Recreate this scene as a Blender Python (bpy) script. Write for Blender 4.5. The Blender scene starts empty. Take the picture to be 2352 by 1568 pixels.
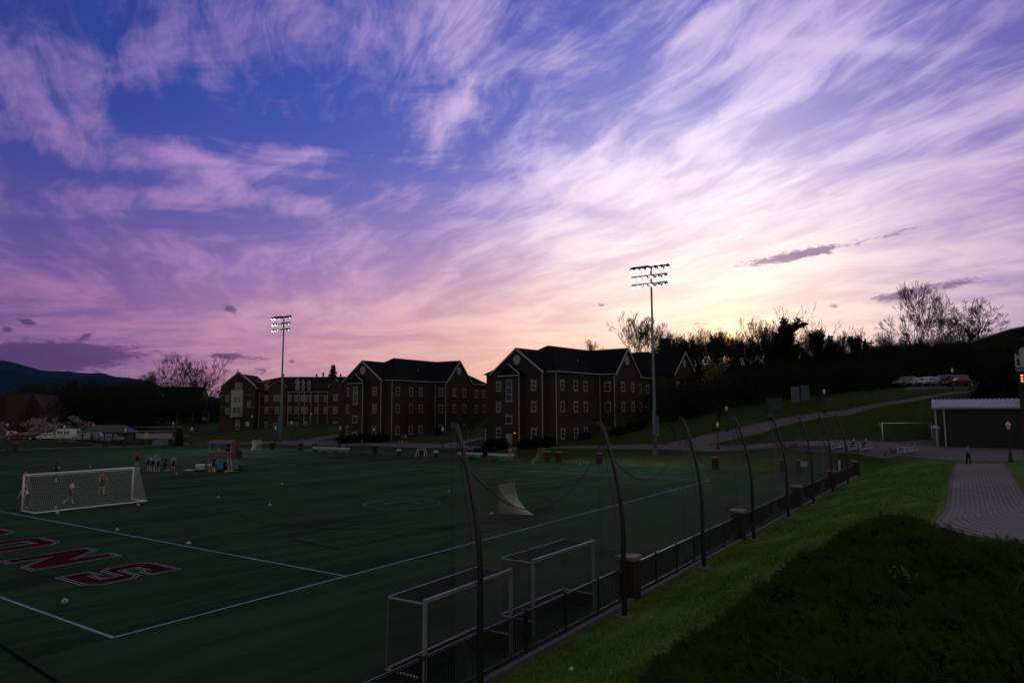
import bpy, bmesh, math, random
import numpy as np
from mathutils import Vector, Matrix
R = math.radians
random.seed(7)
scn = bpy.context.scene
COL = scn.collection

# ---------------------------------------------------------------- camera
CAMP = np.array([-10.923, -21.731, 6.650]); YAW, PITCH, ROLL = 0.592954, 0.102436, -0.003429
FPX = 2566.47 * 2352 / 3840          # focal length in pixels of a 2352 px wide picture
_fw = np.array([math.cos(PITCH)*math.cos(YAW), math.cos(PITCH)*math.sin(YAW), math.sin(PITCH)])
_rt = np.array([math.sin(YAW), -math.cos(YAW), 0.0]); _up = np.cross(_rt, _fw)
_r2 = math.cos(ROLL)*_rt + math.sin(ROLL)*_up; _u2 = -math.sin(ROLL)*_rt + math.cos(ROLL)*_up
cd = bpy.data.cameras.new('camera'); cam = bpy.data.objects.new('camera', cd); COL.objects.link(cam)
cd.sensor_width = 36.0; cd.lens = 36.0 * FPX / 2352; cd.clip_start = 0.1; cd.clip_end = 60000
m = Matrix.Identity(4)
for i in range(3):
    m[i][0], m[i][1], m[i][2], m[i][3] = _r2[i], _u2[i], -_fw[i], CAMP[i]
cam.matrix_world = m
scn.camera = cam

def vray(px, py):
    """direction of a measured point of the place (survey coordinates 2352 x 1568), unit forward depth"""
    return _fw + _r2*(px-1176)/FPX + _u2*(784-py)/FPX
def vdir(px, py):
    d = vray(px, py); return d/np.linalg.norm(d)
def atz(px, py, z=0.0):
    d = vray(px, py); return CAMP + d*((z-CAMP[2])/d[2])
def atd(px, py, depth):
    return CAMP + vray(px, py)*depth

# ---------------------------------------------------------------- render / exposure
vs = scn.view_settings
vs.view_transform = 'Standard'; vs.look = 'None'; vs.gamma = 1.0; vs.exposure = 0.0; vs.use_curve_mapping = False
scn.render.engine = 'CYCLES'
cy = scn.cycles
cy.use_denoising = True
try: cy.denoiser = 'OPENIMAGEDENOISE'
except Exception: pass
cy.max_bounces = 5; cy.diffuse_bounces = 2; cy.glossy_bounces = 2; cy.transmission_bounces = 3; cy.transparent_max_bounces = 12
cy.volume_bounces = 0; cy.sample_clamp_indirect = 4.0; cy.caustics_reflective = False; cy.caustics_refractive = False

# ---------------------------------------------------------------- sky
SUN_AZ, SUN_EL = R(16.6), R(5.0)
def lin(c):
    o = []
    for v in c:
        v /= 255.0; o.append(v/12.92 if v <= .04045 else ((v+.055)/1.055)**2.4)
    return tuple(o)
class NT:
    def __init__(s, tree): s.t = tree; s.n = tree.nodes; s.l = tree.links
    def _in(s, sock, v):
        if hasattr(v, 'is_linked') or isinstance(v, bpy.types.NodeSocket): s.l.new(v, sock)
        else: sock.default_value = v
    def math(s, op, a, b=None, c=None, clamp=False):
        n = s.n.new('ShaderNodeMath'); n.operation = op; n.use_clamp = clamp
        for i, v in enumerate((a, b, c)):
            if v is not None: s._in(n.inputs[i], v)
        return n.outputs[0]
    def vec(s, op, a, b=None, scale=None):
        n = s.n.new('ShaderNodeVectorMath'); n.operation = op
        s._in(n.inputs[0], a)
        if b is not None: s._in(n.inputs[1], b)
        if scale is not None: s._in(n.inputs['Scale'], scale)
        return n.outputs['Value'] if op in ('DOT_PRODUCT', 'LENGTH', 'DISTANCE') else n.outputs[0]
    def noise(s, v, scale, detail=4, rough=.5, dist=0.0, color=False, dims='3D'):
        n = s.n.new('ShaderNodeTexNoise'); n.noise_dimensions = dims; s._in(n.inputs['Vector'], v)
        n.inputs['Scale'].default_value = scale; n.inputs['Detail'].default_value = detail
        n.inputs['Roughness'].default_value = rough; n.inputs['Distortion'].default_value = dist
        return n.outputs['Color' if color else 'Fac']
    def mapr(s, v, a, b, c=0.0, d=1.0, smooth=True):
        n = s.n.new('ShaderNodeMapRange'); n.interpolation_type = 'SMOOTHSTEP' if smooth else 'LINEAR'
        s._in(n.inputs[0], v)
        for i, q in enumerate((a, b, c, d)): s._in(n.inputs[i+1], q)
        return n.outputs[0]
    def mix(s, f, a, b, blend='MIX'):
        n = s.n.new('ShaderNodeMix'); n.data_type = 'RGBA'; n.blend_type = blend
        s._in(n.inputs[0], f); s._in(n.inputs[6], a if not isinstance(a, tuple) else (*a, 1)[:4]); s._in(n.inputs[7], b if not isinstance(b, tuple) else (*b, 1)[:4])
        return n.outputs[2]
    def comb(s, x, y, z):
        n = s.n.new('ShaderNodeCombineXYZ')
        for i, v in enumerate((x, y, z)): s._in(n.inputs[i], v)
        return n.outputs[0]
    def sep(s, v):
        n = s.n.new('ShaderNodeSeparateXYZ'); s._in(n.inputs[0], v); return n.outputs

world = bpy.data.worlds.new('World'); scn.world = world; world.use_nodes = True
try:
    world.cycles.sampling_method = 'MANUAL'; world.cycles.sample_map_resolution = 512
except Exception: pass
world.node_tree.nodes.clear()
W = NT(world.node_tree)
# (direction, clear-sky colour, cloud colour, cloudiness): the dusk sky as surveyed, brightest over the set sun
SKY = [
 (60,60,(28,52,128),(112,102,172),.4),(230,70,(12,48,136),(80,80,160),.02),(150,270,(42,58,140),(180,140,198),.68),
 (100,430,(62,66,150),(136,102,166),.32),(300,400,(36,68,156),(138,108,180),-.15),(450,325,(42,70,156),(206,164,216),.62),
 (650,390,(44,76,166),(206,172,224),.55),(700,290,(32,72,168),(136,114,180),.0),(520,130,(46,60,148),(118,96,172),.55),
 (800,200,(56,68,160),(150,122,192),.68),(1020,190,(76,84,180),(224,194,238),.8),(1230,300,(88,98,192),(222,202,242),.58),
 (1250,70,(50,66,156),(136,118,190),.25),(880,420,(40,82,178),(146,128,200),-.1),(850,530,(78,98,188),(190,164,220),.12),
 (1100,450,(74,102,190),(190,174,224),.15),(200,600,(92,76,150),(146,104,162),.4),(600,600,(118,104,182),(176,140,190),.4),(550,500,(60,80,170),(150,118,188),.1),
 (1000,600,(172,144,198),(212,176,210),.5),(150,720,(122,80,138),(150,96,144),.5),(450,740,(172,116,156),(200,138,160),.5),(600,785,(194,138,152),(208,150,156),.5),
 (850,720,(206,156,176),(222,174,180),.5),(1150,790,(250,192,164),(260,208,174),.5),(1010,835,(252,178,136),(260,192,146),.5),(400,850,(172,110,146),(196,130,150),.5),
 (60,870,(66,52,108),(76,58,114),.5),(750,850,(230,156,148),(242,172,152),.5),(1400,640,(240,212,222),(255,242,240),.6),
 (1650,540,(284,276,284),(296,290,292),.9),(1550,610,(278,258,262),(292,280,278),.8),(1790,480,(240,226,256),(284,274,284),.8),(1640,680,(276,246,236),(288,266,252),.7),(1400,570,(196,176,224),(264,250,260),.75),(1660,775,(258,222,140),(260,236,176),.6),(1500,400,(158,146,220),(252,238,255),.66),
 (1450,250,(104,112,206),(230,212,246),.48),(1370,480,(106,108,196),(220,200,236),.35),(1600,200,(76,88,184),(204,182,230),.3),
 (1850,300,(138,130,212),(228,210,244),.6),(1750,50,(60,74,166),(168,148,210),.3),(2000,110,(108,100,186),(206,184,232),.62),
 (2250,30,(82,80,166),(138,118,186),.4),(2250,220,(82,84,172),(170,150,212),.45),(2050,410,(112,110,200),(238,222,246),.48),
 (2280,420,(98,94,176),(190,162,206),.5),(2000,540,(212,190,226),(246,228,240),.6),(2280,560,(150,120,172),(190,156,188),.6),
 (2000,690,(228,194,206),(250,222,216),.6),(2290,730,(130,102,152),(186,148,176),.5),(1850,750,(254,214,186),(258,234,204),.6),
 (1400,800,(254,184,128),(262,204,136),.5),(1520,830,(262,190,104),(268,206,116),.5),(1800,800,(266,206,140),(270,220,156),.5)]
FAR = [(0,0,1,(58,70,112),(106,102,138),.4,5.),(math.cos(R(214)),math.sin(R(214)),.2,(166,160,136),(172,164,146),.4,3.),
 (math.cos(R(124)),math.sin(R(124)),.3,(86,78,100),(108,94,112),.45,5.),(math.cos(R(-56)),math.sin(R(-56)),.3,(122,112,120),(138,124,128),.5,5.),
 (math.cos(R(214)),math.sin(R(214)),1.,(112,116,120),(132,132,130),.4,3.)]
tc = W.n.new('ShaderNodeTexCoord'); D = W.vec('NORMALIZE', tc.outputs['Generated'])
dz = W.math('MAXIMUM', W.sep(D)[2], 0.0)
# cloud-layer coordinates: streaks of cirrus run along heading 60 degrees
wa = R(60); ax = (math.cos(wa), math.sin(wa), 0.0); bx_ = (-math.sin(wa), math.cos(wa), 0.0)
inv = W.math('DIVIDE', 1.0, W.math('ADD', dz, 0.07))
qa = W.math('MULTIPLY', W.vec('DOT_PRODUCT', D, ax), inv); qb = W.math('MULTIPLY', W.vec('DOT_PRODUCT', D, bx_), inv)
Q = W.comb(qa, qb, 0.0)
warp = W.noise(Q, 0.55, 3, .5, color=True)
Qw = W.vec('ADD', Q, W.vec('SCALE', W.vec('SUBTRACT', warp, (.5, .5, .5)), scale=.8))
st = W.vec('MULTIPLY', Qw, (.42, 1.5, 1.0))
n1a = W.noise(st, 1.25, 8, .60, .25)
wb = R(118); Q2 = W.comb(W.math('MULTIPLY', W.vec('DOT_PRODUCT', D, (math.cos(wb), math.sin(wb), 0.0)), inv), W.math('MULTIPLY', W.vec('DOT_PRODUCT', D, (-math.sin(wb), math.cos(wb), 0.0)), inv), 4.0)
Q2 = W.vec('ADD', Q2, W.vec('SCALE', W.vec('SUBTRACT', warp, (.5, .5, .5)), scale=1.3))
n1b = W.noise(W.vec('MULTIPLY', Q2, (.5, 1.3, 1.0)), 1.5, 8, .62, .4)
msk = W.mapr(W.noise(W.vec('ADD', Q, (9.0, 2.0, 1.0)), .6, 2, .5), .46, .60)
n1 = W.math('ADD', W.math('MULTIPLY', n1b, msk), W.math('MULTIPLY', n1a, W.math('SUBTRACT', 1.0, msk)))
fib = W.noise(W.vec('MULTIPLY', Qw, (2.4, 7.0, 1.0)), 1.4, 6, .66, .5)
n2 = W.noise(W.vec('ADD', Q, (3.1, 7.7, 0.0)), 1.9, 5, .55, .6)
accS = accC = accD = accW = None
pts = [(vdir(a, b), s_, c_, d_, 85.0) for a, b, s_, c_, d_ in SKY]
for x, y, z, s_, c_, d_, k_ in FAR:
    v = np.array((x, y, z), float); pts.append((v/np.linalg.norm(v), s_, c_, d_, k_))
for v, s_, c_, d_, k_ in pts:
    w = W.math('EXPONENT', W.math('MULTIPLY_ADD', W.vec('DOT_PRODUCT', D, tuple(v)), k_, -k_))
    a = W.vec('SCALE', lin(s_), scale=w); b = W.vec('SCALE', lin(c_), scale=w)
    if accS is None: accS, accC, accD, accW = a, b, W.math('MULTIPLY', w, d_), w
    else:
        accS = W.vec('ADD', accS, a); accC = W.vec('ADD', accC, b)
        accD = W.math('MULTIPLY_ADD', w, d_, accD); accW = W.math('ADD', accW, w)
iw = W.math('DIVIDE', 1.0, accW)
skyc = W.vec('SCALE', accS, scale=iw); cldc = W.vec('SCALE', accC, scale=iw); bias = W.math('MULTIPLY', accD, iw)
def stroke(x0, y0, x1, y1, width, acc, amp):
    a, b = vdir(x0, y0), vdir(x1, y1); c = a+b; c /= np.linalg.norm(c)
    t1 = b-a; L = np.linalg.norm(t1)/2; t1 /= np.linalg.norm(t1); t2 = np.cross(c, t1); wr = width/FPX
    u = W.math('MULTIPLY', W.vec('DOT_PRODUCT', D, tuple(t1)), 1/L); v = W.math('MULTIPLY', W.vec('DOT_PRODUCT', D, tuple(t2)), 1/wr)
    e = W.math('MULTIPLY_ADD', u, u, W.math('MULTIPLY', v, v))
    g = W.math('MULTIPLY', W.math('EXPONENT', W.math('MULTIPLY', e, -1.0)), amp)
    return g if acc is None else W.math('ADD', acc, g)
br = None      # long cirrus streamers and the clear lanes between them
for s_ in [(990,330,1125,140,34,.5),(1700,100,2330,118,16,.35),(1475,150,1660,20,18,.4),(600,395,770,335,16,.4),(330,335,540,378,18,.38),
           (120,290,260,285,26,.3),(2190,386,2345,362,5,.45),(1560,520,1900,400,34,.3),(1250,400,1500,360,40,.25),
           (1580,245,1680,200,24,-.4),(2170,350,2352,275,22,-.45),(780,400,1100,410,26,-.35),(620,300,900,330,22,-.3),(180,50,290,110,40,-.3),
           (1300,480,1430,500,16,-.3),(1850,420,2050,360,14,-.25),(60,395,480,425,20,-.4),(480,430,900,440,26,-.35),(250,480,700,500,24,-.3),(620,310,860,300,24,-.3)]:
    br = stroke(*s_[:5], br, s_[5])
dens = W.math('ADD', W.math('ADD', bias, br), W.math('MULTIPLY', W.math('SUBTRACT', n1, .5), 3.5))
dens = W.math('ADD', dens, W.math('MULTIPLY', W.math('SUBTRACT', n2, .5), .95))
dens = W.math('ADD', dens, W.math('MULTIPLY', W.math('SUBTRACT', fib, .5), W.math('MULTIPLY_ADD', dz, 3.4, .1)))
dens = W.mapr(dens, .0, 1.1)
col = W.mix(dens, skyc, cldc)
# low ragged stratocumulus, seen dark against the afterglow
dk = None
for s_ in [(-60,806,320,814,22,1.7),(-60,835,260,842,18,1.0),(40,735,85,745,9,1.4),(180,772,215,768,6,.9),(510,700,550,722,9,1.3),(370,818,420,818,8,.8),(470,815,600,822,7,1.3),
           (560,850,640,846,12,.6),(1700,612,1960,562,11,1.35),(1960,560,2160,508,6,.6),(2000,690,2160,660,11,1.35),(2160,655,2270,640,9,.9),(1370,700,1392,701,5,.9),
           (1905,702,1930,708,8,.8),(640,640,680,635,6,.6),(0,760,30,755,8,.9),(730,705,755,705,5,.7),(1560,742,1640,744,4,.6),(665,830,680,832,5,.8)]:
    dk = stroke(*s_[:5], dk, s_[5])
n4 = W.noise(W.vec('MULTIPLY', D, (1.0, 1.0, 3.0)), 52.0, 7, .72, .6)
dm = W.mapr(W.math('ADD', dk, W.math('MULTIPLY', W.math('SUBTRACT', n4, .5), 3.0)), .30, 1.1)
dcol = W.vec('ADD', W.vec('MULTIPLY', cldc, (.20, .16, .30)), (.016, .010, .040))
dm = W.math('MULTIPLY', dm, W.mapr(dk, .06, .3)); col = W.mix(W.math('MULTIPLY', dm, .9), col, dcol)
# physical sky adds the bright aureole over the sun
ns = W.n.new('ShaderNodeTexSky'); ns.sky_type = 'NISHITA'; ns.sun_disc = False; ns.sun_elevation = SUN_EL; ns.sun_rotation = math.pi/2 - SUN_AZ
ns.altitude = 300; ns.dust_density = 2.0
col = W.vec('ADD', col, W.vec('SCALE', ns.outputs[0], scale=0.003))
ga = np.array((math.cos(SUN_AZ)*math.cos(R(5.7)), math.sin(SUN_AZ)*math.cos(R(5.7)), math.sin(R(5.7))))
gd = W.math('SUBTRACT', W.vec('DOT_PRODUCT', D, tuple(ga)), 1.0)
col = W.vec('ADD', col, W.vec('SCALE', (1.5, .92, .22), scale=W.math('EXPONENT', W.math('MULTIPLY', gd, 6500.0))))
col = W.vec('ADD', col, W.vec('SCALE', (.34, .10, .0), scale=W.math('EXPONENT', W.math('MULTIPLY', gd, 700.0))))
bg = W.n.new('ShaderNodeBackground'); W.l.new(col, bg.inputs[0]); bg.inputs[1].default_value = 1.1
wo = W.n.new('ShaderNodeOutputWorld'); W.l.new(bg.outputs[0], wo.inputs[0])

sl = bpy.data.lights.new('sun', 'SUN'); sun = bpy.data.objects.new('sun', sl); COL.objects.link(sun)
sl.energy = 0.35; sl.angle = R(6.0); sl.color = (1.0, .72, .42)
sun.rotation_euler = (math.pi/2 - SUN_EL, 0.0, SUN_AZ + math.pi/2)
# ---------------------------------------------------------------- helpers
class MB:
    def __init__(s): s.v = []; s.f = []; s.mi = []; s.cur = 0
    def add(s, vs_, fs_):
        o = len(s.v); s.v.extend([tuple(map(float, q)) for q in vs_])
        for f in fs_: s.f.append(tuple(i+o for i in f)); s.mi.append(s.cur)
        return s
    def box(s, c, sz, rz=0.0, rot=None):
        x, y, z = [q/2 for q in sz]
        P = [(-x,-y,-z),(x,-y,-z),(x,y,-z),(-x,y,-z),(-x,-y,z),(x,-y,z),(x,y,z),(-x,y,z)]
        M = rot if rot is not None else Matrix.Rotation(rz, 3, 'Z')
        P = [Vector(c) + M @ Vector(p) for p in P]
        return s.add(P, [(0,3,2,1),(4,5,6,7),(0,1,5,4),(1,2,6,5),(2,3,7,6),(3,0,4,7)])
    def bx(s, x0, x1, y0, y1, z0, z1): return s.box(((x0+x1)/2, (y0+y1)/2, (z0+z1)/2), (x1-x0, y1-y0, z1-z0))
    def tube(s, pts, rad, n=6, cap=True, twist=0.0):
        pts = [Vector(p) for p in pts]; k = len(pts)
        if not hasattr(rad, '__len__'): rad = [rad]*k
        rings = []; prev = None
        for i in range(k):
            t = (pts[min(i+1, k-1)] - pts[max(i-1, 0)])
            if t.length < 1e-9: t = Vector((0,0,1))
            t.normalize()
            if prev is None:
                a = t.cross(Vector((0,0,1)))
                if a.length < 1e-3: a = Vector((1,0,0))
            else:
                a = prev - t*prev.dot(t)
                if a.length < 1e-4: a = t.orthogonal()
            a.normalize(); prev = a; b = t.cross(a)
            rings.append([pts[i] + (a*math.cos(2*math.pi*j/n+twist) + b*math.sin(2*math.pi*j/n+twist))*rad[i] for j in range(n)])
        V_ = [q for r_ in rings for q in r_]; F = []
        for i in range(k-1):
            for j in range(n):
                F.append((i*n+j, i*n+(j+1)%n, (i+1)*n+(j+1)%n, (i+1)*n+j))
        if cap:
            F.append(tuple(range(n-1, -1, -1))); F.append(tuple((k-1)*n+j for j in range(n)))
        return s.add(V_, F)
    def lathe(s, prof, n=12, c=(0,0,0), a0=0.0):
        V_ = []; F = []; k = len(prof)
        for r_, z in prof:
            for j in range(n):
                a = 2*math.pi*j/n+a0; V_.append((c[0]+max(r_, 1e-4)*math.cos(a), c[1]+max(r_, 1e-4)*math.sin(a), c[2]+z))
        for i in range(k-1):
            for j in range(n): F.append((i*n+j, i*n+(j+1)%n, (i+1)*n+(j+1)%n, (i+1)*n+j))
        F.append(tuple(range(n-1, -1, -1))); F.append(tuple((k-1)*n+j for j in range(n)))
        return s.add(V_, F)
    def prism(s, poly, axis, a, b):
        """extrude a 2-D polygon along an axis: 'x' (poly in y,z), 'y' (x,z), 'z' (x,y)"""
        def p3(q, t): return (t, q[0], q[1]) if axis == 'x' else ((q[0], t, q[1]) if axis == 'y' else (q[0], q[1], t))
        n = len(poly); V_ = [p3(q, a) for q in poly] + [p3(q, b) for q in poly]
        F = [tuple(range(n-1, -1, -1)), tuple(range(n, 2*n))] + [(i, (i+1)%n, n+(i+1)%n, n+i) for i in range(n)]
        return s.add(V_, F)
    def ball(s, c, r, nu=10, nv=7, sq=(1,1,1)):
        V_ = []; F = []
        for i in range(nv+1):
            t = math.pi*i/nv
            for j in range(nu):
                a = 2*math.pi*j/nu; V_.append((c[0]+r*sq[0]*math.sin(t)*math.cos(a), c[1]+r*sq[1]*math.sin(t)*math.sin(a), c[2]+r*sq[2]*math.cos(t)))
        for i in range(nv):
            for j in range(nu): F.append((i*nu+j, (i+1)*nu+j, (i+1)*nu+(j+1)%nu, i*nu+(j+1)%nu))
        return s.add(V_, F)
    def mesh(s, name, mats, smooth=False):
        me = bpy.data.meshes.new(name); me.from_pydata(s.v, [], s.f)
        for m_ in (mats if isinstance(mats, (list, tuple)) else [mats]): me.materials.append(m_)
        if isinstance(mats, (list, tuple)) and len(mats) > 1: me.polygons.foreach_set('material_index', s.mi)
        bm = bmesh.new(); bm.from_mesh(me); bmesh.ops.recalc_face_normals(bm, faces=bm.faces); bm.to_mesh(me); bm.free()
        if smooth: me.polygons.foreach_set('use_smooth', [True]*len(me.polygons))
        me.update(); return me
    def build(s, name, mats, parent=None, smooth=False, **kw):
        return obj(name, s.mesh(name, mats, smooth), parent, **kw)
def obj(name, me, parent=None, loc=None, rz=None, label=None, cat=None, group=None, kind=None, col=None):
    o = bpy.data.objects.new(name, me); COL.objects.link(o)
    if parent is not None: o.parent = parent
    if loc is not None: o.location = loc
    if rz is not None: o.rotation_euler = (0, 0, rz)
    tag(o, label, cat, group, kind); return o
def tag(o, label=None, cat=None, group=None, kind=None):
    if label: o['label'] = label
    if cat: o['category'] = cat
    if group: o['group'] = group
    if kind: o['kind'] = kind
    return o
def thing(name, label, cat, loc=(0,0,0), rz=0.0, group=None):
    return obj(name, None, None, tuple(map(float, loc)), rz, label, cat, group)
def copy_tree(o, parent=None):
    c = o.copy(); COL.objects.link(c); c.parent = parent
    for ch in list(o.children):
        copy_tree(ch, c)
    return c
def rep(proto, used, loc, rz=0.0, label=None, scale=None):
    """first call moves the prototype itself, later ones copy it with its parts"""
    if not used: used.append(1); o = proto
    else: o = copy_tree(proto)
    o.location = tuple(map(float, loc)); o.rotation_euler = (0, 0, rz)
    if scale is not None: o.scale = scale if hasattr(scale, '__len__') else (scale,)*3
    if label: o['label'] = label
    return o

def mat(name, col, rough=.7, var=.25, vscale=3.0, bump=0.0, bscale=20.0, metal=0.0, spec=.4, emit=None, estr=0.0, col2=None, detail=5, coords='Object', hue=0.0):
    m_ = bpy.data.materials.new(name); m_.use_nodes = True; t = NT(m_.node_tree)
    b = t.n['Principled BSDF']; b.inputs['Roughness'].default_value = rough; b.inputs['Metallic'].default_value = metal
    b.inputs['Specular IOR Level'].default_value = spec
    tcn = t.n.new('ShaderNodeTexCoord'); co = tcn.outputs[coords]
    if var > 0 or col2:
        nz = t.mapr(t.noise(co, vscale, detail, .6), .25, .75, smooth=False)
        c2 = col2 if col2 else tuple(max(0, c*(1-var)) for c in col); c1 = col if col2 else tuple(min(1, c*(1+var)) for c in col)
        t.l.new(t.mix(nz, tuple(c1), tuple(c2)), b.inputs['Base Color'])
        if var > .05:
            r_ = t.mapr(nz, 0.0, 1.0, max(.05, rough-.1), min(1, rough+.1), smooth=False); t.l.new(r_, b.inputs['Roughness'])
    else: b.inputs['Base Color'].default_value = (*col, 1)
    if bump > 0:
        bn = t.n.new('ShaderNodeBump'); bn.inputs['Strength'].default_value = bump; bn.inputs['Distance'].default_value = .02
        t.l.new(t.noise(co, bscale, 4, .6), bn.inputs['Height']); t.l.new(bn.outputs[0], b.inputs['Normal'])
    if emit: b.inputs['Emission Color'].default_value = (*emit, 1); b.inputs['Emission Strength'].default_value = estr
    return m_
def brickmat(name, c1, c2, mortar, sx=.22, sy=.075, var=.3):
    """running bond laid along wall faces by their own direction"""
    m_ = bpy.data.materials.new(name); m_.use_nodes = True; t = NT(m_.node_tree); b = t.n['Principled BSDF']
    b.inputs['Roughness'].default_value = .85; b.inputs['Specular IOR Level'].default_value = .25
    tcn = t.n.new('ShaderNodeTexCoord'); o = t.sep(tcn.outputs['Object']); nn = t.sep(tcn.outputs['Normal'])
    sel = t.math('GREATER_THAN', t.math('ABSOLUTE', nn[0]), t.math('ABSOLUTE', nn[1]))
    u = t.math('ADD', t.math('MULTIPLY', sel, o[1]), t.math('MULTIPLY', t.math('SUBTRACT', 1.0, sel), o[0]))
    bt = t.n.new('ShaderNodeTexBrick'); t.l.new(t.comb(u, o[2], 0.0), bt.inputs['Vector'])
    bt.inputs['Color1'].default_value = (*c1, 1); bt.inputs['Color2'].default_value = (*c2, 1); bt.inputs['Mortar'].default_value = (*mortar, 1)
    bt.inputs['Scale'].default_value = 1.0; bt.inputs['Mortar Size'].default_value = .008; bt.inputs['Brick Width'].default_value = sx; bt.inputs['Row Height'].default_value = sy
    nz = t.noise(tcn.outputs['Object'], .6, 5, .6)
    t.l.new(t.mix(t.mapr(nz, .3, .7, 0.0, var), bt.outputs[0], tuple(c*.55 for c in c1)), b.inputs['Base Color'])
    bn = t.n.new('ShaderNodeBump'); bn.inputs['Strength'].default_value = .4; bn.inputs['Distance'].default_value = .01; bn.invert = True
    t.l.new(bt.outputs['Fac'], bn.inputs['Height']); t.l.new(bn.outputs[0], b.inputs['Normal'])
    return m_
M = {}
M['white'] = mat('white_paint', (.72,.73,.74), .45, .1, 2)
M['galv'] = mat('galvanised_steel', (.12,.15,.16), .5, .15, 3, metal=.3)
M['alu'] = mat('aluminium', (.4,.43,.46), .4, .1, 4, metal=.6)
M['black'] = mat('black_powder_coat', (.012,.012,.014), .42, .2, 6, spec=.6)
M['iron'] = mat('black_iron', (.014,.015,.016), .5, .3, 8)
M['rubber'] = mat('rubber', (.015,.015,.016), .8, .2, 9)
M['brick'] = brickmat('red_brick', (.062,.024,.018), (.042,.017,.013), (.06,.053,.046))
M['brickd'] = brickmat('dark_red_brick', (.045,.018,.014), (.032,.013,.01), (.045,.04,.034))
M['brick1'] = mat('brick_clay', (.056,.03,.023), .85, .35, 9, .4, 60)
M['mortar'] = mat('mortar', (.075,.066,.058), .9, .2, 20, .3, 60)
M['stone'] = mat('cast_stone', (.19,.17,.15), .8, .15, 6, .2, 40)
M['trim'] = mat('white_trim', (.34,.36,.38), .5, .08, 3)
M['shingle'] = mat('asphalt_shingle', (.010,.010,.011), 1.0, .35, 5, .5, 25, spec=.03)
M['conc'] = mat('concrete', (.12,.112,.104), .85, .2, 3, .3, 30)
M['turfline'] = mat('painted_turf_line', (.19,.22,.24), .95, .3, 4, spec=.03)
M['bark'] = mat('bark', (.045,.037,.03), .9, .35, 5, .6, 25)
M['twig'] = mat('twigs', (.028,.023,.019), .95, .3, 2, spec=.05)


# ---------------------------------------------------------------- terrain
LAMPS = [(14.6,1035.8,117.8),(146,1018,142.5),(285.7,1026.6,134),(396.4,1004,168),(438.9,1022.3,139),(631.6,1023,136),(669,1007.3,144.6),
         (780.6,1025.7,123.6),(1016.6,1034.5,109.6),(1649.6,1034,92.9),(1670.5,990.9,99.9),(1894.9,949.3,103.7),(2190.2,898.6,109),(2322,1061,63.5)]
cp = [tuple(atd(*q)) for q in LAMPS]
cp += [tuple(atd(*q)) for q in [(1175,1026,112),(1281,1019.8,109),(900,1009.9,135),(540,996,150),(760,1004,150),(150,1010,150),(450,968,215),(2024,1011.6,94),
       (2070,1042,71),(2225,1073,57),(1970,1038,75),(1780,1033,80),(1500,1032,95),(872,1022,119),(1900,905,125),(2000,893,125),(2150,866,150),(2200,846,180),(2260,822,215),
       (1800,905,125),(1700,915,130),(1800,862,175),(1600,905,150),(1560,945,135),(1845,846,215),(1960,832,222),(2054,818,230),(2110,806,240),(2182,794,250),(2260,790,262),(2340,792,272),
       (1700,872,215),(1560,872,210),(2340,880,128),(1600,1036,90),(1700,1000,97),(1800,975,99),(2000,928,106),(1980,985,100)]]
for y in range(-10, 125, 10): cp.append((68.4, y, 0.0))
for x in (-40,-20,0,20,40,60): cp.append((x, 121.5, 0.0)); cp.append((x, -11.2, 0.02))
cp += [(30,50,0),(0,20,0),(50,20,0),(50,90,0),(-30,60,0),(10,5,0),(40,0,0),(68.4,-11,.05),(71,-13.5,.7)]
cp += [(91,-17,2.05),(95,-24,2.0),(100,-32,2.05),(85,-28,2.0),(75,-26,1.95),(99,-14,2.6),(104,-26,3.0),(82,-20,2.0)]
# bank, path and knoll under the camera
for x, zs in [(-14,[(-13,.15),(-16,1.5),(-19,3.5),(-22,4.85),(-27,5.1)]),(-4,[(-13,.12),(-15.2,.9),(-18,2.7),(-21,4.1),(-26,4.5)]),(6,[(-12.8,.1),(-15,.75),(-17.5,1.95),(-20.5,3.0),(-26,3.4)]),
              (14,[(-12.6,.1),(-15,.8),(-17.5,1.7),(-20.5,2.35),(-26,2.4)]),(25,[(-12.6,.1),(-15,.85),(-17.5,1.6),(-20,1.9),(-26,2.0)]),
              (40,[(-12.6,.1),(-15,.85),(-17.5,1.6),(-20,1.9),(-26,2.0)]),(55,[(-12.6,.12),(-15,.9),(-17.5,1.6),(-20,1.92),(-27,2.0)]),(64,[(-12.6,.3),(-15,1.1),(-18,1.75),(-21,1.92),(-28,2.0)])]:
    for y, z in zs: cp.append((x, y, z))
for a in range(0, 360, 30):
    zf = 26 if a in (0, 330) else (14 if a in (30, 300) else 1.0)
    cp.append((20+420*math.cos(R(a)), 20+420*math.sin(R(a)), zf))
CP = np.array(cp)
def _k(d2): return .5*d2*np.log(d2+1e-9)
_n = len(CP); _xy = CP[:, :2]/50.0
_K = _k(((_xy[:, None]-_xy[None])**2).sum(-1)) + np.eye(_n)*2e-3
_Pm = np.c_[np.ones(_n), _xy]
_S = np.linalg.solve(np.block([[_K, _Pm], [_Pm.T, np.zeros((3, 3))]]), np.r_[CP[:, 2], np.zeros(3)])
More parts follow.
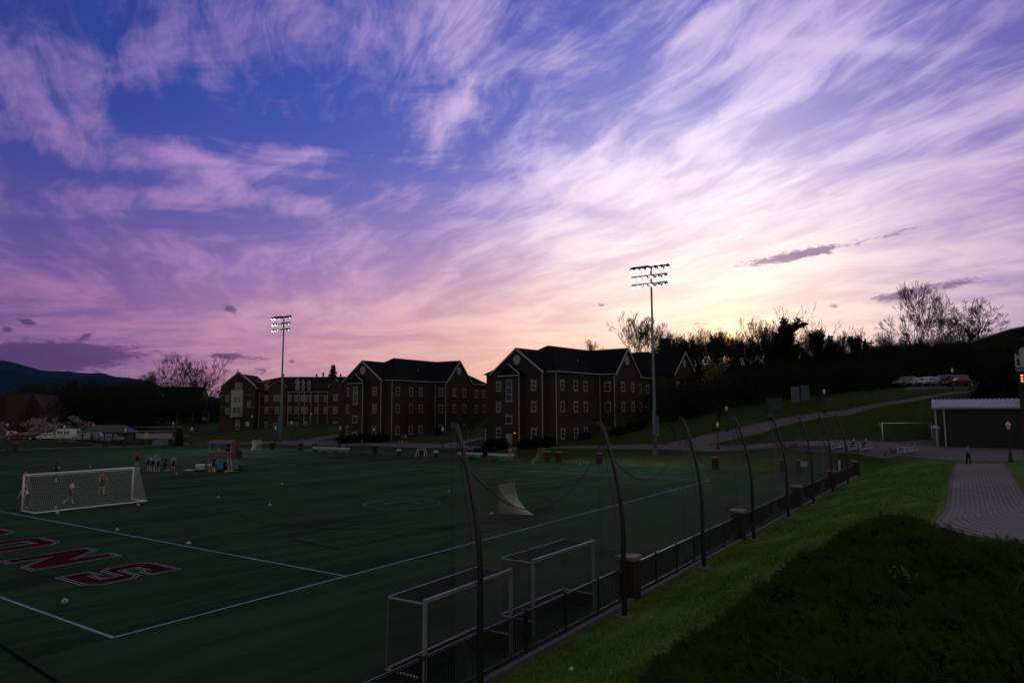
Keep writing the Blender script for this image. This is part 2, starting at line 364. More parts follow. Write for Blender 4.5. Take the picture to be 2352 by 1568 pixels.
def hz(x, y):
    x = np.asarray(x, float); y = np.asarray(y, float); q = np.stack([x.ravel(), y.ravel()], 1)/50.0
    out = np.empty(len(q))
    for i in range(0, len(q), 20000):
        s = q[i:i+20000]; out[i:i+20000] = _k(((s[:, None]-_xy[None])**2).sum(-1)) @ _S[:_n] + _S[_n] + s @ _S[_n+1:]
    r_ = np.hypot(q[:, 0]*50-20, q[:, 1]*50-20)
    f = np.clip((r_-380)/250, 0, 1); f = f*f*(3-2*f)
    out = out*(1-f) + (-6.0)*f
    X, Y = q[:, 0]*50, q[:, 1]*50                      # the synthetic field is dead flat
    e = np.maximum.reduce([X-68.3, -11.1-Y, Y-121.3, -60-X]); g = np.clip(e/1.5, 0, 1)
    out = np.where(e <= 0, -.05, out*g + -.02*(1-g))
    return out.reshape(x.shape)
def H(x, y): return float(hz(np.array([x]), np.array([y]))[0])
def on_ground(px, py, d0=8.0, d1=420.0):
    """march the surveyed line of sight to the terrain"""
    d = vray(px, py); t = np.arange(d0, d1, .25); P = CAMP[None]+t[:, None]*d[None]
    below = P[:, 2] < hz(P[:, 0], P[:, 1])
    i = int(np.argmax(below)) if below.any() else len(t)-1
    return np.array([P[i, 0], P[i, 1], H(P[i, 0], P[i, 1])])
def gpos(px, depth):
    """ground point under a line of sight at a given depth"""
    p = atd(px, 945, depth); return np.array([p[0], p[1], H(p[0], p[1])])
# ---------------------------------------------------------------- ground sheet
def axis(c0, c1, step, far):
    a = list(np.arange(c0, c1+1e-6, step)); s = step
    while a[-1] < far: s *= 1.25; a.append(a[-1]+s)
    s = step
    while a[0] > -far: s *= 1.25; a.insert(0, a[0]-s)
    return np.array(a)
gx = axis(-24, 145, 1.0, 13500); gy = axis(-40, 172, 1.0, 13500)
GX, GY = np.meshgrid(gx, gy, indexing='ij'); GZ = hz(GX, GY)
rough_ = np.sin(GX*1.7+3*np.sin(GY*.31))*np.sin(GY*1.3)*.02
GZ = np.where(GZ > .1, GZ+rough_, GZ)
vv = np.stack([GX, GY, GZ], -1).reshape(-1, 3); nx, ny = len(gx), len(gy)
ii, jj = np.meshgrid(np.arange(nx-1), np.arange(ny-1), indexing='ij'); b0 = (ii*ny+jj).ravel()
gm = bpy.data.meshes.new('ground'); gm.from_pydata(vv.tolist(), [], np.stack([b0, b0+ny, b0+ny+1, b0+1], 1).tolist())
gm.polygons.foreach_set('use_smooth', [True]*len(gm.polygons))
def grassmat():
    m_ = bpy.data.materials.new('lawn_grass'); m_.use_nodes = True; t = NT(m_.node_tree); b = t.n['Principled BSDF']
    b.inputs['Roughness'].default_value = .9; b.inputs['Specular IOR Level'].default_value = .03
    co = t.n.new('ShaderNodeTexCoord').outputs['Object']
    big = t.noise(co, .12, 4, .6); mid = t.math('ADD', t.math('MULTIPLY', t.noise(co, .9, 5, .65), .5), t.math('MULTIPLY', t.noise(t.vec('MULTIPLY', co, (.12, 1.4, 1.0)), 1.0, 5, .65), .5)); fine = t.noise(co, 14, 4, .7)
    c = t.mix(t.mapr(mid, .35, .7), (.085, .150, .028), (.125, .215, .042))
    c = t.mix(t.mapr(big, .52, .68, 0, .6), c, (.11, .098, .024))
    dry = t.math('ADD', t.noise(co, .33, 6, .7), t.math('MULTIPLY', fine, .12))
    c = t.mix(t.mapr(dry, .62, .72, 0, .8), c, (.115, .095, .055))
    c = t.mix(t.mapr(fine, .3, .7, 0, .5), c, (.035, .055, .008))
    sx = t.sep(co); rough_lawn = t.mapr(t.math('ADD', sx[0], t.math('MULTIPLY', big, 6.0)), 68.0, 78.0); rough_lawn = t.math('MAXIMUM', rough_lawn, t.mapr(sx[1], 119.0, 124.0))      # unwatered campus lawn beyond the field
    c = t.mix(t.math('MULTIPLY', rough_lawn, .85), c, t.mix(t.mapr(mid, .35, .7), (.016, .028, .007), (.034, .036, .013)))
    t.l.new(c, b.inputs['Base Color'])
    bn = t.n.new('ShaderNodeBump'); bn.inputs['Strength'].default_value = .8; bn.inputs['Distance'].default_value = .05
    t.l.new(t.math('ADD', fine, t.math('MULTIPLY', mid, .7)), bn.inputs['Height']); t.l.new(bn.outputs[0], b.inputs['Normal'])
    return m_
M['grass'] = grassmat(); gm.materials.append(M['grass'])
ground = obj('ground', gm, kind='structure')
# ---------------------------------------------------------------- synthetic turf
def turfmat():
    m_ = bpy.data.materials.new('synthetic_turf'); m_.use_nodes = True; t = NT(m_.node_tree); b = t.n['Principled BSDF']
    b.inputs['Roughness'].default_value = 1.0; b.inputs['Specular IOR Level'].default_value = .04
    co = t.n.new('ShaderNodeTexCoord').outputs['Object']
    ang = R(-8); u = t.vec('DOT_PRODUCT', co, (math.cos(ang), math.sin(ang), 0.0)); v = t.vec('DOT_PRODUCT', co, (-math.sin(ang), math.cos(ang), 0.0))
    streak = t.noise(t.comb(t.math('MULTIPLY', u, .10), t.math('MULTIPLY', v, .55), 0.0), 1.0, 6, .65, .6)
    patch = t.noise(co, .045, 4, .6, .4); fine = t.noise(co, 9.0, 5, .75); grain = t.noise(co, 60.0, 2, .7)
    c = t.mix(t.mapr(streak, .36, .62), (.006, .018, .0075), (.026, .064, .026))
    c = t.mix(t.mapr(patch, .42, .62, 0, .45), c, (.022, .036, .017))
    c = t.mix(t.mapr(t.noise(t.vec('MULTIPLY', co, (.5, 1.0, 1.0)), .3, 6, .7, .5), .58, .74, 0, .5), c, (.05, .05, .03))
    c = t.mix(t.mapr(fine, .3, .7, 0, .35), c, (.012, .022, .010))
    c = t.mix(t.mapr(grain, .3, .75, 0, .3), c, (.055, .085, .04))
    sy = t.math('FRACT', t.math('MULTIPLY', t.sep(co)[1], 1/9.14)); seam = t.math('FRACT', t.math('MULTIPLY', t.sep(co)[1], 1/4.57))      # rolls of turf with opposing nap and their seams
    c = t.mix(t.math('MULTIPLY', t.math('GREATER_THAN', sy, .5), .16), c, (.030, .085, .040))
    c = t.mix(t.math('MULTIPLY', t.math('LESS_THAN', seam, .012), .5), c, (.006, .012, .008))
    t.l.new(c, b.inputs['Base Color'])
    bn = t.n.new('ShaderNodeBump'); bn.inputs['Strength'].default_value = .7; bn.inputs['Distance'].default_value = .02
    t.l.new(t.math('ADD', fine, grain), bn.inputs['Height']); t.l.new(bn.outputs[0], b.inputs['Normal'])
    return m_
M['turf'] = turfmat()
mb = MB(); mb.add([(-60,-11.1,0),(68.2,-11.1,0),(68.2,121.2,0),(-60,121.2,0)], [(0,1,2,3)])
turf = mb.build('turf_field', M['turf'], kind='structure')
def fline(x0, y0, x1, y1, w=.11, z=.005, m_='turfline', name='line_marking'):
    d = Vector((x1-x0, y1-y0)); n_ = Vector((-d.y, d.x)).normalized()*w/2; L = max(1, int(d.length/1.5)); b_ = MB(); rr = random.Random(int(x0*7+y0*3+x1))
    V_ = []; F = []
    for i in range(L+1):
        p = Vector((x0, y0)) + d*i/L; k = 1+rr.uniform(-.16, .16)
        V_ += [(p.x+n_.x*k, p.y+n_.y*k, z), (p.x-n_.x*k, p.y-n_.y*k, z)]
    for i in range(L): F.append((2*i, 2*i+1, 2*i+3, 2*i+2))
    b_.add(V_, F); return b_.build(name, M[m_], turf)
M['lineblue'] = mat('pale_blue_line', (.24,.32,.36), .95, .35, 3, spec=.03)
M['linefaint'] = mat('worn_line', (.10,.16,.14), .95, .5, 2, spec=.03)
M['linered'] = mat('maroon_line', (.05,.012,.012), .95, .3, 4, spec=.02)
M['linedark'] = mat('dark_line', (.005,.006,.007), .95, .3, 4, spec=.02)
FL = 55.6
fline(0, -.02, 0, 75, .11, .005, 'lineblue'); fline(.06, 0, FL, 0, .11, .009, 'lineblue'); fline(9.14, 0, 9.14, 70, .11, .005, 'lineblue')
fline(FL, .06, FL, 100, .11, .005, 'lineblue'); fline(46.4, .06, 46.4, 100, .1, .005, 'linefaint')
fline(-30, 32.9, 46.3, 32.9, .1, .009, 'linefaint'); fline(9.3, 66, 55.5, 66, .1, .009, 'linefaint')
fline(22, 51, 22, 100, .09, .013, 'linefaint'); fline(34, 36, 34, 100, .09, .013, 'linefaint'); fline(36, 56, 60, 56, .09, .017, 'linefaint')
fline(50, 22, 50, 60, .09, .013, 'linefaint'); fline(59.5, 20, 59.5, 70, .09, .013, 'linefaint'); fline(46.5, 36.5, 61, 36.5, .09, .017, 'linefaint'); fline(52, 44, 62, 44, .09, .017, 'linefaint')
for a_, b_ in (((760, 1264), (940, 1226)), ((672, 1239), (780, 1261)), ((-20, 1468), (130, 1566))):
    q0, q1 = atz(*a_), atz(*b_); fline(q0[0], q0[1], q1[0], q1[1], .10, .013, 'linedark')
def fcirc(cx, cy, r_, m_, w=.09, z=.013, a0=0, a1=360, sx=1.0):
    n = 72; b_ = MB(); V_ = []; F = []
    for i in range(n+1):
        a = R(a0+(a1-a0)*i/n)
        for q in (r_-w/2, r_+w/2): V_.append((cx+q*math.cos(a), cy+q*math.sin(a), z))
    for i in range(n): F.append((2*i, 2*i+1, 2*i+3, 2*i+2))
    b_.add(V_, F); b_.build('line_marking', M[m_], turf)
fcirc(26.9, 13.5, 2.75, 'turfline', .06); fcirc(26.9, 13.5, 1.2, 'turfline', .05)
fcirc(26.9, 13.5, 11.0, 'linered', .08, .017, 150, 330); fcirc(26.9, 60, 3, 'turfline', .08); fcirc(34, 54, 9, 'linedark', .1, .017, 200, 330)
# small tick marks of the other sports
for i in range(8): fline(59+.0*i, 9+i*4.0, 60.2, 9+i*4.0, .1, .021, 'linefaint')
# ---------------------------------------------------------------- buildings
def glassmat(name, c, rough=.08):
    m_ = mat(name, c, rough, .3, 1.5, spec=.8); return m_
M['pane'] = glassmat('window_glass', (.016,.018,.022))
M['pane2'] = glassmat('window_glass_blind', (.06,.06,.06), .2)
M['vent'] = mat('louvre_paint', (.3,.31,.32), .6, .1, 5)
M['door'] = mat('cream_door', (.3,.26,.22), .55, .1, 3)
M['lampwarm'] = mat('warm_bulb', (.9,.5,.2), .5, 0, emit=(1.0,.42,.1), estr=2.5)
_wm = {}
def winmesh(w, h, mull=True):
    """frame looking along -y, sash bars, glass set back; centred on the opening"""
    k = (round(w, 2), round(h, 2), mull)
    if k in _wm: return _wm[k]
    f = MB(); t_ = .08
    f.bx(-w/2, -w/2+t_, -.09, .02, -h/2, h/2); f.bx(w/2-t_, w/2, -.09, .02, -h/2, h/2)
    f.bx(-w/2+t_, w/2-t_, -.088, .02, h/2-t_, h/2); f.bx(-w/2+t_, w/2-t_, -.088, .02, -h/2, -h/2+t_)
    if mull is True: f.bx(-w/2+t_, w/2-t_, -.075, .02, -.035, .035)
    elif mull:
        for i in range(1, mull): zz = -h/2+h*i/mull; f.bx(-w/2+t_, w/2-t_, -.075, .02, zz-.04, zz+.04)
    g = MB().bx(-w/2+t_*.5, w/2-t_*.5, -.035, .01, -h/2+t_*.5, h/2-t_*.5)
    l_ = MB().bx(-w/2-.14, w/2+.14, -.07, .03, h/2+.002, h/2+.24); s_ = MB().bx(-w/2-.1, w/2+.1, -.16, .03, -h/2-.17, -h/2-.002)
    _wm[k] = (f.mesh('window', M['trim']), g.mesh('pane', M['pane']), l_.mesh('lintel', M['stone']), s_.mesh('sill', M['stone']), g.mesh('pane', M['pane2']))
    return _wm[k]
_wr = random.Random(3)
def window(parent, x, y, z, face, w=1.0, h=1.45, mull=True, lint=True):
    """face: heading (radians, local) the window looks to"""
    a, b, c, d, e = winmesh(w, h, mull)
    o = obj('window', a, parent, (x, y, z), face+math.pi/2)
    obj('pane', e if _wr.random() < .25 else b, o)
    if lint: obj('lintel', c, o); obj('sill', d, o)
    return o
def gable_roof(name, parent, x0, x1, y0, y1, ze, zr, axis='x', ov=.35, trim=(True, True), m_='shingle', fill=None):
    """closed gable roof with ridge along axis; rake boards as sub-parts"""
    if axis == 'x': c = (y0+y1)/2; hw = (y1-y0)/2+ov
    else: c = (x0+x1)/2; hw = (x1-x0)/2+ov
    k = (zr-ze)/(hw-ov); ze2 = ze-ov*k
    poly = [(c-hw, ze2), (c-hw, ze2+.12), (c, zr+.16), (c+hw, ze2+.12), (c+hw, ze2), (c, zr+.02)]
    a, b = (x0, x1) if axis == 'x' else (y0, y1)
    r_ = MB().prism(poly, axis, a, b).build(name, M[m_], parent)
    if fill:
        for e0, e1 in ((a+.3, a+.45), (b-.45, b-.3)): MB().prism([(c-hw+ov, ze-.2), (c+hw-ov, ze-.2), (c+hw-ov, ze), (c, zr), (c-hw+ov, ze)], axis, e0, e1).build('gable_wall', M[fill], parent)
    for end, on in zip((a, b), trim):
        if not on: continue
        s_ = -1 if end == a else 1
        for sd in (-1, 1):
            q = [(c+sd*(hw+.02), ze2-.12), (c+sd*(hw+.02), ze2+.16), (c, zr+.18), (c, zr-.2)]
            p0, p1 = sorted((end+s_*.002, end+s_*.1))
            MB().prism(q, axis, p0, p1).build('rake_board', M['trim'], r_)
    return r_
def spout(parent, x, y, z0, z1, r_=.06):
    MB().tube([(x, y, z1), (x, y, z0)], r_, 6).build('downspout', M['trim'], parent)
def dorm(name, label, origin, rz, door):
    t = thing(name, label, 'building', origin, rz)
    ze, zb = 11.8, -2.0
    w = MB().bx(0, 32, 0, 15, zb, ze).build('wall', M['brick'], t)
    MB().prism([(2.0, zb), (12.8, zb), (12.8, ze), (7.4, 15.8), (2.0, ze)], 'x', -1.0, .5).build('gable_wing', M['brick'], t)
    MB().prism([(13.0, zb), (21.5, zb), (21.5, ze), (17.25, 16.4), (13.0, ze)], 'y', -3.1, .5).build('gable_wing', M['brick'], t)
    MB().bx(-2.3, -1.003, 6.0, 9.7, zb, 11.3).build('stair_bay', M['brick'], t)
    # string courses slightly proud of the brick
    for zz in (4.35, 8.0):
        for a in ((-.03, 32.03, -.03, -.002), (-.03, -.002, 0, 2.0)): MB().bx(*a, zz, zz+.08).build('string_course', M['brickd'], t)
    o = .35; P = [(-o, -o, ze-.1), (32+o, -o, ze-.1), (32+o, 15+o, ze-.1), (-o, 15+o, ze-.1), (8, 7.5, 16.9), (24, 7.5, 16.9)]
    hip = MB().add(P, [(0,3,2,1), (0,1,5,4), (1,2,5), (2,3,4,5), (3,0,4)]).build('roof', M['shingle'], t)
    for a, b in (((-o, -o), (8, 7.5)), ((-o, 15+o), (8, 7.5)), ((32+o, -o), (24, 7.5))):
        MB().tube([(a[0], a[1], ze-.06), (b[0], b[1], 16.93)], .09, 5).build('hip_cap', M['shingle'], hip)
    MB().tube([(8, 7.5, 16.93), (24, 7.5, 16.93)], .09, 5).build('ridge_cap', M['shingle'], hip)
    for px_, py_ in ((11.0, 3.2), (20.5, 4.0)): MB().lathe([(.06, 0), (.06, .7), (.08, .7), (.08, .75)], 8, (px_, py_, 13.7)).build('vent_pipe', M['trim'], hip)
    gable_roof('roof', t, -1.25, 6.4, 2.0, 12.8, ze, 15.8, 'x', .3, (True, False))
    gable_roof('roof', t, 13.0, 21.5, -3.4, 6.6, ze, 16.4, 'y', .3, (True, False))
    # little hat over the stair bay
    hat = MB().prism([(5.65, 11.3), (10.05, 11.3), (10.05, 11.42), (7.85, 13.0), (5.65, 11.42)], 'x', -2.62, -.9).build('bay_roof', M['shingle'], t)
    MB().bx(-2.74, -2.6, 5.55, 10.15, 11.14, 11.32).build('gutter', M['trim'], t)
    MB().prism([(5.6, 11.4), (7.85, 13.02), (7.85, 13.22), (5.45, 11.5)], 'x', -2.70, -2.622).build('rake_board', M['trim'], t)
    MB().bx(-o, 12.7, -o-.13, -o-.003, ze-.12, ze+.03).build('gutter', M['trim'], t)
    MB().bx(21.8, 32.2, -o-.13, -o-.003, ze-.12, ze+.03).build('gutter', M['trim'], t)
    MB().bx(-o-.13, -o-.003, -o, 1.7, ze-.12, ze+.03).build('gutter', M['trim'], t)
    MB().bx(12.6, 12.72, -3.3, -.5, ze-.12, ze+.03).build('gutter', M['trim'], t)
    for x_, y_ in ((-.07, .08), (-1.08, 2.1), (12.9, -.1), (12.9, -3.0), (21.6, -.1), (-2.36, 5.9)): spout(t, x_, y_, -.6 if x_ > -1 else .2, ze-.1 if x_ > -2 else 11.1)
    rows = [9.55, 6.1, 1.75]
    for zc in rows:
        for x_ in (1.5, 5.35, 8.35): window(t, x_, 0, zc, -math.pi/2)
        window(t, 13.0, -1.6, zc, math.pi, 1.15)
        for x_ in (15.65, 19.1): window(t, x_, -3.1, zc, -math.pi/2)
        for x_ in (24.0, 27.5, 30.5): window(t, x_, 0, zc, -math.pi/2)
        for y_ in (3.9, 11.3): window(t, -1.0, y_, zc, math.pi, 1.05)
        window(t, -1.0, 11.9 if False else 5.2, zc, math.pi, .7) if False else None
    window(t, -2.3, 8.0, 8.75, math.pi, 1.3, 3.4, 3)
    window(t, -2.3, 8.0, 4.0, math.pi, 1.3, 1.2, False)
    if door:
        d = MB().bx(-2.38, -2.302, 7.35, 8.65, -.55, 1.75).build('door', M['door'], t)
        MB().bx(-2.395, -2.382, 7.52, 7.68, .8, 1.4).build('pane', M['pane'], d); MB().box((-2.42, 7.5, .35), (.06, .12, .05)).build('handle', M['galv'], d)
        l_ = MB().box((-2.42, 6.75, 2.05), (.2, .2, .28)).build('wall_lamp', M['iron'], t); MB().box((-2.44, 6.75, 1.88), (.16, .16, .04)).build('bulb', M['lampwarm'], l_)
    else: window(t, -2.3, 8.0, .75, math.pi, 1.3, 1.2, False)
    for (x_, y_, f_) in ((-1.03, 7.4, 'x'), (17.25, -3.13, 'y')):
        v_ = MB(); zc = 13.95 if f_ == 'x' else 14.3
        ring = [(.72*math.cos(2*math.pi*i/20), .85*math.sin(2*math.pi*i/20)) for i in range(20)]
        v_.prism([((y_ if f_ == 'x' else x_)+a, zc+b) for a, b in ring], f_, (x_ if f_ == 'x' else y_)-.03, (x_ if f_ == 'x' else y_)+.04); v_.build('round_vent', M['vent'], t)
    for x_ in (14.3, 20.3): MB().bx(x_-.32, x_+.32, -3.3, -3.102, zb, 10.4).build('buttress', M['brick'], t)
    return t
dA = dorm('brick_dormitory', 'red brick dormitory with cream ground-floor door in its stair bay', (84.39, 33.85, 1.35), R(-5), True)
dB = dorm('brick_dormitory', 'red brick dormitory with white rake boards and no door in its stair bay', (88.8, 74.12, 1.25), 0.0, False)
# lit lamp behind one ground-floor window
MB().ball((-1.06, 3.95, 2.0), .07, 8, 5, (.4, 1, 1)).build('lit_lamp', M['lampwarm'], dB)
# wing joined to the back of the first dormitory
def hit(P, ang, px, py):
    d = vray(px, py); A_ = np.array([[d[0], -math.cos(ang)], [d[1], -math.sin(ang)]]); t, s = np.linalg.solve(A_, np.array(P[:2])-CAMP[:2])
    return s, CAMP[2]+t*d[2]
t = thing('brick_dormitory_wing', 'brick dormitory block with gable and stair bay behind the steel light pole', 'building', (84.39, 33.85, 2.2), R(-5))
MB().bx(32.3, 46, -3.0, 16, -2, 11.6).build('wall', M['brick'], t)
MB().prism([(33.5, -2), (43.5, -2), (43.5, 11.6), (38.5, 16.2), (33.5, 11.6)], 'y', -4.2, -2.9).build('gable_wing', M['brick'], t)
gable_roof('roof', t, 33.5, 43.5, -4.5, 9, 11.6, 16.2, 'y', .3, (True, False))
P_ = [(32.0, -3.3, 11.5), (46.3, -3.3, 11.5), (46.3, 16.3, 11.5), (32.0, 16.3, 11.5), (39.1, 4, 16.9), (39.1, 9, 16.9)]
MB().add(P_, [(0,3,2,1), (0,1,4), (1,2,5,4), (2,3,5), (3,0,4,5)]).build('roof', M['shingle'], t)
MB().bx(40.5, 45.0, -5.6, -4.203, -2, 10.6).build('stair_bay', M['brick'], t)
MB().prism([(40.1, 10.6), (45.4, 10.6), (45.4, 10.72), (42.7, 12.6), (40.1, 10.72)], 'y', -5.95, -4.1).build('bay_roof', M['shingle'], t)
MB().bx(40.0, 45.5, -6.06, -5.94, 10.44, 10.62).build('gutter', M['trim'], t)
for zc in (9.4, 6.0, 1.7):
    window(t, 35.2, -4.2, zc, -math.pi/2); window(t, 38.2, -4.2, zc, -math.pi/2)
window(t, 42.7, -5.6, 8.4, -math.pi/2, 1.3, 3.2, 3); window(t, 42.7, -5.6, 4.2, -math.pi/2, 1.3, 1.2, False)
MB().prism([(38.5+.7*math.cos(2*math.pi*i/20), 14.0+.85*math.sin(2*math.pi*i/20)) for i in range(20)], 'y', -4.24, -4.15).build('round_vent', M['vent'], t)
# rear wing seen past the left gable of the first dormitory
t = thing('brick_dormitory_wing', 'brick dormitory block showing one window column past the cream-door dormitory gable', 'building', (84.39, 33.85, 1.35), R(-5))
MB().bx(14, 26, 15.3, 22, -2, 11.8).build('wall', M['brick'], t)
gable_roof('roof', t, 13.7, 26.3, 15.3, 22, 11.8, 15.6, 'x', .3, (True, True), fill='brick')
for zc in (9.55, 6.1): window(t, 14.0, 19.6, zc, math.pi); window(t, 14.0, 17.2, zc, math.pi)
window(t, 14.0, 19.6, 2.0, math.pi)
pt = thing('entrance_porch', 'small white-post entrance porch beside the cream-door dormitory', 'porch', (84.39, 33.85, 1.35), R(-5))
for x_, y_ in ((1.5, 16.4), (1.5, 14.9), (3.4, 16.4)): MB().bx(x_-.09, x_+.09, y_-.09, y_+.09, -1, 2.6).build('post', M['trim'], pt)
MB().prism([(14.6, 2.6), (16.7, 2.6), (15.65, 3.9)], 'x', 1.2, 5.5).build('roof', M['shingle'], pt)
MB().prism([(14.5, 2.55), (15.65, 3.95), (15.65, 4.12), (14.35, 2.6)], 'x', 1.08, 1.198).build('rake_board', M['trim'], pt)

# ---- long gabled hall at the end of the walk
def v2c(x, y): return ((750+x/3.485)*2352/3840, (1250+y/3.485)*2352/3840)
CO = atd(*v2c(270, 1000), 178); CZ = 1.2; CA = R(-55)
hallC = thing('gabled_hall', 'long brick hall with pale oriel bay, three dormers and several gables', 'building', (CO[0], CO[1], CZ), CA)
def cs(x, y=800): s, z = hit(CO, CA, *v2c(x, y)); return s
def cz(x, y): return hit(CO, CA, *v2c(x, y))[1]-CZ
ze = cz(275, 700)
s0, s1, s2, s3, s4, s5, s6, s7 = [cs(q) for q in (270, 718, 885, 1112, 1665, 1835, 1960, 2150)]
MB().prism([(s0, -2), (s1, -2), (s1, ze), ((s0+s1)/2, cz(508, 512)), (s0, ze)], 'y', 0, .4).build('gable_wing', M['brick'], hallC)
MB().bx(s0, s1, .401, 14, -2, ze-.3).build('wall', M['brick'], hallC)
gable_roof('roof', hallC, s0, s1, .42, 13.9, ze-.2, cz(508, 530), 'y', .1, (False, False))
for sg in (0, 1):
    ea, eb = ((s0-.1, ze), ((s0+s1)/2, cz(508, 508))) if sg == 0 else ((s1+.1, ze), ((s0+s1)/2, cz(508, 508)))
    MB().prism([ea, (ea[0], ea[1]+.28), (eb[0], eb[1]+.28), eb], 'y', -.08, .5).build('coping', M['trim'], hallC)
MB().bx(s1+.002, s7, 2.5, 15, -2, cz(850, 620)).build('wall', M['brick'], hallC)
MB().prism([(s2, -2), (s3, -2), (s3, cz(1000, 690)), ((s2+s3)/2, cz(1000, 597)), (s2, cz(1000, 690))], 'y', .8, 3).build('gable_wing', M['brick'], hallC)
gable_roof('roof', hallC, s2, s3, .9, 7.5, cz(1000, 695), cz(1000, 608), 'y', .15, (True, False))
MB().prism([(s4, -2), (s5, -2), (s5, cz(1750, 680)), ((s4+s5)/2, cz(1750, 583)), (s4, cz(1750, 680))], 'y', 1.2, 3).build('gable_wing', M['brick'], hallC)
gable_roof('roof', hallC, s4, s5, 1.3, 7.5, cz(1750, 685), cz(1750, 592), 'y', .15, (True, False))
zr_ = cz(1000, 545); zw = cz(850, 625)
P_ = [(s1-.5, 2.1, zw), (s7, 2.1, zw), (s7, 15.4, zw), (s1-.5, 15.4, zw), (s1+4.2, 8.5, zr_), (s7, 8.5, zr_)]
MB().add(P_, [(0,3,2,1), (0,1,5,4), (1,2,5), (2,3,4,5), (3,0,4)]).build('roof', M['shingle'], hallC)
zl = cz(1300, 760)
P_ = [(s3, 1.2, zl), (s4, 1.2, zl), (s4, 2.6, zl), (s3, 2.6, zl), (s3, 5.5, zr_-1.2), (s4, 5.5, zr_-1.2)]
MB().add(P_, [(0,3,2,1), (0,1,5,4), (2,3,4,5), (0,4,3), (1,2,5)]).build('roof', M['shingle'], hallC)
MB().bx(s3, s4, 1.4, 2.498, -2, zl).build('wall', M['brick'], hallC)
MB().bx(s3, s4, 1.05, 1.2, zl-.1, zl+.06).build('gutter', M['trim'], hallC); MB().bx(s1, s2, 2.0, 2.12, zw-.14, zw+.05).build('gutter', M['trim'], hallC)
for a, b, c in ((1212, 1285, 588), (1293, 1352, 602), (1370, 1428, 610)):
    x0, x1 = cs(a), cs(b); zt = cz((a+b)/2, c); zb_ = cz((a+b)/2, 740)
    MB().bx(x0+.25, x1-.25, 1.6, 5, zb_, zt-(x1-x0)*.5).build('dormer', M['trim'], hallC)
    gable_roof('dormer_roof', hallC, x0+.2, x1-.2, 1.35, 6, zt-(x1-x0)*.55, zt, 'y', .2, (True, False), fill='trim')
    window(hallC, (x0+x1)/2, 1.6, cz((a+b)/2, 695), -math.pi/2, .75, 1.25, True, False)
bay = MB().bx(cs(425), cs(573), -.9, -.002, cz(500, 1090), cz(500, 738)).build('oriel_bay', mat('pale_panel', (.3,.31,.32), .7, .12, 2), hallC)
for zz in (870, 1000):
    for xx in (478, 535): window(hallC, cs(xx), -.9, cz(xx, zz if zz < 900 else 1005)+.1, -math.pi/2, .85 if xx < 500 else .6, 1.5, True, False)
for xx, yy, ww, ff in ((505, 690, 1.7, 0), (360, 850, .95, 0), (640, 925, .8, 0), (360, 1010, .95, 0), (490, 1165, .95, 0), (493, 1215, .95, 0), (820, 690, .9, 2.5), (818, 848, .9, 2.5), (818, 1005, .9, 2.5), (818, 1200, .9, 2.5),
                      (993, 848, 1.8, .8), (990, 1005, .9, .8), (965, 1210, .9, .8), (1145, 848, .8, 1.4), (1228, 848, .85, 1.4), (1310, 848, .7, 1.4), (1358, 848, .7, 1.4), (1412, 848, .6, 1.4), (1490, 850, .8, 1.4), (1615, 850, .9, 1.4),
                      (1145, 1005, .8, 1.4), (1228, 1005, .85, 1.4), (1310, 1005, .7, 1.4), (1358, 1005, .7, 1.4), (1490, 1005, .8, 1.4), (1615, 1005, .9, 1.4), (1745, 840, 1.1, 1.2), (1745, 1005, 1.1, 1.2), (1745, 1195, 1.1, 1.2), (1225, 1195, .9, 1.4), (1350, 1195, .8, 1.4), (1145, 1195, .8, 1.4)):
    s_ = cs(xx, yy)
    window(hallC, s_*(1+ff*.006), ff, cz(xx, yy), -math.pi/2, ww, 1.45 if yy < 1100 else 1.3)
for a, b, yy, ff in ((270, 718, 806, 0), (270, 718, 964, 0), (720, 885, 806, 2.5), (890, 1110, 806, .8), (890, 1110, 962, .8), (1112, 1664, 806, 1.4), (1668, 1833, 796, 1.2), (1668, 1833, 958, 1.2), (720, 885, 962, 2.5)):
    MB().bx(cs(a)+.02, cs(b)-.02, ff-.05, ff-.002, cz((a+b)/2, yy)-.1, cz((a+b)/2, yy)+.06).build('string_course', M['stone'], hallC)
for xx, ff in ((735, 2.4), (1132, 1.3), (1278, 1.3), (1348, 1.3), (1436, 1.3), (1530, 1.3), (1652, 1.3), (1868, 2.4)): spout(hallC, cs(xx), ff, -.5, zl-.1, .07)
d_ = MB().bx(cs(612), cs(655), -.06, -.002, cz(630, 1210), cz(630, 1152)).build('door', mat('grey_door', (.4,.4,.42), .6, .1, 2), hallC)
MB().box((cs(612)+.2, -.08, cz(630, 1185)), (.06, .06, .14)).build('handle', M['iron'], d_)
MB().prism([(cs(560), 0), (cs(660), 0), (cs(660), .9), (cs(640), .9)], 'y', -2.2, -.9).build('entrance_steps', M['conc'], hallC)
for xx in (508, 1000, 1745): MB().bx(cs(xx)-.2, cs(xx)+.2, (-.06 if xx == 508 else .74 if xx == 1000 else 1.14), (-.002 if xx == 508 else .798 if xx == 1000 else 1.198), cz(xx, 600 if xx < 600 else 672), cz(xx, 555 if xx < 600 else 640)).build('gable_slot', M['brickd'], hallC)
for xx, hh in ((955, .9), (1410, .8), (1580, .8), (1500, 1.3), (1740, .8)):
    MB().lathe([(.22, -.6), (.22, hh*.5), (.32, hh*.55), (.32, hh*.8), (.05, hh)], 10, (cs(xx, 560), 8.5, zr_)).build('roof_vent', M['galv'], hallC)

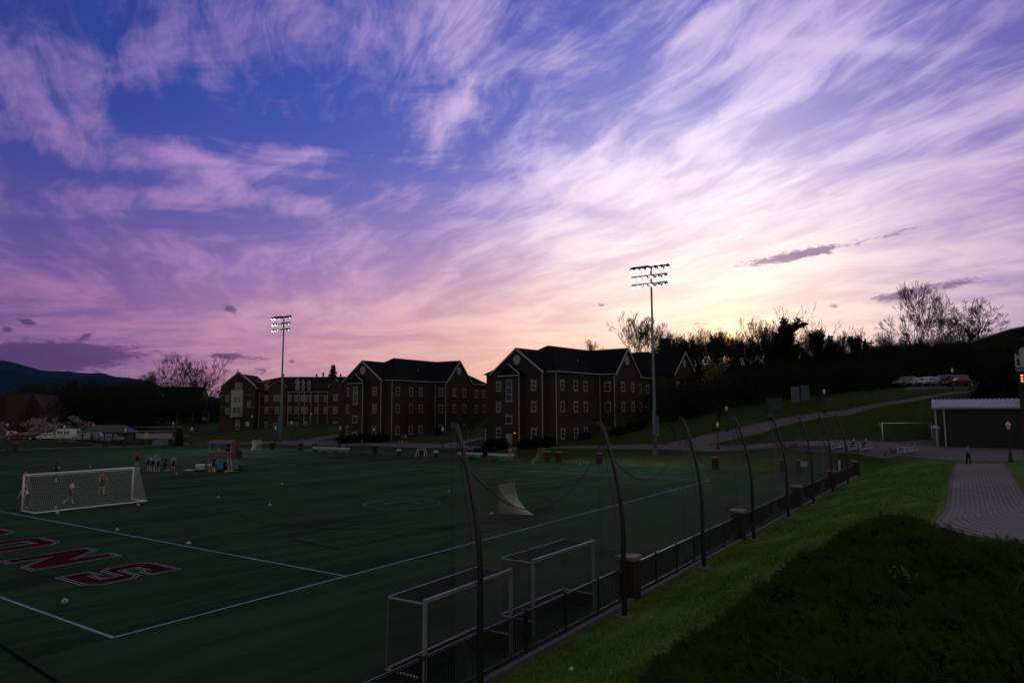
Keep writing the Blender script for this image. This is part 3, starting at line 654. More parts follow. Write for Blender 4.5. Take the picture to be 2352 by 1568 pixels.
# ---- brick block at the far end of the car park
P0 = atd(-30, 1000, 172); an = R(-48)
t = thing('brick_block', 'flat-topped plain brick block beside the car park', 'building', (P0[0], P0[1], 0), an)
s1_, z1_ = hit(P0, an, 60, 905); sm, _ = hit(P0, an, 15, 905)
MB().bx(-20, sm-.002, 2.0, 18, -2, z1_-.3).build('wall', M['brickd'], t); MB().bx(sm, s1_, 0, 16, -2, z1_).build('tower', M['brick'], t)
MB().bx(sm-.15, s1_+.15, -.15, 16.15, z1_+.002, z1_+.35).build('parapet', M['brickd'], t)
sa, za = hit(P0, an, 41, 945); sb, zb_ = hit(P0, an, 50, 1010)
MB().bx(sa, sb, -.1, -.002, -.5, za).build('recess_panel', M['brickd'], t)
MB().bx(sa+.3, sb-.3, -.16, -.102, 0, 2.6).build('door', M['iron'], t)
s2_, z2_ = hit(P0, an, 98, 960)
MB().prism([(s1_+.002, -2), (s2_, -2), (s2_, z2_), (s1_+.002, z2_+6.2)], 'y', 3, 15).build('lean_to', M['brick'], t)
# ---- gabled house among trees far left
P0 = atd(255, 990, 232); an = R(-42)
t = thing('gabled_house', 'dark brick house with three white-trimmed gables behind bare trees', 'building', (P0[0], P0[1], 1), an)
def v1c(x, y): return (x/2.851*2352/3840, (1250+y/2.851)*2352/3840)
def hs(x, y): s, z = hit(P0, an, *v1c(x, y)); return s, z-1
a0, ze_ = hs(1160, 665); a1, _ = hs(2150, 665); _, zr2 = hs(1800, 566)
MB().bx(a0, a1, 0, 14, -2, ze_).build('wall', M['brickd'], t); gable_roof('roof', t, a0, a1, 0, 14, ze_, zr2, 'x', .4, (False, False), fill='brickd')
for l_, r_, ap in ((1240, 1375, 580), (1390, 1555, 565), (1610, 1755, 578)):
    x0, _ = hs(l_, 665); x1, _ = hs(r_, 665); _, zt = hs((l_+r_)/2, ap)
    MB().prism([(x0, -2), (x1, -2), (x1, ze_), ((x0+x1)/2, zt), (x0, ze_)], 'y', -1.6, 2).build('gable_wing', M['brickd'], t)
    gable_roof('roof', t, x0, x1, -1.8, 7, ze_, zt, 'y', .2, (True, False))
for xx, yy in ((1460, 718), (1645, 725), (1720, 720), (1300, 720), (1600, 855), (1755, 860)):
    s_, z_ = hs(xx, yy); window(t, s_, -1.6 if xx < 1700 else 0, z_, -math.pi/2, 1.1, 1.6)
# ---- low block under the trees, right of the house
P0 = atd(318, 1000, 205); t = thing('flat_roof_annex', 'low dark annex under the trees near the gabled house', 'building', (P0[0], P0[1], .5), R(-42))
MB().bx(0, 16, 0, 9, -2, 5.2).build('wall', M['brickd'], t); MB().bx(-.3, 16.3, -.3, 9.3, 5.202, 5.6).build('roof', M['shingle'], t)
for x_ in (2, 5, 8, 11): window(t, x_, 0, 2.6, -math.pi/2, 1.0, 1.4)
# ---- open picnic shelter by the car park
c = gpos(253, 146); t = thing('picnic_shelter', 'open-sided shelter with dark hipped roof by the car park', 'shelter', c, R(-45))
for x_ in (-4.2, 0, 4.2):
    for y_ in (-2.4, 2.4): MB().bx(x_-.1, x_+.1, y_-.1, y_+.1, -.3, 2.5).build('post', M['iron'], t)
MB().add([(-5.2,-3.2,2.4),(5.2,-3.2,2.4),(5.2,3.2,2.4),(-5.2,3.2,2.4),(-2.6,0,4.0),(2.6,0,4.0)], [(0,3,2,1),(0,1,5,4),(1,2,5),(2,3,4,5),(3,0,4)]).build('roof', mat('grey_metal_roof', (.045,.05,.055), .6, .15, 2), t)
# ---- metal storage shed on the plaza
a = atz(2153, 1025, 2.05); b = atz(2352, 1029, 2.05); an = math.atan2(b[1]-a[1], b[0]-a[0])
shed = thing('metal_shed', 'black ribbed metal shed with pale low-pitched roof on the brick plaza', 'shed', (a[0], a[1], 2.0), an)
s_e, z_e = hit(a, an, 2150, 935); hE = z_e-2.0
M['ribs'] = mat('black_ribbed_steel', (.008,.008,.009), .5, .2, 3); M['roofm'] = mat('pale_metal_roof', (.27,.27,.29), .45, .1, 2, metal=.2)
MB().bx(0, 26, 0, 11, -.6, hE).build('wall', M['ribs'], shed)
for i in range(86): MB().bx(.35+i*.3, .35+i*.3+.05, -.035, -.002, -.3, hE-.15).build('wall_rib', M['ribs'], shed)
rz_ = 1.05; pk = math.atan2(rz_, 5.5)
rf = MB().prism([(-.45, hE+.0), (5.5, hE+rz_), (11.4, hE+.05), (11.4, hE-.05), (-.45, hE-.1)], 'x', -.35, 26.3).build('roof', M['roofm'], shed)
for i in range(58):
    x_ = -.2+i*.46
    if abs(x_-12.8) < .3: continue
    MB().box((x_, 2.5, hE+rz_*.5+.09), (.07, 6.0, .05), rot=Matrix.Rotation(pk*.98, 3, 'X')).build('roof_rib', M['roofm'], rf)
MB().box((12.8, 2.5, hE+rz_*.5+.10), (.16, 6.0, .05), rot=Matrix.Rotation(pk*.98, 3, 'X')).build('roof_seam', M['iron'], rf)
MB().bx(-.4, 26.4, -.58, -.452, hE-.22, hE+.02).build('gutter', M['roofm'], shed)
for x_ in (.02, .95): MB().bx(x_-.08, x_+.08, -.14, -.037, -.1, hE-.1).build('downspout', M['trim'], shed)
MB().bx(-.1, -.002, -.05, .12, -.3, hE-.05).build('corner_trim', M['trim'], shed)
# ---------------------------------------------------------------- paths and plaza
def pavermat(name, c1, c2, sc=5.0):
    m_ = mat(name, c1, .85, .25, 1.3, .35, 30, col2=c2); return m_
M['paver'] = pavermat('clay_pavers', (.14,.095,.075), (.10,.072,.062)); M['paver2'] = pavermat('grey_pavers', (.18,.165,.155), (.14,.127,.122))
M['asphalt'] = mat('asphalt', (.05,.05,.053), .9, .25, 1.0, .3, 40)
def brickfloor(name, c1, c2, mor, w=.2, h=.1):
    m_ = bpy.data.materials.new(name); m_.use_nodes = True; t = NT(m_.node_tree); b = t.n['Principled BSDF']; b.inputs['Roughness'].default_value = .9; b.inputs['Specular IOR Level'].default_value = .2
    co = t.n.new('ShaderNodeTexCoord').outputs['Object']; bt = t.n.new('ShaderNodeTexBrick'); t.l.new(co, bt.inputs['Vector'])
    bt.inputs['Color1'].default_value = (*c1, 1); bt.inputs['Color2'].default_value = (*c2, 1); bt.inputs['Mortar'].default_value = (*mor, 1)
    bt.inputs['Scale'].default_value = 1.0; bt.inputs['Mortar Size'].default_value = .01; bt.inputs['Brick Width'].default_value = w*3; bt.inputs['Row Height'].default_value = h*3
    c = t.mix(t.mapr(t.noise(co, .35, 5, .6), .35, .7, 0, .45), bt.outputs[0], tuple(q*.5 for q in c1)); t.l.new(c, b.inputs['Base Color']); return m_
M['bfloor'] = brickfloor('plaza_pavers', (.135,.12,.12), (.105,.094,.095), (.06,.053,.053))
def resample(pts, n):
    pts = np.array(pts, float); d = np.r_[0, np.cumsum(np.linalg.norm(np.diff(pts[:, :2], axis=0), axis=1))]; s = np.linspace(0, d[-1], n)
    return np.stack([np.interp(s, d, pts[:, k]) for k in range(pts.shape[1])], 1)
def loft(name, L, Rr, m_, nl=60, nw=8, dz=.05, skirt=.12, kind='structure', edge=None):
    L = resample([p[:2] for p in L], nl); Rr = resample([p[:2] for p in Rr], nl)
    G = L[:, None]*(1-np.linspace(0, 1, nw+1)[None, :, None]) + Rr[:, None]*np.linspace(0, 1, nw+1)[None, :, None]
    Z = hz(G[..., 0], G[..., 1])+dz
    V_ = np.concatenate([G, Z[..., None]], -1).reshape(-1, 3).tolist(); w = nw+1
    F = [(i*w+j, i*w+j+1, (i+1)*w+j+1, (i+1)*w+j) for i in range(nl-1) for j in range(nw)]
    b_ = MB().add(V_, F); o = len(V_)
    for k in (0, nw):
        e = [V_[i*w+k] for i in range(nl)]
        b_.add(e+[(x, y, z-skirt) for x, y, z in e], [(i, i+1, nl+i+1, nl+i) for i in range(nl-1)])
    return b_.build(name, m_ if not isinstance(m_, str) else M[m_], kind=kind)
g_ = on_ground
def pl(*q): return [g_(a, b) for a, b in q]
loft('plaza', pl((1560,1034),(1700,1034.5),(1820,1036),(1960,1041),(2060,1049.5),(2150,1056),(2195,1060),(2300,1061),(2352,1057),(2420,1054)),
     pl((1560,1022),(1650,1022.5),(1760,1019),(1880,1016),(2000,1013),(2100,1012),(2150,1012),(2240,1011),(2352,1008),(2420,1006)), 'bfloor', 90, 10)
loft('walkway', pl((1560,1034),(1400,1031),(1290,1030),(1100,1030.5),(1000,1029),(872,1025.5),(740,1023),(640,1021.5),(520,1020.5),(440,1021)),
     pl((1560,1022),(1400,1022.5),(1290,1025),(1100,1025),(1000,1020),(872,1018.5),(760,1012),(690,1012),(560,1016.5),(440,1018)), 'bfloor', 120, 6)
loft('walkway', pl((440,1021),(380,1022.5),(300,1026),(180,1029),(60,1034),(-40,1037)), pl((440,1017.5),(380,1019.5),(300,1023.5),(180,1026.5),(60,1031),(-40,1034)), 'bfloor', 60, 3, .055)
loft('road', pl((332,1024),(352,1014),(372,1006),(390,1001)), pl((392,1021),(396,1012),(412,1005),(440,1000.5)), 'bfloor', 30, 4, .06)
loft('ramp_road', pl((1560,1030),(1622,1022.6),(1740,998),(1880,961),(1985,944),(2090,923),(2226,902),(2300,892)), pl((1531,1018),(1618,1000),(1705,982),(1775,967),(1880,949),(1985,933.6),(2090,916),(2226,899),(2300,888)), 'bfloor', 80, 4, .06)
loft('walkway', pl((985,1024),(1040,1017),(1108,1004)), pl((1000,1028),(1060,1022),(1112,1007)), 'bfloor', 24, 3, .065)
loft('walkway', pl((690,1012),(735,1004),(760,999)), pl((720,1014),(760,1007),(790,1001)), 'bfloor', 24, 3, .065)
loft('walkway', pl((130,1012),(190,1018),(245,1024)), pl((150,1011),(215,1017.5),(275,1024)), 'bfloor', 24, 2, .065)
loft('car_park', pl((-40,1012.5),(80,1012),(180,1012),(262,1012)), pl((-40,998),(80,998),(180,998.5),(262,1000)), 'asphalt', 40, 6, .06)
loft('car_park', [gpos(2080,112),gpos(2140,111),gpos(2200,110.5),gpos(2290,110)], [gpos(2080,128),gpos(2140,127),gpos(2200,126),gpos(2290,126)], 'asphalt', 30, 5, .06)
# -- herringbone-edged brick path in front of the knoll: real pavers
PL_ = np.array([(62.0,-19.9),(55,-19.9),(47,-19.95),(39,-20.05),(32,-20.15),(28,-20.2),(25.5,-20.1),(23.6,-20.0),(21.8,-20.35),(19.8,-21.2),(18.0,-22.6),(16.9,-24.3)])
PR_ = np.array([(62.4,-23.6),(55,-23.6),(47,-23.7),(39,-23.8),(33,-23.9),(30,-24.1),(28.2,-24.6),(27.0,-25.2),(26.0,-25.9),(25.0,-26.8),(24.2,-27.8),(23.6,-29.0)])
path = loft('brick_path', [(x, y) for x, y in PL_], [(x, y) for x, y in PR_], 'mortar', 100, 6, .03)
Ls, Rs = resample(PL_, 600), resample(PR_, 600)
def path_pt(u, v):
    i = u*599; k = min(598, int(i)); f = i-k
    a = Ls[k]*(1-f)+Ls[k+1]*f; b = Rs[k]*(1-f)+Rs[k+1]*f; return a*(1-v)+b*v
cells = []
for i in range(300):                       # courses of about 0.17 m, wider near the bend
    u0, u1 = i/300, (i+1)/300
    nb = 18
    for j in range(nb):
        off = (.5/nb if i % 2 else 0)
        v0, v1 = j/nb, (j+1)/nb
        if 0 < j < nb-1: v0 += off*0; v1 += off*0
        cells.append((u0, u1, v0, v1, j in (0, nb-1)))
rp = random.Random(11); near = []; far_ = MB(); nearkeys = []
def paver_geo(c):
    u0, u1, v0, v1, edge = c; g1 = .04*(u1-u0); g2 = .05*(v1-v0)
    q = [path_pt(u0+g1, v0+g2), path_pt(u0+g1, v1-g2), path_pt(u1-g1, v1-g2), path_pt(u1-g1, v0+g2)]
    return q
ctr = np.array([path_pt((c[0]+c[1])/2, (c[2]+c[3])/2) for c in cells]); zc_ = hz(ctr[:, 0], ctr[:, 1])
rel = ctr-CAMP[:2]; dep = rel @ _fw[:2]; lat = rel @ _rt[:2]; vis = (lat/dep < .748)
order = np.argsort(np.where(vis, dep, 1e9)); nearset = set(order[:300].tolist())
farm = {False: MB(), True: MB()}
for k, c in enumerate(cells):
    q = paver_geo(c); zt = zc_[k]+.055+rp.uniform(-.004, .004); z0_ = zc_[k]+.02
    if k in nearset:
        cx_, cy_ = ctr[k]
        b_ = MB().add([(p[0]-cx_, p[1]-cy_, z0_-zc_[k]) for p in q]+[(p[0]-cx_, p[1]-cy_, zt-zc_[k]) for p in q], [(4,5,6,7),(0,1,5,4),(1,2,6,5),(2,3,7,6),(3,0,4,7)])
        b_.build('brick_paver', M['paver'] if c[4] else M['paver2'], path, loc=(cx_, cy_, zc_[k]))
    else:
        farm[c[4]].add([(p[0], p[1], z0_) for p in q]+[(p[0], p[1], zt) for p in q], [(4,5,6,7),(0,1,5,4),(1,2,6,5),(2,3,7,6),(3,0,4,7)])
farm[False].build('brick_pavers', M['paver2'], path, kind='stuff'); farm[True].build('border_pavers', M['paver'], path, kind='stuff')

# ---------------------------------------------------------------- near fence with brick piers
FY = -11.05
xs_p = [-1.4, 12.45, 26.1, 40.2, 54.2, 68.3]
rb = random.Random(5)
bricks = [MB().box((0, 0, 0), (.205, .098, .062)).mesh('brick', M['brick1']), MB().box((0, 0, 0), (.098, .205, .062)).mesh('brick', M['brick1'])]
M['brick1b'] = mat('brick_clay_dark', (.05,.022,.018), .85, .35, 9, .4, 60)
bricks += [MB().box((0, 0, 0), (.205, .098, .062)).mesh('brick', M['brick1b']), MB().box((0, 0, 0), (.098, .205, .062)).mesh('brick', M['brick1b'])]
PIERL = ['brick fence pier with stone cap beside the knoll where the hockey goals stand', 'second brick pier along the picket fence from the hockey goals', 'third brick pier along the picket fence from the hockey goals',
         'fourth brick pier along the picket fence, before the corner pier', 'brick corner pier where the picket fence meets the mesh fence']
for i, x in enumerate(xs_p[1:]):
    t = thing('brick_pier', PIERL[i], 'pier', (x, FY, 0), 0, 'piers of the picket fence')
    if i < 2:
        core = MB().bx(-.25, .25, -.25, .25, -.1, 1.38).build('pier_core', M['mortar'], t)
        for k in range(19):
            z = .04+k*.0725
            for side in range(4):
                if i == 1 and side in (1,): continue
                for j in range(3 if (k+side) % 2 else 2):
                    n_ = 3 if (k+side) % 2 else 2; u = -.29+ (j+.5)*.58/n_
                    if side in (1, 3) and abs(u) > .2 and n_ == 3: u *= .93
                    hor = side in (0, 2); s_ = -1 if side in (0, 3) else 1
                    p = (u, s_*.243, z) if hor else (s_*.243, u, z)
                    me = bricks[(0 if hor else 1)+(2 if rb.random() < .4 else 0)]
                    if n_ == 3 and False: pass
                    o = obj('brick', me, core, (p[0], p[1], p[2])); o.scale = (.92 if n_ == 3 and hor else 1, .92 if n_ == 3 and not hor else 1, 1)
    else: MB().bx(-.29, .29, -.29, .29, -.1, 1.38).build('pier_core', M['brick'], t)
    cap = MB().bx(-.36, .36, -.36, .36, 1.382, 1.50).build('cap', M['stone'], t)
    if i < 4: MB().tube([(-.32, .28, 1.2), (-.62, .5, 1.62), (-.42, .62, 1.7), (-.1, .4, 1.55)], .022, 6).build('bent_rail', M['iron'], t)
pick = MB().bx(-.009, .009, -.009, .009, .06, 1.14).mesh('picket', M['black']); postm = MB().bx(-.03, .03, -.03, .03, -.05, 1.22).mesh('post', M['black'])
FENL = ['black metal picket fence section behind the first field hockey goal below the knoll', 'black metal picket fence section between the first and second brick piers', 'black metal picket fence section between the second and third brick piers',
        'black metal picket fence section between the third and fourth brick piers', 'black metal picket fence section between the fourth pier and the corner pier']
for i in range(5):
    x0, x1 = xs_p[i]+.3, xs_p[i+1]-.3
    if i == 0: x0 = -1.0
    t = thing('picket_fence', FENL[i], 'fence', (x0, FY, 0), 0, 'picket fence sections'); L = x1-x0
    for z in (.14, 1.10): MB().bx(0, L, -.018, .018, z-.018, z+.018).build('rail', M['black'], t)
    MB().bx(-.05, L+.05, -.025, .025, 1.142, 1.17).build('top_rail', M['black'], t)
    n_ = max(2, round(L/2.3)); 
    for k in range(1, n_): obj('post', postm, t, (L*k/n_, 0, 0))
    m_ = int(L/.105)
    if i < 3:
        for k in range(m_): obj('picket', pick, t, (.05+k*L/m_, 0, 0))
    else:
        b_ = MB()
        for k in range(m_): b_.bx(.05+k*L/m_-.009, .05+k*L/m_+.009, -.009, .009, .06, 1.14)
        b_.build('pickets', M['black'], t, kind='stuff')
    for k in range(int(L/1.5)+1):
        a = k*1.5; b = min(L, a+1.485)
        if b-a > .2: MB().bx(a, b, -.30, -.12, -.15, .09+rb.uniform(-.008, .008)).build('kerb_block', M['conc'], t)
# ---------------------------------------------------------------- mesh fence along the far side
def yfar(px): s, z = hit((68.4, 0), math.pi/2, px, 1040); return s
def xend(px): s, z = hit((0, 121.4), 0.0, px, 1030); return s
M['chain'] = M['iron']
def mesh_fence(P0, P1, label, h=1.15, step=.16):
    L = math.hypot(P1[0]-P0[0], P1[1]-P0[1]); an = math.atan2(P1[1]-P0[1], P1[0]-P0[0])
    t = thing('mesh_fence', label, 'fence', (P0[0], P0[1], 0), an, 'mesh fence sections along the field')
    n_ = max(1, round(L/3.0))
    for k in range(n_+1): MB().tube([(L*k/n_, 0, -.1), (L*k/n_, 0, h+.05)], .03, 6).build('post', M['black'], t)
    MB().tube([(0, 0, h), (L, 0, h)], .022, 5).build('top_rail', M['black'], t); MB().tube([(0, 0, .06), (L, 0, .06)], .012, 4).build('bottom_wire', M['black'], t)
    b_ = MB(); d = .085; k = -h
    while k < L:
        for s_ in (0, 1):
            a = max(0, k); b = min(L, k+h)
            za, zb_ = (a-k, b-k) if s_ == 0 else (h-(a-k), h-(b-k))
            if b > a: b_.add([(a, -.003, za), (b, -.003, zb_), (b, .003, zb_+.008), (a, .003, za+.008)], [(0,1,2,3)])
        k += d
    b_.build('chain_link', M['iron'], t, kind='stuff'); return t
piers_far = [1834, 1798, 1642, 1375.6, 1282, 1257, 1081, 965.5, 860.6, 722, 689.6, 624.6, 408, 390]
pm = [MB().bx(-.29, .29, -.29, .29, -.1, 1.3).mesh('pier_shaft', M['brick']), MB().bx(-.35, .35, -.35, .35, 1.302, 1.42).mesh('cap', M['stone'])]
ylist = [yfar(p) for p in piers_far]; 
def pier2(x, y, label):
    t = thing('brick_pier', label, 'pier', (x, y, 0), 0, 'piers of the mesh fence'); obj('pier_shaft', pm[0], t); obj('cap', pm[1], t)
PFL = {1834:'brick pier of the mesh fence by the plaza gate, plaza side', 1798:'brick pier of the mesh fence by the plaza gate, building side', 1642:'brick pier of the mesh fence below the plaza lamp post', 1375.6:'brick pier of the mesh fence near the steel light pole',
       1282:'brick gate pier behind the small lacrosse goal pair', 1257:'brick gate pier beside the right lacrosse goal of the pair', 1081:'brick pier behind the first aluminium bench by the lacrosse goals', 965.5:'brick pier beside the white trestle and bins',
       860.6:'brick pier between the bins and the long bench pair', 722:'brick pier at the end of the long bench pair', 689.6:'low brick pier in front of the walkway lamp post near the far light pole', 624.6:'brick pier beside the far light pole',
       408:'brick gate pier at the road opening, hall side', 390:'brick gate pier at the road opening beside the hedge cone'}
for p, y in zip(piers_far, ylist): pier2(68.4, y, PFL[p])
ends = [xend(p) for p in (343.8, 325.5, 241, 35)]
for x, l_ in zip(ends, ('brick gate pier at the road opening, sign side', 'brick gate pier at the road opening, car park side', 'brick pier on the car park side beside two walkers', 'brick pier on the car park side by the first lamp posts')): pier2(x, 121.4, l_)
yy = [-10.7]+sorted(ylist)
for k, (a, b, l_) in enumerate([(-10.7, ylist[0], 'from the corner pier to the plaza gate'), (ylist[1], ylist[2], 'below the plaza picnic tables'), (ylist[2], ylist[3], 'around the steel light pole foot'), (ylist[3], ylist[4], 'between the light pole and the small gate'),
        (ylist[5], ylist[6], 'behind the lacrosse goal pair'), (ylist[6], ylist[7], 'between benches and white trestle'), (ylist[7], ylist[8], 'behind the bins'), (ylist[8], ylist[9], 'behind the long bench pair'), (ylist[10], ylist[11], 'in front of the far light pole'),
        (ylist[11], ylist[12], 'behind the scorers booth')]):
    mesh_fence((68.4, a+.3), (68.4, b-.3), 'black chain-link fence section '+l_)
mesh_fence((ends[1]-.3, 121.4), (ends[2]+.3, 121.4), 'black chain-link fence section beside the road opening, car park side'); mesh_fence((ends[2]-.3, 121.4), (ends[3]+.3, 121.4), 'black chain-link fence section in front of the parked cars')
mesh_fence((ends[3]-.3, 121.4), (ends[3]-9, 121.4), 'black chain-link fence section by the plain brick block')
mesh_fence((68.4, ylist[13]+.2), (68.4, ylist[13]+3.4), 'short chain-link gate leaf at the road opening')
# ---------------------------------------------------------------- curved poles and barrier netting
M['net'] = mat('netting_cord', (.11,.12,.12), .9, .1, 2); M['rope'] = mat('rope', (.03,.03,.03), .9, .1, 4); M['wnet'] = mat('white_net_cord', (.5,.5,.46), .9, .1, 4); M['bnet'] = mat('black_net_cord', (.02,.02,.022), .9, .1, 4)
PX = [10.363+7.915*i for i in range(-1, 7)]; PY = -11.8
def ontop(x, px, py):
    d = vray(px, py); t = (x-CAMP[0])/d[0]; q = CAMP+d*t; return q[1], q[2]
tops = [ontop(PX[i], *q) for i, q in zip((1, 2, 3, 4, 5, 6, 7), ((1371,973), (1556,961), (1679,957), (1771,955), (1833,953), (1881,950), (1918,950)))]
TY = float(np.median([a for a, b in tops])); TZ = float(np.median([b for a, b in tops]))
print('poletop', [(round(a, 2), round(b, 2)) for a, b in tops])
def polecurve(u):
    k = max(0, (u-.42)/.58); return PY+(TY-PY)*k**1.9, u*TZ
POLEL = ['curved black net pole standing by the first field hockey goal', 'curved black net pole just before the first brick pier', 'curved black net pole between the first and second brick piers', 'curved black net pole just past the second brick pier', 'curved black net pole before the third brick pier',
         'curved black net pole just past the third brick pier', 'curved black net pole by the fourth brick pier', 'last curved black net pole beyond the corner pier']
for i, x in enumerate(PX):
    zb = H(x, PY); t = thing('net_pole', POLEL[i], 'pole', (x, PY, zb), 0, 'curved poles of the barrier net')
    pts = []
    for k in range(21):
        u = k/20; y, z = polecurve(u); pts.append((0, y-PY, z-zb*(1-u) if k else -.4))
    MB().tube(pts, [.088-.03*k/20 for k in range(21)], 10).build('shaft', M['black'], t, smooth=True)
    MB().lathe([(.30, -.05), (.30, .06), (.27, .08)], 16).build('footing', M['conc'], t)
    y1, z1 = polecurve(1.0)
    MB().tube([(0, y1-PY, z1), (0, y1-PY+.12, z1-.02), (0, y1-PY+.12, z1-.12)], .02, 6).build('pulley', M['galv'], t)
    MB().tube([(.05, y1-PY+.05, z1-.1), (.12, (y1-PY)*.45, z1*.55), (.1, .05, 1.35)], .008, 4).build('halyard', M['rope'], t)
    MB().tube([(-.05, y1-PY+.1, z1-.1), (-.03, (y1-PY)*.98, .15)], .006, 4).build('halyard', M['rope'], t)
    MB().box((0, .1, 1.35), (.1, .06, .2)).build('cleat', M['iron'], t)
NETL = ['near hockey goals, slack at its top', 'over the first picket section past the first pier', 'alongside the second pier', 'between fourth and fifth poles', 'between fifth and sixth poles', 'between sixth and seventh poles', 'between the last two poles']
for i in range(7):
    xa, xb = PX[i], PX[i+1]; NY = TY-.05
    t = thing('barrier_net', 'dark barrier net panel '+NETL[i], 'net', (xa, NY, 0), 0, 'barrier net panels')
    n_s, n_t = (210, 96) if i < 4 else (150, 70)
    zt0 = TZ-.75 if i < 5 else TZ-1.0; sag = (1.75 if i == 0 else 1.55) if i < 3 else (1.4 if i < 5 else 2.2)
    def top(s): return zt0 - sag*(1-(2*s-1)**2)
    def bulge(s, v): return .25*math.sin(math.pi*s)*math.sin(math.pi*v)
    b_ = MB(); L = xb-xa; r_ = .0027 if i < 2 else (.0032 if i < 4 else .0055)
    def strip(p):
        V_ = []
        for q in p: V_ += [(q[0]-r_, q[1], q[2]-r_), (q[0]+r_, q[1], q[2]+r_)]
        b_.add(V_, [(2*k, 2*k+1, 2*k+3, 2*k+2) for k in range(len(p)-1)])
    for k in range(n_s+1):
        s = k/n_s; strip([(s*L, bulge(s, v), .1+(top(s)-.1)*v) for v in np.linspace(0, 1, 6)])
    for k in range(n_t+1):
        v = k/n_t; strip([(s*L, bulge(s, v), .1+(top(s)-.1)*v) for s in np.linspace(0, 1, 15)])
    b_.build('mesh', M['net'], t, kind='stuff')
    MB().tube([(s*L, 0, top(s)) for s in np.linspace(0, 1, 25)], .016, 5).build('top_rope', M['rope'], t)
    for s in (0, 1): MB().tube([(s*L, 0, top(s)), (s*L+(.02 if s == 0 else -.02), .0, TZ-.12)], .012, 4).build('hoist_rope', M['rope'], t)
# ---------------------------------------------------------------- goals
def wires(b_, rows, r_=.003):
    for p in rows:
        V_ = []
        for q in p: V_ += [(q[0]-r_, q[1]-r_*.5, q[2]-r_), (q[0]+r_, q[1]+r_*.5, q[2]+r_)]
        b_.add(V_, [(2*k, 2*k+1, 2*k+3, 2*k+2) for k in range(len(p)-1)])
def lerp(a, b, t): return tuple(a[i]*(1-t)+b[i]*t for i in range(3))
def patch(b_, c00, c10, c11, c01, nu, nv, r_=.003, sag=0.0, seg=6):
    def P(u, v):
        q = lerp(lerp(c00, c10, u), lerp(c01, c11, u), v); s = sag*math.sin(math.pi*u)*math.sin(math.pi*v); return (q[0], q[1]-s, q[2]-s)
    wires(b_, [[P(i/nu, j/seg) for j in range(seg+1)] for i in range(nu+1)], r_); wires(b_, [[P(i/seg, j/nv) for i in range(seg+1)] for j in range(nv+1)], r_)
# soccer goal (mouth looks to +y, net towards the camera)
def soccer_goal(label, loc, rz, netm='wnet', net=True, w=7.4, h=2.44, top_d=.9, bot_d=2.15):
    t = thing('soccer_goal', label, 'goal', loc, rz)
    for x in (0, w): MB().tube([(x, 0, -.02), (x, 0, h)], .06, 10).build('goalpost', M['white'], t, smooth=True)
    MB().tube([(-.06, 0, h), (w+.06, 0, h)], .06, 10).build('crossbar', M['white'], t, smooth=True)
    for x in (0, w):
        MB().tube([(x, 0, h), (x, -top_d, h), (x, -top_d-.05, h-.05)], .025, 6).build('stanchion', M['white'], t); MB().tube([(x, 0, .04), (x, -bot_d, .04)], .045, 8).build('ground_bar', M['white'], t)
        MB().tube([(x, -top_d, h), (x, -.02, h*.62)], .018, 5).build('brace', M['white'], t)
    MB().tube([(-.04, -bot_d, .05), (w+.04, -bot_d, .05)], .05, 8).build('ground_bar', M['white'], t)
    if net:
        b_ = MB()
        patch(b_, (0, -.03, h), (w, -.03, h), (w, -top_d, h-.1), (0, -top_d, h-.1), 62, 8, .0034, .05)
        patch(b_, (0, -top_d, h-.1), (w, -top_d, h-.1), (w, -bot_d, .06), (0, -bot_d, .06), 62, 22, .0034, .12)
        for x in (0, w): patch(b_, (x, -.03, h), (x, -top_d, h-.1), (x, -bot_d, .06), (x, -.03, .06), 9, 20, .0034, .03)
        b_.build('net', M[netm], t, kind='stuff')
    return t
soccer_goal('white soccer goal with netting, players moving in front of it', (9.945, 32.87, 0), 0.0)
q = gpos(2024, 94); q2 = gpos(2146, 95); an = math.atan2(q2[1]-q[1], q2[0]-q[0])
soccer_goal('bare white soccer goal frame parked beside the metal shed', (q[0], q[1], H(q[0], q[1])), an, net=False, w=7.4, h=2.44, bot_d=-1.2, top_d=-.6)
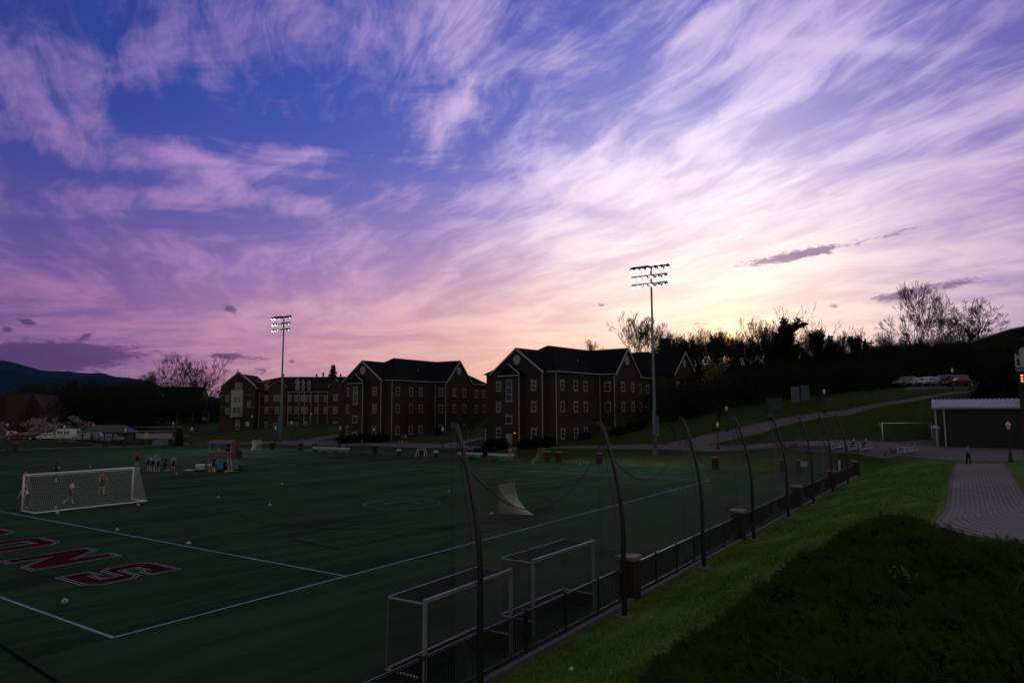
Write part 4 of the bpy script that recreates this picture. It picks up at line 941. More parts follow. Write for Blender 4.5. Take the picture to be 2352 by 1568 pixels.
# field hockey goals, mouths to the fence
M['greypaint'] = mat('grey_goal_paint', (.22,.24,.26), .5, .12, 4)
def hockey_goal(label, x, y, rz):
    t = thing('field_hockey_goal', label, 'goal', (x, y, 0), rz, 'field hockey goals by the picket fence'); w, h, d = 3.74, 2.19, 1.2
    for q in (0, w):
        MB().bx(q-.04, q+.04, -.04, .04, 0, h).build('goalpost', M['greypaint'], t); MB().tube([(q, d, 0), (q, d-.05, h)], .025, 6).build('back_post', M['galv'], t)
        MB().tube([(q, 0, h-.03), (q, d-.05, h-.03)], .028, 6).build('roof_bar', M['greypaint'], t)
        MB().bx(q-.02, q+.02, .05, d, .0, .46).build('side_board', M['bnet'], t); MB().bx(q-.03, q+.03, .05, d, .462, .49).build('board_edge', M['greypaint'], t)
    MB().bx(-.04, w+.04, -.05, .03, h+.002, h+.08).build('crossbar', M['greypaint'], t); MB().tube([(0, d-.05, h-.02), (w, d-.05, h-.02)], .028, 6).build('roof_bar', M['greypaint'], t)
    MB().bx(.02, w-.02, d-.02, d+.02, 0, .46).build('back_board', M['bnet'], t); MB().bx(0, w, d-.035, d+.035, .462, .50).build('board_edge', M['greypaint'], t)
    b_ = MB(); m_ = h-.03
    patch(b_, (0, 0, m_+.03), (w, 0, m_+.03), (w, d-.05, m_+.03), (0, d-.05, m_+.03), 80, 26, .0026, .04)
    patch(b_, (0, d-.04, m_), (w, d-.04, m_), (w, d+.02, .46), (0, d+.02, .46), 80, 36, .0026, 0)
    for q in (0, w): patch(b_, (q, 0, m_), (q, d, m_), (q, d, .46), (q, 0, .46), 26, 36, .0026)
    patch(b_, (0, .4, .46), (w, .4, .46), (w, d-.03, .44), (0, d-.03, .44), 80, 18, .003, .0)
    b_.build('net', M['bnet'], t, kind='stuff'); return t
hockey_goal('field hockey goal with black net by the curved pole beside the picket fence', 1.726, -10.72, R(1.6))
hq0, hq1 = atz((1400+1280/2.138)/1.6327, (1950+335/2.138)/1.6327, 2.19), atz((1400+1760/2.138)/1.6327, (1950+178/2.138)/1.6327, 2.19)
hockey_goal('field hockey goal with black net just before the first brick pier', hq0[0], hq0[1], math.atan2(hq1[1]-hq0[1], hq1[0]-hq0[0]))
# lacrosse goals
M['orange'] = mat('orange_frame', (.32,.06,.03), .5, .1, 4)
def lax_proto(cm):
    t = thing('lacrosse_goal', 'lacrosse goal', 'goal', (0,0,0), 0, 'lacrosse goals'); w = h = 1.83; d = 2.1
    for x in (-w/2, w/2): MB().tube([(x, 0, 0), (x, 0, h)], .028, 8).build('goalpost', cm, t); MB().tube([(x, 0, .03), (0, -d, .03)], .022, 6).build('ground_bar', cm, t)
    MB().tube([(-w/2-.03, 0, h), (w/2+.03, 0, h)], .028, 8).build('crossbar', cm, t)
    b_ = MB()
    def sec(u, v):      # u across, v from crossbar to rear apex
        x = (u-.5)*w*(1-v**1.2*.97); y = -d*(v**1.7); z = h*(1-v)**1.35; return (x, y-.02, z+.03)
    wires(b_, [[sec(i/36, j/14) for j in range(15)] for i in range(37)], .0034); wires(b_, [[sec(i/10, j/44) for i in range(11)] for j in range(45)], .0034)
    for sgn in (0, 1):
        def sd(a, v): p = sec(sgn, v); e = ((sgn-.5)*w, 0, p[2]); g = ((sgn-.5)*w*(1-v), -d*v, .03); q = sec(sgn, v); return lerp(q, ((sgn-.5)*w*(1-v**1.7*.97), q[1], .03), a)
        wires(b_, [[sd(a/20, v/10) for v in range(11)] for a in range(21)], .0034); wires(b_, [[sd(a/8, v/34) for a in range(9)] for v in range(35)], .0034)
    b_.build('net', M['wnet'], t, kind='stuff'); return t
lx = lax_proto(M['orange']); used = []
rep(lx, used, (27.4, 4.55, 0), 0.0, 'lacrosse goal with white net and orange frame alone on the open turf')
q = atz(590, 1034, 0); rep(lx, used, (q[0], q[1], 0), R(-65), 'lacrosse goal with white net near the far light pole and scorers booth')
q = atz(1196, 1057, 0); rep(lx, used, (min(67.0, q[0]), q[1], 0), R(178), 'lacrosse goal with a small dark emblem on its net, beside the second bench'); lxp = bpy.data.objects[-1] if False else None
q = atz(1252, 1061, 0); rep(lx, used, (min(67.0, q[0]), q[1], 0), R(176), 'lacrosse goal with pale net partly behind the gate pier')
q = atz(1190, 1057, 0); e_ = thing('net_emblem', 'small white badge with dark crest hung on a lacrosse net', 'badge', (min(67.0, q[0])-.12, q[1]+.1, 1.55), R(-88))
MB().bx(-.22, .22, -.012, .012, -.14, .14).build('board', M['white'], e_); MB().prism([(-.1, .1), (-.1, -.02), (0, -.12), (.1, -.02), (.1, .1), (0, .06)], 'y', -.02, -.0125).build('crest', mat('navy_print', (.01,.012,.04), .7, 0), e_)
# ---------------------------------------------------------------- lamp posts
M['lglass'] = mat('opal_globe', (.62,.56,.44), .4, .08, 5)
def lamp_proto():
    t = thing('lamp_post', 'lamp post', 'lamp post', (0,0,0), 0, 'black lamp posts with opal lanterns')
    MB().lathe([(.24, -.1), (.24, .12), (.17, .2), (.15, .7), (.1, .85), (.08, .95)], 12).build('base', M['iron'], t, smooth=False)
    MB().lathe([(.07, .95), (.05, 2.9), (.07, 2.92), (.07, 2.98), (.05, 3.0)], 10).build('shaft', M['iron'], t)
    MB().lathe([(.10, 3.0), (.12, 3.05), (.22, 3.4), (.23, 3.45)], 10).build('lantern', M['lglass'], t); MB().lathe([(.25, 3.452), (.14, 3.62), (.05, 3.68), (.03, 3.8)], 10).build('lantern_cap', M['lglass'], t)
    return t
lp = lamp_proto(); used = []
LL = ['lamp post by the chain-link fence near the plain brick block', 'lamp post in front of the blossom trees by the car park', 'lamp post between the shelter and the road opening', 'lamp post by the volleyball court beyond the road', 'lamp post beside the conical hedge at the road opening',
      'lamp post with a narrow blue banner beside the far light pole', 'lamp post on the walk in front of the long hall', 'lamp post at the walkway by the long bench pair', 'lamp post on the walkway between the two dormitories', 'lamp post on the plaza edge below the ramp road',
      'lamp post on the grass above the ramp road bottom', 'lamp post halfway up the ramp road near the bare trees', 'lamp post at the hillside car park', 'lamp post on the grass beside the brick path and shed']
for (px, py, dp), l_ in zip(LAMPS, LL):
    p = atd(px, py, dp); rep(lp, used, (p[0], p[1], H(p[0], p[1])-.02), 0, l_)
for px, dp, l_ in ((19.5, 146, 'lamp post beside the first blossom tree near the plain brick block'), (217, 150, 'lamp post beside the open shelter roof'), (714.7, 168, 'lamp post on the curving walk near the hall gable end'), (579.4, 172, 'lamp post by the hall entrance steps')):
    p = gpos(px, dp); rep(lp, used, p, 0, l_)
p = atd(631.6, 1023, 136); b_ = MB().bx(-.35, -.08, -.01, .01, 1.2, 2.6).build('blue_banner', mat('blue_fabric', (.03,.10,.26), .8, .1, 3), loc=(p[0], p[1], H(p[0], p[1])), rz=R(-36), label='narrow blue banner hanging on a lamp post by the far light pole', cat='banner')
# ---------------------------------------------------------------- floodlight poles
M['lens'] = mat('lit_floodlight_lens', (1,1,1), .3, 0, emit=(.93,.96,1.0), estr=3.2); M['shade'] = mat('grey_reflector', (.10,.10,.11), .5, .1, 3); M['shade2'] = mat('pale_reflector', (.42,.43,.46), .4, .1, 3)
def flood_mesh():
    a = MB(); n = 14
    # bowl opens to +x, visor on top
    prof = [(.08, -.55), (.2, -.5), (.33, -.3), (.36, 0.0), (.37, .02)]
    V_ = []; F = []
    for r_, x in prof:
        for j in range(n): an = 2*math.pi*j/n; V_.append((x, r_*math.cos(an), r_*math.sin(an)))
    for i in range(len(prof)-1):
        for j in range(n): F.append((i*n+j, i*n+(j+1)%n, (i+1)*n+(j+1)%n, (i+1)*n+j))
    F.append(tuple(range(n))); a.add(V_, F)
    V_ = []; F = []      # visor
    for j in range(9):
        an = R(-5)+R(190)*j/8; V_ += [(.0, .375*math.cos(an), .375*math.sin(an)), (.46, .42*math.cos(an), .42*math.sin(an)-.02)]
    for j in range(8): F.append((2*j, 2*j+1, 2*j+3, 2*j+2))
    v_ = MB().add(V_, F)
    l_ = MB().add([(-.02, .34*math.cos(2*math.pi*j/n), .34*math.sin(2*math.pi*j/n)) for j in range(n)], [tuple(range(n))])
    return a.mesh('floodlight', M['shade']), v_.mesh('visor', M['shade']), l_.mesh('lens', M['lens']), a.mesh('floodlight', M['shade2'])
FM = flood_mesh()
def flood_pole(label, x, y, zb, h):
    t = thing('floodlight_pole', label, 'light pole', (x, y, zb), 0, 'floodlight poles')
    MB().tube([(0, 0, -.3), (0, 0, 3.0), (0, 0, h*.5), (0, 0, h)], [.24, .23, .17, .11], 12).build('shaft', M['galv'], t, smooth=True)
    MB().lathe([(.36, -.2), (.36, .9), (.3, .95)], 14).build('footing', M['conc'], t)
    MB().bx(-.55, -.32, -.35, .1, 2.9, 6.0).build('ballast_box', M['galv'], t); MB().bx(-.32, -.12, -.62, -.1, 2.6, 5.2).build('ballast_box', M['galv'], t)
    for row, (z, n_) in enumerate(((h-.1, 7), (h-1.25, 6), (h-2.35, 6))):
        L = 2.6 if row == 0 else 2.3
        a = MB().bx(-.42, -.30, -L-.1, L+.1, z-.05, z+.05).build('crossarm', M['shade'], t)
        for k in range(n_):
            y_ = L-.1-(2*L-.2)*k/(n_-1); yaw = math.pi + R(26)*(y_/L) + R([0, 6, -5, 3, -8, 5, 0][k])
            f = obj('floodlight', FM[0] if row == 0 else FM[3 if k % 3 else 0], t, (-.75, y_, z-.35)); f.rotation_euler = (0, R(40), yaw); f.scale = (.86,)*3
            obj('visor', FM[1], f); obj('lens', FM[2], f)
            MB().tube([(-.4, y_, z), (-.62, y_, z-.2)], .025, 4).build('bracket', M['shade'], t)
        MB().tube([(-.15, 0, z), (-.42, 0, z)], .05, 6).build('bracket', M['shade'], t)
        ld = bpy.data.lights.new('floodlight_beam', 'SPOT'); ld.energy = 2800; ld.color = (.88, .95, 1.0); ld.spot_size = R(110); ld.spot_blend = .9; ld.shadow_soft_size = .12      # the beam of this row of lit lamps
        lo2 = bpy.data.objects.new('floodlight_beam', ld); COL.objects.link(lo2); lo2.parent = t; lo2.location = (-1.3, 0, z-.75); lo2.rotation_euler = (0, R(40), 0)
    MB().bx(-.5, -.44, .1, 2.6, h-.35, h+.08).build('wiring_tray', M['shade'], t)
    for y_ in (-1.9, 1.2, 2.0): MB().tube([(-.36, y_, h-.1), (-.36, y_, h-2.35)], .012, 4).build('tie_rod', M['shade'], t)
    return t
p = atd(1506, 1063, 89.0); hz_, zt = hit((p[0], p[1]), math.pi/2, 1492, 612)
flood_pole('tall galvanised floodlight pole with lit lamps in front of the first dormitory end', p[0], p[1], H(p[0], p[1]), zt-H(p[0], p[1]))
p = atd(643, 1031, 126.0); hz_, zt = hit((p[0], p[1]), math.pi/2, 647.5, 727)
flood_pole('floodlight pole with lit lamps in front of the long hall', p[0], p[1], H(p[0], p[1]), zt-H(p[0], p[1]))
# ---------------------------------------------------------------- benches and clutter by the far fence
def bench_proto():
    t = thing('team_bench', 'bench', 'bench', (0,0,0), 0, 'aluminium team benches'); L = 4.5
    for z, y, w in ((.45, 0, .26), (.78, .26, .18)):
        if z < .5:
            for k in (-.08, .08): MB().bx(-L/2, L/2, y+k-.07, y+k+.07, z-.02, z+.02).build('seat_plank', M['alu'], t)
        else:
            for k in (-.09, .09): MB().box((0, y+k*.3, z+k), (L, .03, .15), rot=Matrix.Rotation(R(-12), 3, 'X')).build('back_plank', M['alu'], t)
    for x in (-L*.42, 0, L*.42):
        MB().tube([(x, -.15, .43), (x, -.15, .02), (x, .3, .02), (x, .3, .9)], .022, 5).build('leg', M['alu'], t)
    return t
bp_ = bench_proto(); used = []
def bench_at(px, py, l_): q = atz(px, py, 0); rep(bp_, used, (min(67.2, q[0]), q[1], 0), R(-90), l_)
bench_at(747.5, 1038, 'aluminium bench, the one of the long pair nearer the brick pier end'); bench_at(790, 1040, 'aluminium bench, the one of the long pair nearer the bins')
bench_at(1087, 1053, 'aluminium bench standing clear of the lacrosse goals'); bench_at(1160, 1056, 'aluminium bench directly before the emblem lacrosse goal')
M['bag'] = mat('white_bin_bag', (.5,.52,.54), .5, .2, 6, .5, 12); M['bin'] = mat('dark_bin', (.02,.022,.024), .6, .2, 5)
for px, l_ in ((928, 'black bin with white liner on the long-bench side of the white trestle'), (1003, 'black bin with white liner beyond the white trestle')):
    q = atz(px, 1045.5 if px < 950 else 1050, 0); t = thing('litter_bin', l_, 'bin', (min(67.6, q[0]), q[1], 0), 0, 'lined bins by the fence')
    MB().lathe([(.27, 0), (.31, .85), (.33, .86), (.33, .9)], 12).build('drum', M['bin'], t)
    b_ = MB(); rr = random.Random(px)
    b_.lathe([(.335, .72), (.37, .8), (.36, .93), (.28, .97), (.26, .7)], 14); b_.v = [(x+rr.uniform(-.03, .03), y+rr.uniform(-.03, .03), z+rr.uniform(-.04, .05)) for x, y, z in b_.v]
    b_.build('liner', M['bag'], t)
q = atz(968, 1049, 0); t = thing('white_trestle', 'white A-frame trestle standing between two lined bins', 'trestle', (min(67.4, q[0]), q[1], 0), R(-90))
for x in (-.75, .75):
    for y in (-.25, .25): MB().tube([(x*1.1, y*1.5, 0), (x, y*.2, 1.1)], .035, 6).build('leg', M['white'], t)
MB().tube([(-.75, 0, 1.1), (.75, 0, 1.1)], .04, 6).build('top_bar', M['white'], t)
q = atz(985, 1049.5, 0); MB().ball((0, 0, .12), .2, 8, 5, (1.2, .7, .6)).build('blue_bag', mat('blue_nylon', (.03,.12,.28), .7, .2, 5), loc=(min(67, q[0]), q[1], 0), label='small blue bag on the turf beside the white trestle', cat='bag')
for px, py, l_ in ((783, 1030, 'pale grey utility cabinet behind the long bench pair'),):
    q = atz(px, py+8, 0); t = thing('utility_cabinet', l_, 'cabinet', (70.2, q[1], H(70.2, q[1])), 0); MB().bx(-.2, .2, -.2, .2, 0, .95).build('cabinet_body', M['alu'], t); MB().bx(-.23, .23, -.23, .23, .952, 1.0).build('lid', M['galv'], t)
q = g_(831, 1018); t = thing('fire_hydrant', 'small teal fire hydrant on the grass before the doorless dormitory', 'hydrant', q)
hm = mat('teal_paint', (.05,.2,.2), .5, .1, 4); MB().lathe([(.13, -.05), (.11, .05), (.1, .5), (.13, .52), (.11, .62), (.03, .7)], 10).build('barrel', hm, t); MB().tube([(0, -.2, .42), (0, .2, .42)], .05, 8).build('outlet', hm, t)
# ---------------------------------------------------------------- balls and cones
def ballmat():
    m_ = bpy.data.materials.new('football_panels'); m_.use_nodes = True; t = NT(m_.node_tree); b = t.n['Principled BSDF']; b.inputs['Roughness'].default_value = .5
    v = t.n.new('ShaderNodeTexVoronoi'); t.l.new(t.n.new('ShaderNodeTexCoord').outputs['Object'], v.inputs[0]); v.inputs['Scale'].default_value = 7.0
    t.l.new(t.mix(t.mapr(v.outputs['Distance'], .28, .34), (.06, .055, .06), (.32, .30, .30)), b.inputs['Base Color']); return m_
bme = MB().ball((0, 0, 0), .11, 16, 10).mesh('soccer_ball', ballmat(), True)
for px, py, l_ in ((148, 1388, 'soccer ball between the S letter and the corner line'), (268.5, 1221, 'soccer ball beside the long white line beyond the letters'), (131, 1182, 'soccer ball behind the soccer goal, at the middle of its back bar'), (317, 1163, 'soccer ball behind the soccer goal, beside its back corner'), (501, 1145.5, 'soccer ball in open turf towards the scorers booth'),
                   (620, 1163.5, 'soccer ball in open turf before the painted rings'), (1031, 1132, 'soccer ball in open turf between painted rings and the curved pole'), (555, 1081, 'white ball at the foot of the scorers booth ladder'), (1223.5, 1066, 'soccer ball before the gate pier lacrosse goal'), (1331, 1068.5, 'soccer ball along the fence before the steel light pole'), (128, 1170, 'soccer ball caught inside the goal net')):
    q = atz(px, py, .0); obj('soccer_ball', bme, None, (q[0], q[1], .115), random.random()*6, l_, 'ball', 'soccer balls')
M['cone'] = mat('pale_yellow_cone', (.5,.46,.2), .6, .1, 3)
cme = MB().lathe([(.13, 0), (.12, .02), (.03, .1), (.025, .1)], 14).mesh('disc_cone', M['cone'])
for px, py, l_ in ((207, 1073, 'pale disc cone beyond the goal crossbar'), (406, 1088.5, 'pale disc cone near the teal-bibbed players'), (480, 1083, 'pale disc cone by the seated group at the booth'), (647.5, 1111.5, 'pale disc cone lying on the faint line towards the rings'), (433, 1248, 'pale flat marker beside the long white line'), (1129, 1180, 'small pale marker beside the lone lacrosse goal line')):
    q = atz(px, py, 0); obj('disc_cone', cme, None, (q[0], q[1], .018), 0, l_, 'cone', 'training cones')
# ---------------------------------------------------------------- scorers booth
q0 = atz(497, 1083, 0); q1 = atz(531, 1081.5, 0)
bsh = (atd(512, 945, 1)-CAMP)[:2]; bsh = bsh/np.linalg.norm(bsh)*2.0; q0 = q0+np.r_[bsh, 0]; q1 = q1+np.r_[bsh, 0]
an = R(-62); BX = thing('scorers_booth', 'maroon-roofed raised scorers booth with MAROONS banner and ladder', 'booth', ((q0[0]+q1[0])/2, (q0[1]+q1[1])/2, 0), an)
M['maroon'] = mat('maroon_vinyl', (.12,.010,.018), .6, .15, 3); M['maroonroof'] = mat('maroon_metal', (.07,.018,.024), .5, .15, 3); M['weather'] = mat('weathered_boards', (.15,.155,.165), .8, .25, 4); M['greyb'] = mat('grey_banner', (.10,.085,.12), .7, .1, 3)
w2, d2 = 1.5, 1.1
for x in (-w2, w2):
    for y in (-d2, d2): MB().bx(x-.06, x+.06, y-.06, y+.06, 0, 3.85).build('corner_post', M['trim'], BX)
MB().bx(-w2-.1, w2+.1, -d2-.1, d2+.1, 1.52, 1.6).build('floor_deck', M['weather'], BX)
for k in range(9):
    z = .12+k*.155; e = .25*(1-k/9)
    MB().bx(-w2-.02-e, w2+.02+e, -d2-.16-e*.5, -d2-.13-e*.5+.02, z, z+.12).build('skirt_board', M['weather'], BX)
    MB().bx(w2+.1+e*.3, w2+.13+e*.3, -d2, d2, z, z+.12).build('skirt_board', M['weather'], BX)
MB().bx(-w2-.08, w2+.05, -d2-.15, -d2-.07, 1.62, 2.42).build('banner', M['greyb'], BX)
MB().bx(-w2-.05, w2+.05, -d2-.2, -d2+.15, 2.44, 2.5).build('counter', M['trim'], BX)
MB().bx(w2+.062, w2+.1, -d2, d2, 1.4, 3.75).build('side_curtain', M['maroon'], BX); MB().bx(w2+.102, w2+.11, -.2, .75, 2.7, 3.4).build('clear_window', M['pane2'], BX)
MB().bx(-.15, .35, d2-.3, d2-.2, 1.62, 3.6).build('back_curtain', M['maroon'], BX)
MB().prism([(-d2-.75, 3.62), (-.1, 4.05), (d2+.3, 3.85), (d2+.3, 3.78), (-.1, 3.98), (-d2-.75, 3.56)], 'x', -w2-.35, w2+.25).build('roof', M['maroonroof'], BX)
for s_ in (-.24, .24): MB().tube([(w2+.45+s_*1.0, -d2-.75, 0), (w2-.15+s_*.9, -d2-.16, 1.75)], .035, 5).build('ladder_rail', M['alu'], BX)
for k in range(6):
    f = (k+.6)/6.4; c_ = lerp((w2+.45, -d2-.75, 0), (w2-.15, -d2-.16, 1.75), f); MB().tube([(c_[0]-.23, c_[1], c_[2]), (c_[0]+.23, c_[1], c_[2])], .022, 5).build('ladder_rung', M['alu'], BX)
def text_obj(s, size, m_, parent, loc, rot, ext=.004, name='lettering', sx=1.0, bold=0.0):
    c = bpy.data.curves.new(name, 'FONT'); c.body = s; c.size = size; c.extrude = ext; c.align_x = 'CENTER'; c.align_y = 'CENTER'; c.offset = bold
    o = bpy.data.objects.new(name, c); COL.objects.link(o); dg = bpy.context.evaluated_depsgraph_get(); me = bpy.data.meshes.new_from_object(o.evaluated_get(dg)); bpy.data.objects.remove(o); me.materials.clear(); me.materials.append(m_)
    r_ = obj(name, me, parent, loc); r_.rotation_euler = rot; r_.scale = (sx, 1, 1); return r_
M['letterred'] = mat('maroon_print', (.22,.02,.05), .7, .05, 3); M['letterwhite'] = mat('white_print', (.4,.38,.42), .7, .05, 3)
BX.scale = (.86, .86, .86)
text_obj('MAROONS', .62, M['letterwhite'], BX, (.05, -d2-.154, 2.0), (R(90), 0, 0), .003, 'lettering', .85, .022); text_obj('MAROONS', .62, M['letterred'], BX, (.05, -d2-.162, 2.0), (R(90), 0, 0), .004, 'lettering', .85, .006)
# loudspeaker on a tripod beside the booth
bxp = BX.matrix_basis if False else None
def bl(x, y, z=0): c, s = math.cos(an)*.86, math.sin(an)*.86; return (BX.location.x+c*x-s*y, BX.location.y+s*x+c*y, z*.86)
t = thing('speaker_stand', 'black tripod stand holding the loudspeaker beside the booth ladder', 'stand', bl(w2+1.35, -d2-.2), an)
for a in (0, 120, 240): MB().tube([(0, 0, .55), (.42*math.cos(R(a)), .42*math.sin(R(a)), .01)], .014, 5).build('leg', M['black'], t)
MB().tube([(0, 0, .25), (0, 0, 1.6)], .02, 6).build('pole', M['black'], t)
t = thing('loudspeaker', 'black loudspeaker cabinet on a tripod beside the booth', 'speaker', bl(w2+1.35, -d2-.2, 1.6), an-.2)
MB().prism([(-.3, -.2), (.3, -.2), (.24, .22), (-.24, .22)], 'z', 0, .95).build('cabinet', M['black'], t); MB().bx(-.26, .26, -.222, -.202, .05, .9).build('grille', M['iron'], t)
t = thing('wheeled_case', 'dark wheeled case at the ladder foot of the booth', 'case', bl(w2+1.9, -d2-.5), an); MB().bx(-.3, .3, -.2, .2, .1, .75).build('case_body', M['bin'], t); MB().bx(-.32, .32, -.22, .22, .752, .82).build('case_lid', M['weather'], t)
for x in (-.2, .2): MB().tube([(x, -.24, .1), (x, -.20, .1)], .1, 10).build('wheel', M['rubber'], t)
# cool box with pull handle, clothing and bags on the turf
q = atz(461, 1081, 0); t = thing('cool_box', 'light grey wheeled cool box with tall pull handle', 'cool box', (q[0], q[1], 0), R(-50))
MB().bx(-.5, .5, -.28, .28, .12, .62).build('box_body', M['alu'], t); MB().bx(-.52, .52, -.3, .3, .622, .74).build('lid', M['white'], t); MB().tube([(.1, .3, .5), (.1, .36, 1.35), (.42, .36, 1.35), (.42, .3, .5)], .018, 5).build('pull_handle', M['iron'], t)
for x in (-.38, .38): MB().tube([(x, -.3, .12), (x, .3, .12)], .11, 10).build('wheel', M['rubber'], t)
def cloth(name, label, px, py, sz, colr, seed, h=.1, cat='clothing', rz=0):
    rr = random.Random(seed); b_ = MB(); n = 9; V_ = []; F = []
    for i in range(n):
        for j in range(n):
            u, v = i/(n-1)*2-1, j/(n-1)*2-1; r_ = max(0, 1-(u*u+v*v)**.5*.75); V_.append((u*sz[0]*(1+rr.uniform(-.12, .12)), v*sz[1]*(1+rr.uniform(-.2, .2)), .012+h*r_*rr.uniform(.3, 1.1)))
    for i in range(n-1):
        for j in range(n-1): F.append((i*n+j, (i+1)*n+j, (i+1)*n+j+1, i*n+j+1))
    V2 = [(x, y, .004) for x, y, z in V_]; m2 = n*n
    q = atz(px, py, 0); b_.add(V_, F)
    return b_.build(name, mat(name+str(seed), colr, .8, .2, 6), loc=(q[0], q[1], .0), rz=rz, label=label, cat=cat, smooth=True)
cloth('training_bibs', 'heap of fluorescent yellow-green bibs on the turf by the cool box', 435, 1080, (.75, .3), (.50,.62,.03), 1, .14, 'bibs', R(-50)); cloth('dark_jacket', 'dark navy jacket spread beside the yellow bibs', 420, 1081, (.6, .3), (.015,.02,.05), 2, .1, rz=R(-50))
cloth('teal_bibs', 'teal bib heap just before the grey cool box', 450, 1080, (.35, .25), (.03,.2,.26), 3, .15, 'bibs'); cloth('orange_bag', 'orange bag on the turf at the feet of the bibbed players', 387, 1081, (.3, .25), (.6,.14,.03), 4, .3, 'bag'); cloth('blue_pack', 'blue rucksack beside the orange bag', 381, 1083, (.28, .25), (.03,.16,.34), 5, .45, 'bag')
cloth('orange_vest', 'orange vest heap before the seated group at the booth', 522, 1083.5, (.38, .3), (.62,.15,.02), 6, .25, 'vest'); cloth('tan_bag', 'tan flat bag beside the cool box', 470, 1078, (.38, .22), (.4,.22,.15), 7, .2, 'bag'); cloth('black_bag', 'black bag lying in front of the cool box', 462, 1083.5, (.45, .25), (.012,.012,.014), 8, .35, 'bag'); cloth('white_shoes', 'pair of pale shoes left beside the orange vest', 532, 1082.5, (.35, .16), (.35,.35,.36), 9, .14, 'shoes'); cloth('teal_cloth', 'small teal cloth near the ladder foot', 546, 1083, (.2, .15), (.03,.3,.32), 10, .08)
cloth('yellow_wrapper', 'small yellow wrapper on the grass outside the first brick pier', 1327, 1447, (.1, .06), (.5,.45,.03), 11, .05, 'litter'); cloth('white_wrapper', 'crumpled white wrapper on the dry grass below the knoll', 1312, 1541, (.08, .06), (.6,.62,.6), 12, .08, 'litter')
for o in bpy.data.objects:
    if o.name in ('yellow_wrapper', 'white_wrapper'):
        p = g_(1327, 1447) if o.name[0] == 'y' else g_(1312, 1541); o.location = (p[0], p[1], p[2]+.02)
# ---------------------------------------------------------------- plaza furniture
M['adir_w'] = mat('white_board', (.42,.46,.5), .6, .15, 4); M['adir_r'] = mat('maroon_board', (.13,.03,.035), .6, .15, 4); M['adir_d'] = mat('dark_board', (.05,.045,.05), .6, .15, 4)
def adirondack(label, p, rz, m_):
    t = thing('adirondack_chair', label, 'chair', p, rz, 'adirondack chairs on the plaza')        # faces +x
    for k in range(5): MB().box((.22-k*.11, 0, .36-k*.03), (.1, .55, .025), rot=Matrix.Rotation(R(14), 3, 'Y')).build('seat_slat', m_, t)
    for k in range(6):
        y = (k-2.5)*.1; h = .88-.05*abs(k-2.5)**1.3; MB().box((-.38-.17, y, .28+h*.46), (.02, .088, h), rot=Matrix.Rotation(R(-24), 3, 'Y')).build('back_slat', m_, t)
    for y in (-.33, .33):
        MB().bx(-.45, .42, y-.06, y+.06, .55, .575).build('armrest', m_, t); MB().bx(.30, .38, y-.025, y+.025, 0, .548).build('front_leg', m_, t)
        MB().box((-.28, y*.93, .19), (1.35, .03, .1), rot=Matrix.Rotation(R(17), 3, 'Y')).build('rear_leg', m_, t)
    return t
def z5(x, y): return ((2500+x/1.755)/1.6327, (1000+y/1.755)/1.6327)
for x, y, rz, m_, l_ in ((1497, 1224, 190, 'adir_r', 'maroon adirondack chair at the end of a row of three'), (1545, 1227, 190, 'adir_w', 'pale adirondack chair in the middle of a row of three'), (1590, 1229, 190, 'adir_w', 'pale adirondack chair at the shed end of a row of three'),
                         (1110, 1206, 185, 'adir_w', 'empty pale adirondack chair next to the picnic tables'), (1222, 1211, 188, 'adir_w', 'pale adirondack chair with a seated person beside the empty chair'), (1300, 1213, 188, 'adir_w', 'pale adirondack chair with a seated person beside the grass edge'),
                         (755, 1198, 10, 'adir_r', 'maroon adirondack chair before the first picnic table'), (800, 1200, 185, 'adir_d', 'dark adirondack chair in a pair by the netting'), (832, 1199, 185, 'adir_d', 'dark adirondack chair beside its twin near the picnic table')):
    p = g_(*z5(x, y)); view = math.degrees(math.atan2(p[1]-CAMP[1], p[0]-CAMP[0]))
    adirondack(l_, (p[0], p[1], p[2]+.05), R(view+90) if 150 < rz < 250 else R(view-80), M[m_])
M['tablew'] = mat('pale_table_boards', (.3,.31,.33), .7, .2, 4)
def picnic(label, p, rz):
    t = thing('picnic_table', label, 'picnic table', p, rz, 'picnic tables on the plaza')
    for k in range(5): MB().bx(-.95, .95, -.37+k*.15, -.37+k*.15+.135, .72, .76).build('top_plank', M['tablew'], t)
    for y in (-.72, .72):
        for k in (-.075, .075): MB().bx(-.95, .95, y+k-.07, y+k+.07, .43, .465).build('bench_plank', M['tablew'], t)
    for x in (-.65, .65):
        for s_ in (-1, 1): MB().tube([(x, s_*.7, 0), (x, s_*.22, .72)], .04, 4, twist=.78).build('leg', M['tablew'], t)
        MB().bx(x-.03, x+.03, -.78, .78, .36, .43).build('brace', M['tablew'], t)
for x, y, l_ in ((912, 1201, 'pale picnic table nearer the dark adirondack pair'), (1028, 1203, 'pale picnic table nearer the empty adirondack chair')):
    p = g_(*z5(x, y)); view = math.atan2(p[1]-CAMP[1], p[0]-CAMP[0]); picnic(l_, (p[0], p[1], p[2]+.05), view+math.pi/2)
p = gpos(2147, 88.5); t = thing('recycling_bin', 'tall dark bin with pale domed top against the shed corner', 'bin', (p[0], p[1], p[2]), 0); MB().bx(-.35, .35, -.35, .35, 0, 3.1*.75).build('bin_body', mat('blue_grey_bin', (.05,.08,.11), .6, .1, 3), t); MB().lathe([(.5, 2.33), (.42, 2.55), (.2, 2.72)], 12).build('dome_top', M['trim'], t)
p = g_(1842, 933); t = thing('notice_board', 'pale two-panel notice board on posts above the ramp road', 'sign', (p[0], p[1], p[2]), math.atan2(p[1]-CAMP[1], p[0]-CAMP[0])-math.pi/2)
s_ = 2566/1.6327/np.linalg.norm(p[:2]-CAMP[:2])
